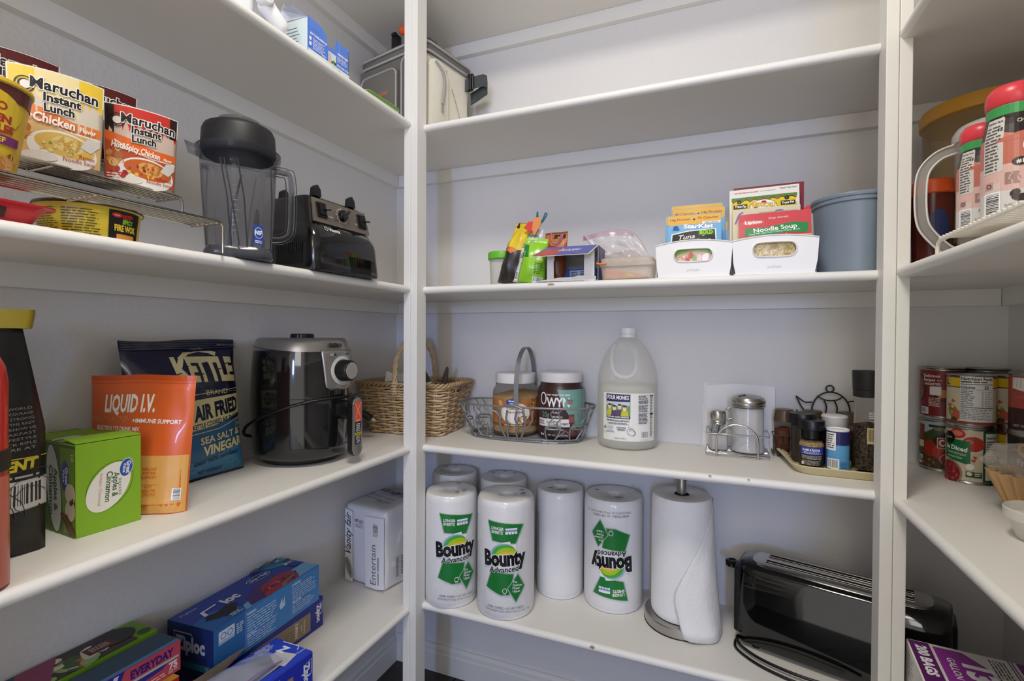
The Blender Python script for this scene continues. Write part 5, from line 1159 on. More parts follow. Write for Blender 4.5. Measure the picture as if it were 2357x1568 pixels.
for j in range(nv+1):
    row=[]
    for i in range(nu+1):
        u,v=i/nu,j/nv; z=.0715+.030*math.sin(PI*min(1,max(0,v)))*math.sin(PI*u)**.6*(1-.3*u)+.006*NZ.noise(Vector((u*6,v*5,2)))
        row.append(b.verts.new((-.255+.215*u,.018+.072*v,max(z,.0712))))
    rows.append(row)
for j in range(nv):
    for i in range(nu): b.faces.new((rows[j][i],rows[j][i+1],rows[j+1][i+1],rows[j+1][i]))
bg_=obj('spilling_bag',b,FB,t,smooth=80)
b=BM(); tube(b,spline([(-.230,.012,.074),(-.17,.014,.084),(-.10,.018,.084),(-.050,.024,.074)],6),.0016,6,flat=(.0022,.0010)); obj('seal_strip',b,plastic('mauve_strip','8c6c9c'),t,smooth=60)
b=BM(); b.faces.new([b.verts.new(q) for q in ((-.268,.096,.0695),(-.110,.099,.0695),(-.070,.094,.092),(-.10,.092,.094),(-.16,.096,.088),(-.22,.094,.094),(-.266,.094,.088))]); obj('torn_flap',b,CARD,t).modifiers.new('t','SOLIDIFY').thickness=.0008
# red and yellow box underneath, foil and wrap cartons on it
t,ff,ft,fe,fr=carton('sandwich_bag_box','red and yellow food bag box underneath the pink foil carton',-.8125,.5480,ZD,90,.30,.143,.1120,'c0201e')
P=Print(ft,rough=.4); P.poly([(-.05,.0),(-.0,.0),(-.0,.020),(-.03,.022)],'e2b040'); P.ringe(-.024,.040,.014,.018,.006,'f0e4d8'); P.rect(-.29,.0,-.08,.14,'a81c1a'); P.build('printed_top',t)
P=Print(ff,rough=.4); P.rect(-.29,.09,-.01,.110,'e2b040'); P.build('printed_front',t)
t,ff,ft,fe,fr=carton('foil_carton','pink and navy foil carton reading EVERYDAY 75 SQ FT, left of the freezer box',-.8270,.5590,ZD+.1130,90,.30,.052,.0500,'c24a58')
P=Print(ff,rough=.35,seed=3); P.rect(-.30,0,0,.050,'c24a58'); P.text('EVERYDAY',-.044,.031,.0125,'3a1e72',bold=.05,w=.066,rot=0); P.rect(-.30,.0235,-.003,.0285,'8a8076'); P.rect(-.090,.0245,-.003,.0275,'c9c2b6'); P.text('75',-.012,.0105,.0105,'f0e0e2',bold=.05,w=.014); P.text('SQ FT',-.012,.0045,.0042,'f0e0e2',bold=.02); P.poly([(-.30,.0235),(-.02,.0235),(-.030,.018),(-.10,.012),(-.18,.008),(-.30,.002)],'2a2a90'); P.poly([(-.30,.050),(-.085,.050),(-.105,.001),(-.30,.001)],'2a2a90')
for i in range(4): P.poly([(-.100-.030*i,.048),(-.093-.030*i,.048),(-.110-.030*i,.002),(-.118-.030*i,.002)],'cfd2ee')
P.fine(-.07,.004,-.024,.012,2,'f0c8cc'); P.build('printed_front',t)
P=Print(ft,rough=.35); P.rect(-.30,.0,0,.052,'2f4a5c'); P.rect(-.30,.0,0,.008,'4a86b8'); P.build('printed_top',t)
P=Print(fr,rough=.35); P.rect(0,0,.052,.05,'4a2024'); P.build('printed_end',t)
t,ff,ft,fe,fr=carton('wrap_carton','cling wrap carton with a vegetable picture and green end, behind the foil carton',-.8860,.5600,ZD+.1130,90,.30,.068,.0540,'6c9a1e')
P=Print(ft,rough=.4,seed=7); P.rect(-.30,0,-.030,.068,'3a3228'); P.blobs(-.12,.030,.055,.026,60,['5c7a3a','8fae6a','e0d8c4','c9603a','3f5a2a','d8c8a8'],.010,seed=4); P.ell(-.045,.040,.030,.024,'2a2420',n=40); P.rect(-.090,.020,-.050,.044,'5a1a1e'); P.text('BETTER',-.070,.034,.005,'e0d4c8',w=.026); P.text('BARRIER',-.070,.027,.005,'e0d4c8',w=.026); P.ell(-.014,.014,.010,.008,'2c4a22'); P.rect(-.30,.0,-.15,.068,'2a3a5a'); P.poly([(-.20,.0),(-.15,.0),(-.11,.068),(-.16,.068)],'8a3a5a'); P.build('printed_top',t)
# napkin pack
def napkins():
    t=thing('napkin_pack','plastic wrapped pack of white napkins in the left corner of the lowest shelf','napkins',(-.9450,1.094,ZD),R_(-7)); t.scale=(1.03,1.03,1.03)
    W,D,H=.148,.150,.205
    b=BM(); box(b,0,W,0,D,.001,H,bev=.012,seg=3); bmesh.ops.subdivide_edges(b,edges=[e for e in b.edges if e.calc_length()>.05],cuts=6,use_grid_fill=True)
    for v in b.verts: v.co+=NZ.noise_vector(v.co*22)*.0035
    for v in b.verts: v.co.z=max(v.co.z,.001)
    obj('napkins',b,M('napkin_white','e9e8ea',rough=.7,noise=.03,bump=.4,bscale=40),t,smooth=60)
    b=BM(); box(b,-.002,W+.002,-.003,D+.002,.001,H+.004,bev=.014,seg=3); bmesh.ops.subdivide_edges(b,edges=[e for e in b.edges if e.calc_length()>.05],cuts=8,use_grid_fill=True)
    for v in b.verts: v.co+=NZ.noise_vector(v.co*26+Vector((3,1,2)))*.0035
    for v in b.verts: v.co.z=max(v.co.z,.0006)
    obj('clear_wrap',b,FILM,t,smooth=60)
    P=Print(flat_fn((.001,-.0052,0),(1,0,0),(0,0,1)),rough=.35,seed=2,eps=.0001)
    P.poly([(.008,.006),(.036,.004),(.036,.190),(.008,.194)],'e6e6ea'); P.poly([(.082,-.002+.006),(.120,.004),(.146,.010),(.146,.190),(.080,.185)],'e9e9ee')
    P.text('Vanity fair',.029,.132,.021,'1c1c20',bold=.01,rot=90,w=.108,shear=.45); P.ell(.022,.040,.012,.028,'b9b4ac',rot=18); P.ell(.021,.042,.009,.024,'8f958a',rot=18); P.line([(.006,.062),(.018,.050),(.028,.030),(.030,.012)],.0018,'4a2a2a'); P.line([(.010,.03),(.024,.014)],.0012,'f0f0f0')
    P.barcode(.104,.136,.128,.174,vert=False); P.text('Entertain',.118,.066,.0185,'6e6e72',bold=.0,rot=90,w=.102); P.text('CLASSIC NAPKINS',.1290,.052,.0058,'4a4a50',bold=.02,rot=90,w=.070)
    P.rect(.044,.165,.055,.172,'9a8f9c'); P.rect(.060,.163,.070,.171,'b08fae'); P.fine(.044,.150,.075,.160,2,'b9b4c0'); P.build('front_print',t)
    P=Print(flat_fn((0,0,H+.0085),(1,0,0),(0,1,0)),rough=.35); P.text('Vanity fair',.090,.098,.026,'1c1c20',bold=.02,shear=.4,w=.14,rot=-8); P.text('Entertain',.070,.062,.017,'6e6e72',rot=-8,w=.10); P.text('CLASSIC NAPKINS',.058,.046,.0055,'3a3a40',bold=.02,rot=-8,w=.07); P.fine(.08,.03,.13,.045,3,'6a6a70'); P.ell(.085,.132,.034,.014,'9a989a',rot=-6); P.ringe(.088,.133,.020,.009,.0008,'6a6a6a'); P.build('top_print',t)
    P=Print(flat_fn((W+.0065,0,0),(0,1,0),(0,0,1)),rough=.35); P.text('ENTERTAIN',.040,.055,.009,'5a5a60',bold=.02,rot=90,w=.05); P.fine(.05,.03,.06,.08,8,'6a6a70'); P.build('side_print',t)
napkins()
# ================================================================== left wall, shelf B
# ---- expandable wire rack with three steps
NI=M('nickel_wire','c2bdb2',rough=.22,metal=1,noise=.03)
t=thing('stepped_rack','silver wire step rack carrying the noodle cups','rack',(0,0,ZB),0)
for i,(x0,x1,z,y1) in enumerate(((-.755,-.692,.048,.532),(-.822,-.768,.090,.522),(-.900,-.845,.133,.505))):
    b=BM()
    for k in range(7):
        x=x0+(x1-x0)*k/6; r=.0019 if k in (0,6) else .0014
        tube(b,[(x,-.10,z),(x,y1-.006,z),(x,y1,z-.002)],r,6)
    w_=obj('step_wires',b,NI,t,smooth=60); w_['kind']='stuff'
    for k in range(5):
        b=BM(); yy=y1-.002-.16*k; tube(b,[(x0,yy,z-.0025),(x1,yy,z-.0025)],.0016,6); obj('cross_bar',b,NI,t,smooth=60)
    b=BM()
    zb=(.0016,.050,.092)[i]
    tube(b,[(x1,y1-.002,z-.001),(x1,y1+.002,z-.006),(x1,y1+.002,zb)],.0019,7); obj('leg_frame',b,NI,t,smooth=60)
# ---- noodle cups in printed sleeves
CUPW=M('foam_cup_white','e4e0dc',rough=.6,noise=.02)
def sleeve(label,x,y,z,rz,kind,w=.090,h=.103):
    t=thing('noodle_cup',label,'cup',(x,y,z),R_(rz))
    b=BM(); lathe(b,[(.030,0),(.0315,.002),(.042,.086),(.0445,.088),(.0445,.0915),(.040,.0918),(0,.0918)],36,cap0=True); obj('foam_cup',b,CUPW,t,smooth=40)
    b=BM(); lathe(b,[(.0302,.006),(.0312,.014),(.0318,.014),(.0306,.006)],36); obj('brown_band',b,plastic('brown_band','6a3a22'),t,smooth=40)
    R=.105
    def fn(u,v,hh):
        a=u/R; k=1-.06*(1-v/h); return Vector(((R+hh)*math.sin(a)*k,-(R+hh)*math.cos(a)+R-.0465+.010*(1-v/h),v))
    b=BM(); n=14
    A=[[fn(-w/2+w*i/n,vv,0) for i in range(n+1)] for vv in (0,h*.33,h*.66,h)]
    V=[[b.verts.new(p) for p in r] for r in A]
    for j in range(3):
        for i in range(n): b.faces.new((V[j][i],V[j][i+1],V[j+1][i+1],V[j+1][i]))
    # top of the sleeve folds back over the lid
    top=[b.verts.new(Vector((p.co.x*.98,p.co.y+.080-abs(p.co.x)*.25,h-.009))) for p in V[3]]
    for i in range(n): b.faces.new((V[3][i],V[3][i+1],top[i+1],top[i]))
    col={'c':'e8c83a','h':'b5281f','r':'7a1a1c'}[kind]
    o=obj('card_sleeve',b,M('sleeve_'+kind,{'c':'d8ccb8','h':'d0b8a8','r':'4a2422'}[kind],rough=.45),t,smooth=60); md=o.modifiers.new('t','SOLIDIFY'); md.thickness=.0007; md.offset=1
    P=Print(fn,du=.008,rough=.38,eps=.0006,seed=int(y*1000)); W=w/2
    P.rect(-W,0,W,h,'ece8e2')
    P.rect(-W+.0015,h*.42,W-.0015,h-.001,{'c':'ecc93c','h':'c8372c','r':'5a1a1a'}[kind])
    if kind=='h': P.rect(-W+.0015,h*.62,-W+.012,h-.001,'2c1a16'); P.rect(W-.012,h*.72,W-.0015,h-.001,'2c1a16')
    if kind=='c': P.poly([(-.022,h-.001),(.020,h-.001),(.020,h*.55),(-.01,h*.60),(-.022,h*.75)],'ead9a0')
    if kind in 'ch':
        P.poly([(-W+.0015,h*.66),(-.012,h*.58),(.015,h*.50),(W-.0015,h*.50),(W-.0015,h*.40),(.01,h*.36),(-W+.0015,h*.36)],'e8813a' if kind=='c' else 'e46a28')
        P.poly([(-W+.0015,.004),(-W+.0015,h*.55),(-.02,h*.46),(.01,h*.38),(W-.0015,h*.36),(W-.0015,.004)],{'c':'d9b478','h':'b8502c'}[kind])
        P.line([(-W+.012,h*.55),(-.015,h*.44),(.012,h*.38),(W-.002,h*.375)],.0018,'f3ece0')
        P.blobs(-W+.015,h*.36,.010,.012,10,['c98a4a','b06a32','e0b070'],.005,seed=3)
        P.ell(.006,h*.17,.036,h*.20,'efeae4',rot=-6); P.ell(.008,h*.22,.031,h*.125,'dcb860' if kind=='c' else 'c8622c',rot=-6); P.ell(.010,h*.235,.016,h*.085,'e6cf88' if kind=='c' else 'e0a860',rot=-8); P.curl(.010,h*.235,.015,h*.07,12,'c9a24a' if kind=='c' else 'b8742c',.0009); P.blobs(.006,h*.19,.026,h*.07,14,(['e8d28a','7fa83a','d8a040'] if kind=='c' else ['e8c040','c83a22','e8a060','8a3a1c']),.0022,seed=6)
        P.poly([(.022,h*.24),(.030,h*.36),(W-.003,h*.37),(W-.003,h*.30),(.034,h*.20)],'d9d4d2')
        P.text('Ramen',.030,h*.115,.0052,'b0302a',w=.017); P.text('Noodle Soup',.022,h*.055,.0052,'b0302a',w=.034)
        P.ell(-.018,.007,.018,.006,'e4e0da')
    dx=0
    P.ringe(-.031,h*.80,.0095,.0095,.0012,'1a1614'); P.ell(-.031,h*.80,.0062,.0062,'1a1614'); P.ell(-.030,h*.80,.0050,.0050,'e8e2d8')
    P.text('Maruchan',.007,h*.775,.0125,'1a1614',bold=.025,w=.066,rot=-2,outline='f0ebe2',ow=.06)
    P.text('Instant',.004,h*.665,.0095,'1a1614',bold=.035,w=.036,rot=-1,outline='f0ebe2',ow=.05); P.text('Lunch',.001,h*.555,.0095,'1a1614',bold=.035,w=.029,outline='f0ebe2',ow=.05)
    if kind=='c': P.text('Chicken',-.004,h*.425,.0105,'f6f0e6',bold=.03,w=.040,rot=-5,outline='c8641c',ow=.04); P.text('Flavor',.030,h*.415,.006,'f6f0e6',bold=.03,w=.018)
    if kind=='h': P.text('Hot&Spicy Chicken',-.008,h*.425,.0080,'f6f0e6',bold=.03,w=.058,rot=-7); P.text('Flavor',.032,h*.395,.004,'f6f0e6',bold=.03,w=.012); P.blobs(-.030,h*.13,.010,.008,6,['c01c1c','a01818'],.004); P.fine(-.042,.003,-.024,.014,3,'f0d8d0')
    P.build('printed_sleeve',t); return t
sleeve('yellow sleeved instant noodle cup reading Chicken Flavor on the step rack','',0,0,0,'c') if 0 else None
sleeve('yellow sleeved noodle cup reading Chicken Flavor, largest on the step rack',-.805,.3800,ZB+.0920,70,'c',w=.095,h=.111)
sleeve('red sleeved noodle cup reading Hot and Spicy Chicken, right end of the step rack',-.805,.4800,ZB+.0920,70,'h',w=.091,h=.107)
sleeve('dark red sleeved noodle cup on the top step, behind the right two cups',-.872,.4620,ZB+.1350,72,'r')
sleeve('dark red sleeved noodle cup on the top step, behind the yellow cup',-.872,.3650,ZB+.1350,72,'r')
# ---- yellow ramen cup at the left edge
x,y=-.7245,.2720; t=thing('ramen_cup','tall yellow and brown ramen cup cut by the left photo edge','cup',(x,y,ZB+.050),face_rz(x,y))
rf=lambda z:.0325+.0125*z/.088
b=BM(); lathe(b,[(.031,0),(.0325,.001),(.0450,.086),(.0475,.088),(.0475,.091),(.0455,.0925),(0,.0925)],44,cap0=True); obj('cup_body',b,M('yellow_card_cup','dcb52c',rough=.35,noise=.04),t,smooth=40)
P=Print(cyl_fn(lambda z:rf(z)+.0006),du=.005,dv=.012,rough=.35); P.rect(-.08,.072,.08,.087,'5a2620'); P.ell(-.002,.058,.036,.024,'d8b82c'); P.text('EL PASO',.004,.060,.008,'a8382c',bold=.04,w=.034); P.text('RAMEN',.008,.048,.0075,'a8342a',bold=.05,w=.034); P.text('NOODLES',.008,.038,.0075,'a8342a',bold=.05,w=.040); P.rect(-.01,.026,.035,.035,'7a2a6e'); P.text('BEEF',.015,.028,.005,'e8d040',bold=.03); P.blobs(.006,.012,.03,.012,20,['b8783a','d09a5a','8a4a22','c8a040'],.006); P.build('printed_art',t)
# ---- yellow bowl, red tray
x,y=-.7950,.4150; t=thing('noodle_bowl','low yellow noodle bowl with black Hot and Spicy panel under the step rack','bowl',(x,y,ZB),face_rz(x,y))
b=BM(); lathe(b,[(.050,0),(.0515,.001),(.0560,.044),(.0585,.0455),(.0585,.048),(.056,.0485),(0,.0485)],48,cap0=True); obj('bowl_body',b,M('yellow_card_bowl','cdb436',rough=.4,noise=.04),t,smooth=40)
b=BM(); lathe(b,[(.0590,.0450),(.0600,.0465),(.0590,.0492),(.055,.0500),(0,.0500)],48); obj('lid',b,M('dark_lid_film','2a2420',rough=.3),t,smooth=30)
P=Print(cyl_fn(lambda z:.0517+.0045*z/.044+.0003),du=.005,rough=.4,seed=9); P.fine(-.070,.006,-.032,.040,12,'4a3c10',fill=.35); P.fine(-.028,.006,.012,.040,10,'4a3c10',fill=.35); P.rect(-.060,.001,-.030,.006,'d8d4cc')
P.rect(.018,.000,.060,.043,'17120e'); P.ell(.027,.037,.006,.003,'c02c24'); P.text('nissin',.027,.036,.002,'f0ece4'); P.text('HOT&',.041,.033,.0060,'c8242c',bold=.06,w=.015); P.text('SPICY',.041,.0265,.0055,'7cb82c',bold=.06,w=.015); P.text('FIRE WOK',.039,.0165,.0080,'e8c83a',bold=.04,w=.030,shear=-.1); P.rect(.027,.006,.052,.0125,'e0983a',r=.001); P.build('printed_art',t)
t=thing('noodle_tray','red plastic noodle tray at the left photo edge in front of the yellow bowl','tray',(-.7640,.2450,ZB),0)
b=BM(); ring_loft(b,[[(p[0],p[1],0.0) for p in rrect(-.044,.044,-.075,.075,.012)],[(p[0],p[1],.020) for p in rrect(-.056,.056,-.088,.088,.014)],[(p[0],p[1],.0205) for p in rrect(-.0605,.0605,-.0945,.0945,.016)],[(p[0],p[1],.0225) for p in rrect(-.0605,.0605,-.0945,.0945,.016)],[(p[0],p[1],.0230) for p in rrect(-.056,.056,-.090,.090,.014)]]); recalc(b); obj('tray_body',b,M('red_tray_plastic','c0262c',rough=.3,noise=.04,coat=.2),t,smooth=40)
P=Print(flat_fn((.0475,0,.004),(0,1,0),(.6,0,1)),rough=.4); P.rect(-.06,.001,.048,.013,'3a1c1a'); P.text('Beef Flavor',.008,.004,.007,'e4dcd6',w=.06,shear=.2); P.build('tray_label',t)

# ---- blender jar
def jar_():
    x,y=-.735,.597; t=thing('blender_jar','smoky clear blender jar with black lid and handle standing on the shelf','blender jar',(x,y,ZB),face_rz(x,y)); t.scale=(1.03,1.03,1.045)
    SM=M('smoky_polycarbonate','9c9fa8',rough=.05,trans=.92,noise=0,ior=1.15,alpha=.72)
    n=64
    def sec(r,z,k): 
        out=[]
        for i in range(n):
            a=2*PI*i/n; q=r*(1+k*(.035*math.cos(4*a)-.05*max(0,math.cos(4*a+PI))**8)); out.append((q*math.cos(a),q*math.sin(a),z))
        return out
    b=BM(); ring_loft(b,[sec(.0455,.016,1),sec(.0470,.045,1.2),sec(.0500,.100,1.3),sec(.0525,.140,1),sec(.0545,.158,.3),sec(.0570,.160,0),sec(.0605,.1625,0),sec(.0612,.172,0),sec(.0560,.174,0)],cap0=True,cap1=False); obj('jar_body',b,SM,t,smooth=50)
    b=BM(); ring_loft(b,[[(p[0],p[1],z) for p in rrect(-q,q,-q,q,.022)] for q,z in ((.0465,0),(.0485,.003),(.0485,.010),(.0440,.018))]); recalc(b); obj('jar_base',b,M('smoky_base','4a4b50',rough=.15,trans=.3,noise=.02),t,smooth=40)
    b=BM(); 
    for k in range(8):
        a=R_(22.5+45*k+(9 if k%2 else -9)); tube(b,[(.0455*math.cos(a),.0455*math.sin(a),.018),(.0490*math.cos(a-.10),.0490*math.sin(a-.10),.09),(.0515*math.cos(a-.28),.0515*math.sin(a-.28),.148)],.0012,5)
    tube(b,[(-.0,-.050,.018),(-.012,-.0525,.100),(-.020,-.052,.145)],.0011,5)
    o=obj('moulded_ribs',b,M('rib_grey','3c3e44',rough=.2,trans=.3),t,smooth=60); o['kind']='stuff'
    RB=M('black_rubber','17171a',rough=.5,noise=.1)
    b=BM(); lathe(b,[(.0500,.162),(.0510,.163),(.0525,.168),(.0545,.1715),(.0540,.176),(.0525,.200),(.0495,.207),(.043,.2105),(.033,.212),(0,.212)],48); obj('lid',b,RB,t,smooth=40)
    b=BM(); lathe(b,[(.0310,.211),(.0315,.218),(.0300,.2205),(.026,.2215),(0,.2215)],36); obj('lid_cap',b,SM,t,smooth=40)
    # spout
    b=BM(); R0=[(-.052,-.014,.158),(-.052,.014,.158),(-.052,.014,.169),(-.052,-.014,.169)]; R1=[(-.070,-.010,.163),(-.070,.010,.163),(-.074,.010,.176),(-.074,-.010,.176)]
    ring_loft(b,[R0,R1]); recalc(b); obj('spout',b,SM,t)
    # handle loop
    b=BM(); pts=[(.048,0,.150),(.066,0,.150),(.0765,0,.140),(.0765,0,.060),(.066,0,.042),(.046,0,.038)]
    tube(b,spline(pts,5),.006,8,flat=(.0075,.0050)); obj('handle',b,SM,t,smooth=60)
    b=BM(); tube(b,spline([(.050,0,.142),(.060,0,.142),(.0685,0,.134),(.0685,0,.062),(.062,0,.050),(.050,0,.046)],5),.0008,5); tube(b,spline([(.050,0,.157),(.070,0,.157),(.0835,0,.144),(.0835,0,.058),(.070,0,.035),(.050,0,.031)],5),.0008,5); o=obj('handle_edges',b,M('rib_grey','3c3e44'),t,smooth=60); o['kind']='stuff'
    P=Print(cyl_fn(.0505),du=.005,rough=.3); P.rect(.020,.022,.036,.052,'2c4a9c'); P.ringe(.028,.040,.0068,.0085,.0007,'dfe4f0'); P.text('NSF',.028,.0375,.006,'eef0f6',bold=.04,w=.011); P.fine(.022,.024,.034,.029,2,'dfe4f0'); 
    for i in range(14): P.rect(-.010,.040+i*.0075,-.004 if i%2 else -.001,.0405+i*.0075,'8f939c')
    P.build('measure_marks',t)
jar_()
# ---- blender base
def blender_base():
    t=thing('blender_motor','black blender motor base with silver control panel and three switches','motor base',(-.7050,.8080,ZB),R_(88)); t.scale=(1,1,1.05)
    GB=M('blender_black','101011',rough=.14,noise=.05,coat=.4)
    # local x = along the shelf (world +y), local -y = towards the pantry
    def sec(w,f,bk,z,r=.016): return [(p[0],p[1],z) for p in rrect(-w,w,-f,bk,r,4)]
    b=BM(); ring_loft(b,[sec(.092,.022,.155,.0),sec(.093,.024,.157,.004),sec(.091,.018,.155,.058),sec(.090,.016,.153,.066),sec(.083,.004,.148,.086),sec(.081,.0,.146,.090),sec(.076,-.010,.140,.134),sec(.073,-.016,.135,.140),sec(.060,-.030,.120,.143)]); recalc(b); obj('housing',b,GB,t,smooth=35)
    # tilted panel
    pf=flat_fn((0,-.0012,.0905),(1,0,0),(0,.0100,.044))
    b=BM(); 
    V=[[b.verts.new(pf(u,v,h)) for u,v in ((-.078,-.002),(.078,-.002),(.073,.044),(-.073,.044))] for h in (0,.0030)]
    b.faces.new(V[1]); b.faces.new(V[0][::-1])
    for i in range(4): b.faces.new((V[0][i],V[0][(i+1)%4],V[1][(i+1)%4],V[1][i]))
    obj('control_panel',b,M('bronze_panel','8b8178',rough=.32,metal=.7),t)
    P=Print(lambda u,v,h:pf(u,v,h+.0031),rough=.4)
    for i in range(11):
        a=R_(235-i*29); P.rect(.0155*math.cos(a)-.0006,.022+.0155*math.sin(a)-.0012,.0155*math.cos(a)+.0006,.022+.0155*math.sin(a)+.0012,'e0dcd6')
    P.ringe(0,.022,.0138,.0138,.0008,'e0dcd6'); P.text('High',-.034,.026,.0035,'e0dcd6'); P.text('Variable',-.033,.012,.003,'e0dcd6'); P.text('On',.039,.026,.003,'e0dcd6'); P.text('Off',.039,.012,.003,'e0dcd6'); P.build('panel_print',t)
    for i,(u,nm) in enumerate(((-.055,'rocker_switch'),(.057,'rocker_switch'))):
        b=BM(); 
        for du,dv,h0,h1 in ((.011,.014,.003,.0065),(.0075,.0105,.0065,.009)):
            V=[[b.verts.new(pf(u+s,v,h)) for s,v in ((-du,.022-dv),(du,.022-dv),(du,.022+dv),(-du,.022+dv))] for h in (h0,h1)]
            b.faces.new(V[1])
            for k in range(4): b.faces.new((V[0][k],V[0][(k+1)%4],V[1][(k+1)%4],V[1][k]))
        a0,a1=pf(u+.002,.022,.009),pf(u+.013,.021,.016); tube(b,[a0,a1],.0018,6,flat=(.0024,.0014)); obj(nm,b,BLACKP,t)
    b=BM(); c=pf(0,.022,.003); nn=(pf(0,.022,1)-pf(0,.022,0)).normalized(); rot=Vector((0,0,1)).rotation_difference(nn).to_matrix().to_4x4()
    lathe(b,[(.0118,0),(.0112,.006),(.0095,.009),(0,.009)],28); box(b,-.0035,.0035,-.013,.013,.006,.016,bev=.0012,mtx=Matrix.Rotation(R_(-55),4,'Z')); bmesh.ops.transform(b,matrix=Matrix.Translation(c)@rot,verts=b.verts); obj('speed_knob',b,BLACKG,t,smooth=35)
    P=Print(flat_fn((0,-.0075,.078),(1,0,0),(0,.60,1)),rough=.4,eps=.0022); P.text('Vitamix',-.030,-.004,.0075,'e8e4e0',bold=.03,w=.030,shear=.1); P.ringe(-.052,-.0005,.0045,.0045,.0012,'e8e4e0'); P.build('brand_print',t)
    # vents
    b=BM(); box(b,.002,.060,-.0245,-.0215,.004,.034); obj('front_vent',b,M('vent_dark','030303',rough=.7),t)
    for i in range(12):
        b=BM(); box(b,.004+i*.0046,.0056+i*.0046,-.0262,-.0235,.016,.032,mtx=None); obj('vent_slat',b,BLACKG,t)
    b=BM(); box(b,-.0945,-.0915,.010,.075,.012,.050); obj('side_vent',b,M('vent_dark','030303',rough=.7),t)
    for i in range(12):
        b=BM(); box(b,-.0955,-.0925,.012+i*.0052,.0138+i*.0052,.034,.049); obj('vent_slat',b,BLACKG,t)
    RB=M('black_rubber','17171a',rough=.5,noise=.1)
    for u,v in ((-.050,.020),(.045,.020),(-.050,.105),(.045,.105)):
        b=BM(); prism(b,[(-.010,0),(.010,0),(.008,.014),(.0,.022),(-.008,.016)],-.006,.006,mtx=Matrix.Translation((u,v,.141))@Matrix.Rotation(R_(90 if u>0 else 90),4,'X'),bev=.001); obj('jar_post',b,RB,t,smooth=30)
blender_base()

# ================================================================== back wall, shelf B
# ---- green lidded cup
x,y=-.4930,1.135; t=thing('snack_cup','clear plastic cup with bright green screw lid, left of the snack bags','cup',(x,y,ZB),face_rz(x,y))
b=BM(); lathe(b,[(.026,0),(.0275,.002),(.0310,.066)],32,cap0=True); obj('cup_body',b,M('frosted_cup','e6e4d8',rough=.4,trans=.5,alpha=.75,ior=1.15,noise=.02),t,smooth=40)
b=BM(); lathe(b,[(.0325,.064),(.0350,.066),(.0345,.080),(.0325,.083),(0,.0835)],36,cap0=True); obj('lid',b,plastic('green_lid','62b52c'),t,smooth=40)
# ---- snack bags
fold=lambda v:(math.sin(PI*min(1,v*1.02+.08))**.7)
DK=M('dark_chip_film','2d2926',rough=.3,noise=.2,nscale=15,coat=.2)
t,f=bag('snack_bag','black and yellow snack bag, leftmost of the clipped bags','bag',(-.4560,1.104,ZB),(R_(-6),R_(11),R_(-8)),.078,.150,.026,fold,DK,wr=.006,wf=26,seed=21,taper=lambda v:1-.45*v,nu=22,nv=26)
P=Print(f,du=.006,dv=.006,rough=.3); P.poly([(-.038,.078),(-.010,.086),(.012,.080),(.038,.084),(.038,.149),(-.038,.149)],'d9bb2a'); P.poly([(-.038,.070),(-.01,.086),(.012,.079),(-.005,.070),(-.02,.076)],'d8783a'); P.poly([(-.039,.05),(-.035,.05),(-.031,.10),(-.037,.10)],'d05a4a'); P.build('printed_art',t)
WB=M('white_back_film','cfcdc9',rough=.35,noise=.05,coat=.2)
t,f=bag('snack_bag','white snack bag turned to its printed back, second of the clipped bags','bag',(-.4210,1.098,ZB),(R_(-5),R_(10),R_(4)),.060,.132,.020,fold,WB,wr=.004,wf=26,seed=22,taper=lambda v:1-.30*v,nu=22,nv=26)
P=Print(f,du=.006,dv=.006,rough=.4,seed=31); P.fine(-.020,.080,.022,.122,11,'4a4846'); P.fine(-.016,.056,.014,.070,4,'4a4846'); P.barcode(-.022,.004,-.004,.026); P.rect(-.012,.036,-.004,.046,'8a8886'); P.build('printed_art',t)
OR=M('brown_orange_film','8a4a2c',rough=.3,noise=.2,nscale=20,coat=.2)
t,f=bag('snack_bag','brown and orange snack bag behind the lime bag, with folded pointed top','bag',(-.3680,1.150,ZB),(R_(-4),R_(3),R_(-14)),.070,.128,.024,fold,OR,wr=.005,wf=26,seed=23,taper=lambda v:1-.1*v,nu=20,nv=24)
P=Print(f,du=.006,dv=.006,rough=.4,seed=31); P.poly([(-.034,.10),(.034,.085),(.034,.124),(-.034,.124)],'c8743c'); P.rect(-.005,.112,.03,.122,'2a2620'); P.poly([(.0,.114),(.008,.120),(.014,.114)],'d8c03a'); P.poly([(-.034,.06),(-.01,.05),(-.01,.10),(-.034,.10)],'b83a3a'); P.build('printed_art',t)
LG=M('lime_film','8cc62c',rough=.28,noise=.05,coat=.3)
t,f=bag('snack_bag','lime green snack bag, front of the clipped bags beside the purple box','bag',(-.3990,1.090,ZB),(R_(-3),R_(7),R_(14)),.068,.106,.022,fold,LG,wr=.006,wf=24,seed=24,taper=lambda v:1-.25*v,nu=22,nv=22)
P=Print(f,du=.006,dv=.006,rough=.35,seed=8); P.poly([(.006,.052),(.026,.050),(.018,.064),(.012,.064)],'d8ecb0'); P.fine(.004,.020,.028,.046,7,'3a6a1c'); P.barcode(.002,.001,.026,.014); P.poly([(-.032,.058),(-.014,.056),(-.020,.088),(-.032,.088)],'1f7a2c'); P.build('printed_art',t)
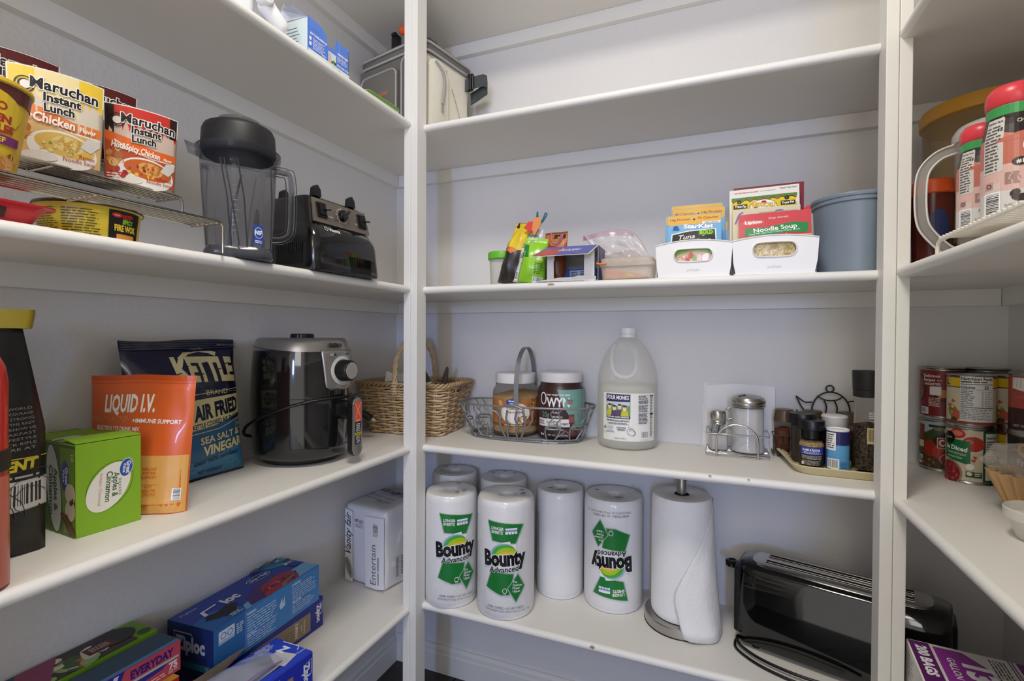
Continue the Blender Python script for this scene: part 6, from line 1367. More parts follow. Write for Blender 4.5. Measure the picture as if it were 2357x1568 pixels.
# folded bag mouths held by clips
b=BM(); prism(b,[(-.014,.0),(-.004,-.020),(.010,.004),(.012,.016),(.004,.022),(-.006,.020)],-.002,.002,mtx=Matrix.Rotation(R_(90),4,'X')); t=thing('bag_fold','folded orange mouth of the snack bags under the teal tie','wrapper',(-.3900,1.098,ZB+.132),.1); obj('orange_fold',b,M('orange_fold_film','dd8a44',rough=.4),t); b=BM(); prism(b,[(-.030,-.002),(-.012,-.014),(-.008,.012),(-.018,.012)],.0,.003,mtx=Matrix.Rotation(R_(90),4,'X')); obj('red_fold',b,M('red_fold_film','d23a30',rough=.4),t)
t=thing('bag_tie','teal twisted bag tie sticking up above the snack bags','tie',(-.3840,1.102,ZB+.138),0); b=BM(); tube(b,spline([(-.008,0,.004),(-.007,0,.016),(-.005,0,.030),(-.004,0,.018),(-.001,0,.004),(.006,0,.004),(.014,0,.014),(.018,0,.022),(.014,0,.024),(.009,0,.012),(.002,0,.0)],4),.0016,6); obj('loop',b,plastic('teal_plastic','2f6f86'),t,smooth=60)
t=thing('bag_tie','pink twisted bag tie above the purple box flap','tie',(-.3440,1.102,ZB+.090),0); b=BM(); tube(b,spline([(-.010,0,.026),(-.011,0,.012),(-.006,0,.002),(.002,0,.0),(.008,0,.010),(.014,0,.019),(.016,0,.017),(.010,0,.004),(.0,0,-.004)],4),.0022,6); obj('loop',b,plastic('pink_plastic','b87a80'),t,smooth=60)
# ---- open purple box with a bar inside
t=thing('snack_bar_box','open purple and white snack bar box facing out beside the lime bag','box',(-.3590,1.080,ZB),R_(1))
PU=M('purple_board','4a3a8c',rough=.4,noise=.04); W,D,H=.119,.150,.077
b=BM(); box(b,0,.0008,0,D,0,H); box(b,W-.0008,W,0,D,0,H); box(b,0,W,0,D,0,.0008); box(b,0,W,0,D,H-.0008,H); box(b,0,W,D-.0008,D,0,H); obj('carton',b,PU,t)
b=BM(); box(b,.0009,.0016,.0005,D-.001,.0009,H-.0009); box(b,W-.0016,W-.0009,.0005,D-.001,.0009,H-.0009); box(b,.001,W-.001,.0005,D-.001,.0009,.0016); box(b,.001,W-.001,.0005,D-.001,H-.0016,H-.0009); box(b,.001,W-.001,D-.0022,D-.001,.001,H-.001); obj('liner',b,WCARD,t)
b=BM(); prism(b,[(.002,.0),(.018,.002),(.017,.046),(.019,.050),(.017,H-.006),(.002,H-.003)],0,.0008,mtx=Matrix.Translation((0,-.0002,0))@Matrix.Rotation(R_(90),4,'X')); obj('left_flap',b,WCARD,t)
b=BM(); prism(b,[(W-.032,.0),(W-.009,.0),(W-.009,H-.006),(W-.032,H-.004)],0,.0008,mtx=Matrix.Translation((0,-.0002,0))@Matrix.Rotation(R_(90),4,'X')); obj('right_flap',b,WCARD,t)
b=BM(); V=[b.verts.new(p) for p in ((0,0,H),(W,0,H),(W-.012,-.045,H-.0255),(-.022,-.045,H-.0255))]; b.faces.new(V); o=obj('top_flap',b,WCARD,t); o.modifiers.new('t','SOLIDIFY').thickness=.0007
P=Print(lambda u,v,h:Vector((0,-.0005,H+.0014)).lerp(Vector((0,-.0455,H-.0240)),v)+Vector((u-.022*v*(1-u/W)-.012*v*(u/W),0,h)),rough=.4); P.rect(.002,.02,W-.002,.98,'5f62a8'); P.poly([(.002,.98),(.045,.98),(.06,.3),(.01,.3)],'b8524a'); P.text('protein',.068,.35,.34,'e6e4f0',w=.045,shear=-.3); P.build('flap_print',t)
b=BM(); V=[b.verts.new(p) for p in ((.004,0,.001),(W-.006,0,.001),(W-.004,-.006,.0085),(.078,-.006,.0115),(.062,-.006,.0085),(.034,-.006,.0085),(-.010,-.007,.003),(-.022,-.007,.0012))]; b.faces.new(V); obj('bottom_flap',b,WCARD,t).modifiers.new('t','SOLIDIFY').thickness=.0007
P=Print(flat_fn((W+.0002,0,0),(0,1,0),(0,0,1))); P.rect(.002,.002,.148,H-.002,'5d4f78'); P.text('M',.035,.03,.022,'d9d4e4',bold=.05); P.build('side_print',t)
t=thing('snack_bar','blue wrapped snack bar lying inside the open purple box','snack bar',(-.2960,1.125,ZB+.0018),R_(-2))
b=BM(); ring_loft(b,[[(x_,-.002*q,.002),(x_,-.016*q,.010),(x_,-.014*q,.026*q+.004),(x_,.012,.027*q+.004),(x_,.016,.010),(x_,.0,.002)] for x_,q in ((-.032,.5),(-.026,.95),(.03,1),(.045,1))]); recalc(b); obj('wrapper',b,M('blue_foil','3e5a9a',rough=.3,noise=.1,coat=.3),t,smooth=50)
P=Print(flat_fn((0,-.0175,0),(1,0,0),(0,.12,1)),eps=.001); P.rect(-.016,.006,.042,.026,'9fabc8'); P.fine(-.014,.007,.004,.024,4,'26304c'); P.fine(.008,.007,.04,.024,5,'26304c'); P.build('label',t)
# ---- food container and zip bag
t=thing('food_container','low cloudy plastic container with orange contents, between the purple box and white bin','container',(-.1815,1.122,ZB),R_(0))
TC=M('cloudy_container','e8dccb',rough=.35,trans=.35,alpha=.62,ior=1.2,noise=.02)
b=BM(); ring_loft(b,[[(p[0],p[1],z) for p in rrect(-a,a,-c,c,.014)] for a,c,z in ((.050,.034,0),(.053,.037,.002),(.056,.040,.028),(.0595,.0435,.0295),(.0595,.0435,.0325),(.0575,.0415,.033))],cap1=False); obj('container_body',b,TC,t,smooth=40)
b=BM(); ring_loft(b,[[(p[0],p[1],z) for p in rrect(-a,a,-c,c,.014)] for a,c,z in ((.0600,.0440,.0325),(.0600,.0440,.036),(.0560,.040,.0375),(.0555,.0395,.047),(.050,.036,.049))],cap0=False); obj('lid',b,TC,t,smooth=40)
b=BM(); prism(b,[(-.048,.004),(.030,.004),(.046,.006),(.010,.016),(-.046,.027)],-.030,.030,mtx=Matrix.Rotation(R_(90),4,'X'),bev=.003); obj('orange_food',b,M('orange_food','e08a62',rough=.6,noise=.2,nscale=60),t,smooth=40)
b=BM(); prism(b,[(.0,.006),(.022,.006),(.004,.018),(-.002,.018)],-.034,-.031+.064,mtx=Matrix.Rotation(R_(90),4,'X')); obj('yellow_food',b,M('yellow_food','d9b84a',rough=.6),t)
b=BM(); tube(b,[(-.062,-.043,.037),(-.055,-.0455,.0345),(-.040,-.045,.036)],.0022,6); obj('orange_tab',b,plastic('orange_plastic','e88a3a'),t,smooth=60)
t=thing('zip_bag','clear zip bag with pink seal slumped on the food container','bag',(-.2250,1.190,ZB+.030),R_(0))
ZF=M('zip_bag_film','d9d4d4',rough=.15,alpha=.38,noise=.02,bump=.7,bscale=40)
b=BM(); nu,nv=22,16; rows=[]
for j in range(nv+1):
    v=j/nv; row=[]
    for i in range(nu+1):
        u=i/nu; xl_=-.068*v+.0*(1-v)-.005; xr_=.100*(1-v)+.046*v
        z=.004+.082*v+.008*math.sin(PI*u)*v*1.0; yy=-.045+.03*v+.010*NZ.noise(Vector((u*5,v*5,4)))
        row.append(b.verts.new((xl_+(xr_-xl_)*u,yy,z)))
    rows.append(row)
for j in range(nv):
    for i in range(nu): b.faces.new((rows[j][i],rows[j][i+1],rows[j+1][i+1],rows[j+1][i]))
top=[Vector(v.co) for v in rows[-1]]; o=obj('bag_film',b,ZF,t,smooth=80); md=o.modifiers.new('t','SOLIDIFY'); md.thickness=.006; md.offset=1
b=BM(); L=[[ (p.x,p.y-.002,p.z-.009),(p.x,p.y-.002,p.z+.001),(p.x,p.y+.0015,p.z+.001),(p.x,p.y+.0015,p.z-.009)] for p in top]; ring_loft(b,L); recalc(b); obj('pink_seal',b,plastic('pink_seal','c07a9c',rough=.3),t,smooth=40)
b=BM(); bmesh.ops.create_icosphere(b,subdivisions=3,radius=1); bmesh.ops.scale(b,vec=(.038,.020,.020),verts=b.verts); bmesh.ops.translate(b,vec=(.022,-.010,.030),verts=b.verts); crumple(b,.006,5,50); obj('bread_slices',b,M('pale_brown_food','b9a598',rough=.8,noise=.2),t,smooth=60)
# ---- white bins
def bin_(label,x,w,z,hole,txt):
    t=thing('storage_bin',label,'bin',(x,1.0790,ZB),R_(1.2)); D=.235; H=.066; n=20
    W2=w/2
    def top(u): return H+.0085*(1-(u/W2)**2)
    # front panel with an oval handle hole, bridged as a ring of quads
    b=BM(); hw_,hh,hz=hole; m=40
    inner=[]; outer=[]
    for i in range(m):
        a=2*PI*i/m; c,s=math.cos(a),math.sin(a)
        inner.append(((hw_-hh)*(1 if c>=0 else -1)*min(1,abs(c)*3)+hh*c,hz+hh*s))
        k=1/max(abs(c)/W2,abs(s)/(H*.55)) ; uu,vv=c*k,H*.5+s*k*0.9
        uu=max(-W2,min(W2,uu)); 
        if abs(s)/(H*.55)>abs(c)/W2: vv=top(uu) if s>0 else 0
        else: vv=max(0,min(top(W2),hz+(s*k)*.95))
        outer.append((uu,vv))
    th=.0022
    tp=lambda u,v:u*(1-.05*(1-v/H)); 
    f0=[b.verts.new((tp(u,v),0,v)) for u,v in outer]; f1=[b.verts.new((tp(u,v),0,v)) for u,v in inner]; g0=[b.verts.new((tp(u,v),th,v)) for u,v in outer]; g1=[b.verts.new((tp(u,v),th,v)) for u,v in inner]
    for i in range(m):
        j=(i+1)%m
        b.faces.new((f0[i],f0[j],f1[j],f1[i])); b.faces.new((g0[j],g0[i],g1[i],g1[j])); b.faces.new((f1[i],f1[j],g1[j],g1[i])); b.faces.new((f0[j],f0[i],g0[i],g0[j]))
    # sides, back, floor
    def wall(p,q):
        A=[(p[0],p[1],0),(q[0],q[1],0),(q[0]*1.0,q[1],H),(p[0],p[1],H)]
        return A
    k=.95
    for s in (-1,1):
        V=[b.verts.new(v) for v in ((s*W2*k,th,0),(s*W2*k,D,0),(s*W2,D,H),(s*W2,th,H))]; b.faces.new(V if s<0 else V[::-1])
        V=[b.verts.new(v) for v in ((s*(W2*k-th),th,0),(s*(W2*k-th),D,0),(s*(W2-th),D,H),(s*(W2-th),th,H))]; b.faces.new(V if s>0 else V[::-1])
        V=[b.verts.new(v) for v in ((s*W2,th,H),(s*W2,D,H),(s*(W2-th),D,H),(s*(W2-th),th,H))]; b.faces.new(V)
    box(b,-W2*k,W2*k,th,D,0,.002); box(b,-W2,W2,D-th,D,0,H)
    recalc(b); obj('bin_body',b,WHITEP,t)
    b=BM(); tube(b,[(tp(u,v),-.0006,v) for u,v in inner],.0016,6,closed=True); obj('hole_rim',b,WHITEP,t,smooth=60)
    b=BM(); tube(b,[(-W2+W2*2*i/16,.0006,top(-W2+W2*2*i/16)) for i in range(17)],.0018,6); obj('top_rim',b,WHITEP,t,smooth=60)
    P=Print(flat_fn((0,-.0001,0),(1,0,0),(0,0,1))); P.text(txt,0,.012,.0048,'b9b7b4',w=.024); P.build('embossed_name',t)
bin_('white plastic bin with oval handle hole holding the tuna pouches',-.0460,.1470,0,(.0375,.0135,.0440),'youCopia')
bin_('white plastic bin with oval handle hole holding the soup and bean packets',.1010,.1490,0,(.0385,.0145,.0470),'youCopia')
def pouch(label,x,y,z,w,h,lean,rz,base,draw,th=.004,name='food_pouch',cat='packet',group=None,tilt=0,sq=1):
    t=thing(name,label,cat,(x,y,z),rot=(R_(lean),R_(tilt),R_(rz)),group=group)
    nu=12; b=BM(); rows=[[[(-w/2+w*i/nu, -th*math.sin(PI*i/nu)*math.sin(PI*min(1,j/10)) if s else th*.3*math.sin(PI*i/nu)*math.sin(PI*j/10)+.0004, h*j/10) for i in range(nu+1)] for j in range(11)] for s in (1,0)]
    for s,rr in enumerate(rows):
        V=[[b.verts.new(p) for p in r] for r in rr]
        for j in range(10):
            for i in range(nu): q=(V[j][i],V[j][i+1],V[j+1][i+1],V[j+1][i]); b.faces.new(q if s==0 else q[::-1])
    bmesh.ops.remove_doubles(b,verts=b.verts,dist=.0003); obj('pouch_film',b,M('film_'+base,base,rough=.3,noise=.04,coat=.3),t,smooth=80)
    P=Print(lambda u,v,hh:Vector((u,-th*math.sin(PI*(u+w/2)/w)*math.sin(PI*min(1,max(0,v/h)))-hh-.0003,v)),du=w/8,dv=h/8,rough=.28,seed=int(abs(x)*1e4)); P.hk=1/max(.1,sq)**.7; draw(P,w,h); P.items=[([(a,h*(1-(1-b_/h)*sq) if b_>h*.385 else b_*(1-.615*sq)/.385) for a,b_ in vs],fs,c,e) for vs,fs,c,e in P.items]; P.build('printed_art',t); return t
def tuna(lt,rt,art):
    def d(P,w,h):
        P.rect(-w/2+.001,.001,w/2-.001,h*.80,'7ab4dc'); P.rect(-w/2+.001,h*.80,w/2-.001,h-.001,'e2b24a',r=.004); P.text(lt,-w*.26,h*.89,.0052,'b8402c',bold=.02,w=w*.38); P.text(rt,w*.25,h*.90,.0052,'b8402c',bold=.02,w=w*.38); P.ell(0,h*.90,.0025,.0025,'2c3c5a')
        if art:
            P.rect(w*.15,h*.805,w*.48,h*.845,'eef2f4'); P.text('WILD CAUGHT',w*.32,h*.812,.0024,'26304c',bold=.03,w=w*.25)
            P.text('StarKist',.008,h*.715,.0090,'f4f6f8',bold=.05,w=w*.56,rot=-2,outline='2c5a9c',ow=.03); P.ell(-w*.34,h*.74,.0055,.006,'2c5a9c'); P.poly([(-w*.42,h*.70),(-w*.30,h*.68),(-w*.26,h*.71),(-w*.36,h*.73)],'2c5a9c')
            P.poly([(-w*.44,h*.38),(-w*.42,h*.62),(-w*.10,h*.67),(w*.40,h*.69),(w*.42,h*.38)],'f0f0ec'); P.poly([(-w*.42,h*.37),(-w*.40,h*.60),(-w*.10,h*.65),(w*.38,h*.67),(w*.40,h*.37)],'2a2c22')
            P.poly([(w*.08,h*.56),(w*.08,h*.66),(w*.37,h*.675),(w*.37,h*.57)],'3a6a1c'); P.text('BOLD',w*.225,h*.585,.0080,'9fd83a',bold=.05,w=w*.24)
            P.text('Tuna',-w*.13,h*.50,.0100,'f2f0ea',bold=.01,shear=.3,w=w*.30,rot=3); P.text('Creations',.0,h*.405,.0100,'f2f0ea',bold=.01,shear=.3,w=w*.62,rot=4)
            P.rect(-w/2+.001,.001,w/2-.001,h*.33,'7fae3a'); P.ell(0,h*.17,w*.42,h*.13,'c8a88a'); P.blobs(0,h*.18,w*.32,h*.08,30,['e8c8bc','f2e4dc','c85a4a','d8a898','8aae4a'],.005)
    return d
TB=(-.046,1.083)
for i,(dx,y,dz,h,lt,rt,art,lab) in enumerate(((.001,1.0860,0,.127,'14g Protein','70 Calories',1,'front tuna pouch in the left white bin, showing the dark creations panel'),(-.004,1.0975,0,.131,'15g Protein','70 Calories',0,'second tuna pouch in the left bin, just behind the front one'),(.008,1.1150,0,.148,'80 Calories','14g Protein',0,'middle tuna pouch in the left white bin'),(.004,1.1300,0,.160,'90 Calories','Single',0,'tallest tuna pouch at the back of the left white bin'),(.020,1.1220,0,.118,'','',0,'short blue pouch at the right side of the left white bin'))):
    pouch(lab,TB[0]+dx,y,ZB+.0022,.104 if i<4 else .090,h*.86 if 0 else h,-3-i*.6,1,'6aa8d4',tuna(lt,rt,art),group='tuna pouches in the left white bin',sq=.80 if art else .85,th=.0045 if i<4 else .003)
def d_rosa(P,w,h):
    P.rect(-w/2,0,w/2,h,'e6e2da'); P.rect(-w/2+.004,0,w/2-.004,h*.86,'e0c62c'); P.rect(-w/2+.004,h*.80,w/2-.004,h*.86,'3f8a3a')
    for k in range(2):
        zz=[(-w/2+.006+(w-.012)*i/14,h*(.835 if i%2 else .79)-k*h*.016) for i in range(15)]; P.line(zz,.0022,('c83a2c','2c1c10')[k])
    P.text('"FATTEST BEANS IN A BAG"',-w*.25,h*.93,.0026,'b03030',bold=.03,w=w*.36); P.text('www.mexicalirose.com',w*.06,h*.935,.0022,'33302c',w=w*.22); P.text('"KICK THE CAN"',w*.35,h*.945,.0032,'2c7a3a',bold=.03,w=w*.24)
    P.ell(-.001,h*.66,.0255,h*.135,'1c1a18'); P.ell(-.001,h*.66,.0245,h*.128,'f0ece4'); P.ell(.0,h*.745,.0048,.0048,'b02030'); P.line([(.002,h*.72),(.010,h*.715),(.018,h*.71)],.0012,'2c6a2c')
    P.text('MEXICALI',-.001,h*.665,.0090,'d8b82c',bold=.04,w=.042,rot=-8,outline='6a5a1c',ow=.02); P.text('Rosa',-.002,h*.575,.0130,'b02c30',bold=.04,w=.034)
    for s in (-1,1): P.text('0',s*w*.34-.002,h*.755,.0085,'1c1a18',bold=.05); P.rect(s*w*.34-.013,h*.665,s*w*.34+.013,h*.735,'26221c'); P.text('Trans Fat',s*w*.34,h*.685,.0052,'f0ece4',bold=.04,w=.022,rot=6*s)
    P.fine(-w*.45,h*.58,-w*.22,h*.64,3,'6a4a1c'); P.fine(w*.22,h*.58,w*.45,h*.64,3,'6a4a1c'); P.blobs(w*.33,h*.52,.008,.008,8,['c83a22','e0702c'],.004)
def d_king(P,w,h): P.rect(-w/2,0,w/2,h,'7a1a28'); P.poly([(-w*.2,h*.86),(w*.46,h*.90),(w*.46,h*.975),(-w*.2,h*.93)],'3f86b8'); P.text('FAMILY SIZE',w*.16,h*.905,.0060,'e6eef2',bold=.02,w=w*.50,rot=4)
def d_env(P,w,h): P.rect(-w/2,0,w/2,h,'d9d0b4'); P.line([(-w*.46,h*.78),(-w*.40,h*.92),(-w*.34,h*.95)],.003,'6a6ab0'); P.ell(w*.20,h*.93,.008,.003,'6a6ab0'); P.rect(-w*.1,h*.86,w*.45,h*.93,'b0a68c')
def d_lip(P,w,h):
    P.rect(-w/2,0,w/2,h,'d04a50'); P.poly([(-w*.44,h*.79),(-w*.30,h*.83),(-w*.14,h*.79),(-w*.14,h*.73),(-w*.30,h*.69),(-w*.44,h*.73)],'dd6a6c'); P.text('Lipton',-w*.29,h*.735,.0068,'f4efe8',bold=.05,w=w*.24); P.text('Soup Secrets',w*.06,h*.83,.0046,'f4e8dc',w=w*.28,shear=.4,rot=2)
    P.poly([(-w*.42,h*.40),(-w*.40,h*.62),(-w*.1,h*.60),(w*.15,h*.68),(w*.30,h*.70),(w*.46,h*.66),(w*.46,h*.42)],'2f8a4a'); P.text('Noodle Soup',.002,h*.515,.0098,'f2f6ee',bold=.02,w=w*.60,rot=6); P.text('Soup Mix with Real Chicken Flavor Broth',.0,h*.455,.0040,'f2f6ee',w=w*.70,rot=5); P.line([(0,h*.40),(w*.2,h*.43),(w*.42,h*.40)],.002,'c8343a')
    P.rect(-w/2,0,w/2,h*.38,'c9b070'); P.curl(0,h*.19,w*.42,h*.14,34,'e8d8a0',.0016); P.curl(0,h*.19,w*.42,h*.14,20,'b89a58',.0011,seed=9)
x0=.101
pouch('maroon and blue family size packet at the back of the right white bin',x0-.006,1.150,ZB+.0022,.130,.192,-4,-2,'7a1a28',d_king,group='packets in the right white bin')
pouch('white and yellow bean bag with a round rose emblem in the right bin',x0-.012,1.132,ZB+.0022,.128,.183,-4,0,'e6e2da',d_rosa,sq=.66,group='packets in the right white bin',tilt=-1)
pouch('cream coloured envelope packet between the bean bag and the red packet',x0-.010,1.112,ZB+.0022,.122,.136,-3,3,'d9d0b4',d_env,group='packets in the right white bin',tilt=-1)
pouch('red soup packet with green band reading Noodle Soup at the front of the right bin',x0+.002,1.0900,ZB+.0022,.126,.120,-3,1,'d04a50',d_lip,sq=.62,group='packets in the right white bin',tilt=-1)
t=thing('mesh_bag','red mesh bag corner sticking up at the right of the soup packets','bag',(.1560,1.135,ZB+.003),0); b=BM(); prism(b,[(-.006,0),(.006,0),(.010,.110),(.013,.132),(.008,.137),(-.006,.122)],-.004,.004,mtx=Matrix.Rotation(R_(90),4,'X'),bev=.0015); obj('mesh',b,M('red_mesh','d83a30',rough=.6,noise=.3,nscale=500,bump=1,bscale=500),t)
# ---- grey canister
x,y=.2480,1.1620; t=thing('grey_canister','large slate blue plastic canister with lipped lid, beside the right post','canister',(x,y,ZB),face_rz(x,y)); t.scale=(1,1,1)
GC=M('slate_blue_plastic','76828f',rough=.38,noise=.02)
b=BM(); lathe(b,[(.062,0),(.0645,.002),(.0705,.135)],52,cap0=True); obj('canister_body',b,GC,t,smooth=40)
b=BM(); lathe(b,[(.0718,.132),(.0735,.1335),(.0735,.1400),(.0755,.1410),(.0762,.1450),(.0750,.1480),(.071,.1490),(.066,.1475),(0,.1475)],52,cap0=True); obj('lid',b,GC,t,smooth=30)
# ================================================================== top left shelf and back shelf A
def cooler():
    t=thing('cooler_bag','grey and cream soft cooler bag in the corner of the shelf behind the left post','cooler bag',(-.7020,1.1030,ZA),R_(-11.5))
    CRM=M('cream_nylon','dcd8c8',rough=.7,noise=.04,bump=.5,bscale=60); GRY=M('charcoal_nylon','66645f',rough=.75,noise=.08,bump=.3,bscale=300); LG_=M('grey_trim_nylon','a09e9f',rough=.7,noise=.05); DK_=M('dark_webbing','3e4443',rough=.7,noise=.1,bump=.4,bscale=500)
    W,D,H=.236,.195,.228
    b=BM(); box(b,-W,0,0,D,.001,H,bev=.022,seg=4); bmesh.ops.subdivide_edges(b,edges=[e for e in b.edges if e.calc_length()>.06],cuts=8,use_grid_fill=True)
    for v in b.verts: v.co+=NZ.noise_vector(v.co*13)*.004; v.co.z=max(v.co.z,.001)
    obj('body',b,CRM,t,smooth=60)
    # lid: crowned grey panel with piping
    b=BM(); R0=[]
    for q,z in ((.004,H-.020),(.006,H-.006),(.004,H+.008),(-.010,H+.024),(-.035,H+.036),(-.07,H+.042)): R0.append([(p[0],p[1],z) for p in rrect(-W-q,q,-q,D+q,.030,6)])
    ring_loft(b,R0); recalc(b); obj('lid',b,GRY,t,smooth=60)
    for z,q in ((H-.018,.007),(H+.004,.007)):
        b=BM(); tube(b,[(p[0],p[1],z) for p in rrect(-W-q,q,-q,D+q,.032,6)],.0035,6,closed=True); obj('piping',b,LG_,t,smooth=60)
    # grey face pockets
    def pocket(x0,x1,z1,m,dep,nm):
        b=BM(); prism(b,rrect(x0,x1,.002,z1,.022,5),0,dep,mtx=Matrix.Translation((0,-.002,0))@Matrix.Rotation(R_(90),4,'X'),bev=.006); p=obj(nm,b,m,t,smooth=50)
        b=BM(); P_=[(p_[0],-.003-dep*.92,p_[1]) for p_ in rrect(x0+.004,x1-.004,.006,z1-.004,.020,5)]; tube(b,P_,.0030,6,closed=True); obj('piping',b,LG_,p,smooth=60); return p
    b=BM(); box(b,-W-.001,-.002,-.0055,.01,.002,H-.020,bev=.003); obj('front_panel',b,GRY,t)
    p1=pocket(-.216,-.072,.178,GRY,.020,'pocket'); p2=pocket(-.064,-.004,.200,GRY,.016,'pocket')
    P=Print(flat_fn((0,-.0222,0),(1,0,0),(0,0,1))); P.text('ARCTIC ZONE',-.150,.112,.0085,'d0703c',bold=.02,w=.088,shear=.2); P.build('embroidered_name',p1)
    # cream end: pocket with zip
    b=BM(); prism(b,rrect(.006,.082,.002,.192,.026,5),0,.014,mtx=Matrix.Translation((-.001,0,0))@Matrix.Rotation(R_(90),4,'X')@Matrix.Rotation(R_(90),4,'Y'),bev=.005); 
    for v in b.verts: v.co+=NZ.noise_vector(v.co*20)*.003
    p3=obj('side_pocket',b,CRM,t,smooth=50)
    b=BM(); tube(b,spline([(.0145,.030,.186),(.0155,.058,.170),(.0155,.066,.140),(.0155,.062,.105),(.0155,.058,.085)],5),.005,8,flat=(.0022,.0055)); obj('zip_flap',b,LG_,p3,smooth=60)
    b=BM(); box(b,.016,.019,.053,.060,.062,.082,bev=.001); obj('zip_pull',b,STEEL,p3)
    b=BM(); tube(b,spline([(.002,.110,.150),(.0025,.135,.100),(.002,.160,.040),(.002,.165,.004)],6),.0008,5); tube(b,spline([(.003,.100,.010),(.003,.140,.040),(.003,.190,.075)],6),.0008,5); tube(b,spline([(.003,.106,.006),(.003,.146,.036),(.003,.192,.068)],6),.0008,5); tube(b,[(.003,.088,.004),(.003,.087,.19)],.0008,5); o=obj('red_stitching',b,M('red_thread','b08078',rough=.8),t,smooth=60); o['kind']='stuff'
    # side strap with buckle
    b=BM(); ring_loft(b,[[(x_,y_-.001,z_-.017),(x_,y_-.001,z_+.017),(x_,y_+.001,z_+.017),(x_,y_+.001,z_-.017)] for x_,y_,z_ in ((.004,.165,.180),(.016,.172,.187),(.050,.190,.194),(.058,.194,.190),(.056,.200,.174),(.020,.196,.160),(.004,.190,.152))]); recalc(b); obj('strap',b,DK_,t)
    b=BM(); tube(b,[(.018+p_[0],.170,.187+p_[1]) for p_ in rrect(-.010,.010,-.022,.022,.004)],.0028,6,closed=True); tube(b,[(.018,.170,.167),(.018,.170,.208)],.0045,8); obj('buckle',b,BLACKP,t,smooth=60)
    # top handle and clip
    b=BM(); ring_loft(b,[[(x_,.055,z_),(x_,.085,z_),(x_,.085,z_+.004),(x_,.055,z_+.004)] for x_,z_ in ((-.222,H+.020),(-.214,H+.044),(-.190,H+.050),(-.130,H+.052),(-.06,H+.052),(-.03,H+.040))]); recalc(b); obj('top_handle',b,DK_,t)
    b=BM(); box(b,-.132,-.108,.012,.030,H+.024,H+.060,bev=.004,mtx=None); box(b,-.128,-.112,.008,.020,H+.056,H+.066,bev=.003); obj('release_clip',b,BLACKP,t,smooth=40)
    b=BM(); bmesh.ops.create_icosphere(b,subdivisions=3,radius=.013); bmesh.ops.translate(b,vec=(-.092,.020,H+.066),verts=b.verts); crumple(b,.006,2,80); obj('orange_cord_knot',b,M('orange_cord','d8582c',rough=.7),t,smooth=60)
cooler()
t=thing('green_placemat','thin bright green plastic mat lying at the shelf edge before the cooler bag','mat',(-.7060,.8850,ZA),R_(-4))
b=BM(); prism(b,rrect(-.075,0,0,.118,.012),.0,.0018,mtx=Matrix.Rotation(R_(-5),4,'Y'),bev=.0004)
for v in b.verts: v.co.z+=.0072+.003*math.sin(v.co.y*30)
obj('mat_sheet',b,M('green_sheet','7aa84a',rough=.4),t)
b=BM(); box(b,-.074,-.004,.004,.114,.0,.0068); obj('lower_sheets',b,M('pale_green_sheet','a9c08a',rough=.5),t)
# tea box
t=thing('tea_bag_box','torn open blue and white tea box on the upper left shelf, lid raised','box',(-.7140,.7250,ZA),R_(90))
BL=M('cornflower_board','5a82dc',rough=.45,noise=.03); W,D,H=.113,.085,.074
b=BM(); box(b,.0003,.0010,0,D,0,H-.004); box(b,W-.001,W,0,D,0,H-.004); box(b,0,W,D-.001,D,0,H); box(b,0,W,0,D,0,.001); prism(b,[(0,0),(W,0),(W,H-.012),(.074,H-.006),(.074,H-.028),(.052,H-.030),(.050,H-.014),(.038,H-.004),(0,H)],-.0008,0,mtx=Matrix.Rotation(R_(90),4,'X')); obj('carton',b,BL,t)
b=BM(); V=[b.verts.new(p) for p in ((0,D,H),(W,D,H),(W-.004,D-.020,H+.034),(.006,D-.020,H+.038))]; b.faces.new(V); obj('raised_lid',b,M('pale_inner_board','c3c6cc',rough=.7),t).modifiers.new('t','SOLIDIFY').thickness=.0008
b=BM(); V=[b.verts.new(p) for p in ((.0,0,H-.004),(.0,D,H),(.004,D-.018,H+.026),(-.012,.030,H+.018))]; b.faces.new(V); obj('side_flap',b,M('pale_inner_board','c3c6cc'),t).modifiers.new('t','SOLIDIFY').thickness=.0008
P=Print(flat_fn((0,-.0011,0),(1,0,0),(0,0,1)),seed=4); P.rect(0,.0,W,.013,'d6e4e2'); P.text('HOW TO MAKE A PERFECT CUP',.027,.041,.0042,'eef0f8',bold=.04,w=.044,rot=-1); P.fine(.012,.016,.046,.038,7,'cfd8f4'); P.rect(.003,.030,.008,.037,'eef0f8'); P.rect(.003,.020,.008,.027,'eef0f8',r=.001); P.text('Enjoy!',.041,.0145,.0045,'eef0f8',shear=.4,w=.012); P.rect(.052,.012,.074,.034,'cfdfe8'); P.poly([(.053,.013),(.062,.013),(.060,.030),(.054,.032)],'d8b4a4'); P.blobs(.067,.017,.005,.004,6,['5a8a3a','3a6a2a'],.003)
P.text('INGREDIENTS INSIDE',.093,.039,.0042,'eef0f8',bold=.04,w=.030); P.fine(.077,.024,.110,.037,4,'cfd8f4'); P.text('From Garden to Cup',.093,.0155,.0052,'eef0f8',bold=.02,shear=.4,w=.034); P.text('TREE & HARVEST',.076,.005,.0036,'5aa090',w=.026); P.rect(.0,H-.0205,.034,H-.0200,'3f62b8'); P.rect(.082,H-.03,.0825,H-.012,'cfd8f4'); P.build('printed_front',t)
P=Print(flat_fn((.0001,0,0),(0,-1,0),(0,0,1)),seed=5); P.rect(-D,0,0,H-.004,'cfdcda'); 
for i in range(6): P.rect(-.060+.002*i,.022+i*.0065,-.020-.003*(i%3),.0232+i*.0065,'3c6a80')
P.build('printed_side',t)
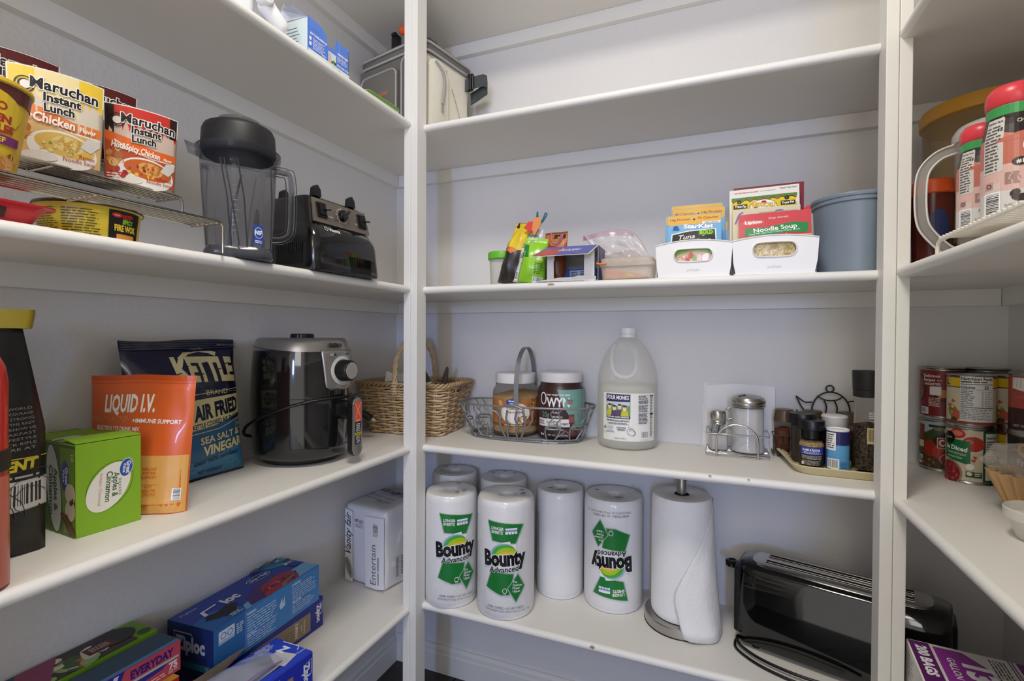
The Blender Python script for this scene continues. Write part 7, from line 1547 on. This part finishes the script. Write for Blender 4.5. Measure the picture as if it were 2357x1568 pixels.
# white appliance part and dark blue pack behind
t=thing('pump_dispenser','white plastic pump part with a yellow centred knob at the top photo edge','dispenser',(-.7450,.6350,ZA),R_(82))
WP2=M('white_abs','e9eaee',rough=.25,noise=.01)
b=BM(); box(b,-.075,.008,.004,.075,.016,.100,bev=.016,seg=4); obj('dispenser_body',b,WP2,t,smooth=50)
b=BM(); tube(b,[(.006,-.012,.052),(.012,-.012,.048),(.040,-.010,.028),(.046,-.010,.024),(.050,-.010,.021)],lambda s:.0150 if .05<s<.9 else .010,20); obj('spout_tube',b,WP2,t,smooth=60)
b=BM(); lathe(b,[(.013,0),(.013,.016),(.011,.019),(.007,.020)],28,cap0=True); lathe(b,[(.007,.020),(.0065,.014),(0,.014)],28); bmesh.ops.transform(b,matrix=Matrix.Translation((.004,-.014,.052))@Matrix.Rotation(R_(90),4,'X'),verts=b.verts); k_=obj('knob',b,WP2,t,smooth=40)
b=BM(); lathe(b,[(.0050,0),(.0045,.003),(0,.003)],20); bmesh.ops.transform(b,matrix=Matrix.Translation((.004,-.0285,.052))@Matrix.Rotation(R_(90),4,'X'),verts=b.verts); obj('yellow_insert',b,plastic('yellow_insert','d9b84a'),k_)
b=BM(); box(b,-.075,.012,-.006,.070,.0,.016,bev=.002); obj('underside',b,M('dark_brown_plastic','4a4038',rough=.6,noise=.4,nscale=60),t)
t=thing('blue_pack','deep blue glossy pack on the upper left shelf beside the tea box','packet',(-.7380,.6850,ZA),R_(90)); b=BM(); box(b,-.05,.036,.016,.056,0,.040,bev=.004); obj('pack_body',b,M('deep_blue_film','2f52c0',rough=.2,noise=.1,coat=.4),t,smooth=40)

# ================================================================== right wall, shelf B
# ---- white coated wire shelf riser
WW=M('white_coated_wire','e4e0d6',rough=.4,noise=.03)
t=thing('wire_riser','white coated wire shelf riser under the creamer bottles','rack',(0,0,ZB),0)
y1=.945; x0=.3080; x1=.505; z=.0255
b=BM(); tube(b,[(x0,.30,z),(x0,y1-.012,z),(x0,y1-.003,z-.004),(x0,y1,z-.012),(x0,y1,.002)],.0030,8); tube(b,[(x1,.30,z),(x1,y1-.01,z),(x1,y1,z-.01),(x1,y1,.002)],.0030,8); obj('frame',b,WW,t,smooth=60)
b=BM(); 
for k in range(52): yy=y1-.014-k*.0118; tube(b,[(x0-.003,yy,z+.0030),(x1,yy,z+.0030)],.0018,5)
o=obj('cross_wires',b,WW,t,smooth=60); o['kind']='stuff'
# ---- creamer bottles
def creamer(label,x,y,s,front):
    t=thing('creamer_bottle',label,'bottle',(x,y,ZB+.0305),face_rz(x,y)); t.scale=(s,s,s)
    b=BM(); lathe(b,[(.027,0),(.0315,.004),(.0325,.012),(.0325,.052),(.0317,.054),(.0325,.056),(.0325,.082),(.0317,.084),(.0325,.086),(.0320,.110),(.0295,.128),(.0275,.142),(.0275,.158)],40,cap0=True); obj('bottle_body',b,M('pink_shrink_sleeve','d9a498',rough=.3,noise=.05,coat=.3),t,smooth=40)
    b=BM(); lathe(b,[(.0280,.156),(.0295,.158),(.0300,.170),(.0285,.178),(.024,.184),(.012,.187),(0,.1875)],40,cap0=True); obj('flip_cap',b,M('red_cap','d8404a',rough=.3,noise=.03),t,smooth=50)
    rf=lambda z:.0328 if z<.110 else (.0328-.0033*(z-.11)/.018 if z<.128 else (.0295-.002*(z-.128)/.014 if z<.142 else .0278))
    P=Print(cyl_fn(lambda z:rf(z)),du=.005,dv=.008,rough=.28,seed=4); o=0
    P.rect(-.08,.0,.08,.040,'d8d4d2'); P.rect(-.08,.040,.08,.075,'dcb6ae'); P.rect(-.08,.075,.08,.122,'c4705e'); P.rect(-.08,.114,.08,.142,'2c201e'); P.rect(-.08,.142,.08,.155,'3c9a52'); P.poly([(-.02,.122),(.0,.114),(.03,.120),(.08,.116),(.08,.105),(-.02,.105)],'c4705e')
    P.rect(-.034,.066,-.010,.140,'d0ccc8',r=.003); P.text('Nutrition Facts',-.022,.133,.0030,'2a2624',bold=.03,w=.020); P.fine(-.032,.068,-.012,.130,14,'5a5452'); P.text('15',-.014,.121,.0045,'2a2624',bold=.05)
    P.rect(-.030,.028,-.012,.052,'d8c4bc'); P.barcode(-.032,.010,-.012,.040,vert=False); P.rect(-.030,.044,-.020,.054,'c09a90'); P.ringe(-.025,.049,.0032,.0032,.0012,'3a302e')
    P.text('CHOCOLATE',.020,.128,.0050,'d8d2ca',bold=.02,w=.034); P.ell(.024,.096,.016,.013,'ece6e2'); P.text('Creamer',.024,.0925,.0065,'c8343a',bold=.03,w=.022,shear=.3); P.ell(.006,.076,.0075,.0055,'2c201e'); P.text('#1',.006,.0735,.005,'e8e2dc',bold=.04); P.rect(.018,.060,.05,.085,'3c9a52'); P.blobs(.018,.034,.018,.008,12,['3a2824','4f3832','2c1e1a'],.006); P.rect(.012,.040,.03,.058,'b8866a'); P.fine(-.008,.048,.008,.064,5,'a08078'); P.text('NET 16 FL OZ',.010,.018,.004,'8a8684'); P.build('printed_sleeve',t)
creamer('large creamer bottle with red cap at the right photo edge, nearest the camera',.3600,.8620,.97,1)
creamer('smaller creamer bottle with red cap, left behind the nearest one',.3530,.9290,.84,0)
# ---- pitcher
x,y=.4180,1.0300; t=thing('water_pitcher','clear plastic pitcher with white rimmed lid and big handle, behind the creamers','pitcher',(x,y,ZB),face_rz(x,y)); t.scale=(.95,.95,.92)
CP=M('cloudy_pitcher','d0ccc8',rough=.2,trans=.6,alpha=.62,ior=1.15,noise=.02)
b=BM(); lathe(b,[(.052,0),(.055,.003),(.063,.200),(.064,.215)],44,cap0=True); obj('pitcher_body',b,CP,t,smooth=40)
b=BM(); lathe(b,[(.0655,.212),(.0665,.216),(.0660,.228),(.060,.238),(.040,.245),(0,.247)],44); obj('lid',b,M('cloudy_lid','dcd8d2',rough=.3,trans=.3,alpha=.85,noise=.02),t,smooth=40)
b=BM(); pts=spline([(-.058,-.012,.205),(-.082,-.020,.195),(-.100,-.026,.170),(-.104,-.028,.130),(-.102,-.028,.085),(-.094,-.025,.060),(-.072,-.016,.030),(-.054,-.010,.016)],6)
L=[]
for i,p in enumerate(pts):
    d=(pts[min(i+1,len(pts)-1)]-pts[max(i-1,0)]).normalized(); s=Vector((0,1,0)); n=d.cross(s).normalized()
    L.append([p+n*a+s*c for a,c in ((-.008,-.006),(.008,-.006),(.008,-.004),(-.004,-.004),(-.004,.004),(.008,.004),(.008,.006),(-.008,.006))])
ring_loft(b,L); recalc(b); obj('handle',b,CP,t,smooth=30)
b=BM(); 
for k in (-.008,.008): tube(b,[pts[i]+Vector((0,-.007,0))+((pts[min(i+1,len(pts)-1)]-pts[max(i-1,0)]).normalized().cross(Vector((0,1,0))).normalized())*k for i in range(len(pts))],.0018,6)
obj('handle_ridge',b,M('white_ridge','e2deda',rough=.3),t,smooth=60)['kind']='stuff'
# ---- tub with yellow lid, orange lidded box
x,y=.4620,1.2000; t=thing('lidded_tub','big clear tub with amber yellow lid at the back of the right shelf','tub',(x,y,ZB),0)
b=BM(); lathe(b,[(.084,0),(.086,.003),(.094,.288)],56,cap0=True); obj('tub_body',b,M('amber_clear_plastic','b09a72',rough=.25,trans=.5,alpha=.7,ior=1.15,noise=.03),t,smooth=40)
b=BM(); lathe(b,[(.0950,.283),(.0985,.285),(.0990,.302),(.0965,.310),(.090,.312),(.086,.307),(0,.307)],56,cap0=True); obj('lid',b,M('amber_lid','c08a2c',rough=.4,noise=.04),t,smooth=30)
b=BM(); lathe(b,[(.083,.004),(.085,.050),(0,.060)],32,cap0=True); obj('dry_food',b,M('tan_dry_food','8a6c48',rough=.9,noise=.5,nscale=120,bump=1,bscale=120),t,smooth=40)
x,y=.3500,1.1000; t=thing('snack_tub','dark snack tub with orange lid seen through the pitcher handle','tub',(x,y,ZB),0)
b=BM(); lathe(b,[(.026,0),(.028,.002),(.031,.132)],32,cap0=True); obj('tub_body',b,M('dark_red_tub','5a2218',rough=.25,noise=.4,nscale=20),t,smooth=40)
b=BM(); lathe(b,[(.0315,.128),(.0332,.130),(.0332,.150),(.030,.153),(0,.153)],32,cap0=True); obj('lid',b,plastic('bright_orange_lid','e0581c'),t,smooth=30)
P=Print(cyl_fn(.0315),du=.006); P.ell(0,.07,.016,.03,'26305a'); P.build('printed_art',t)
# bare wood chips along the shelf noses
CH_=M('bare_wood_chip','a88e6c',rough=.8,noise=.2)
for i,(x,y,z,w_,h_) in enumerate(((-.345,SB-.0002,ZB-.006,.016,.005),(-.245,SB-.0004,ZD-.005,.013,.007),(-.01,SB-.0003,ZC-.002,.006,.003),(.06,SB-.0003,ZC-.002,.005,.0025))):
    t=thing('paint_chip','bare wood chip in the shelf nosing, %s'%('below the purple box','under the paper towel holder','under the condiment caddy','left of the spice tray')[i],'chip',(x,y,z)); b=BM(); r_=random.Random(i); prism(b,[(w_/2*r_.uniform(.7,1.1)*math.cos(2*PI*k/9),h_/2*r_.uniform(.7,1.1)*math.sin(2*PI*k/9)) for k in range(9)],0,.0008,mtx=Matrix.Rotation(R_(90),4,'X')); obj('bare_spot',b,CH_,t)
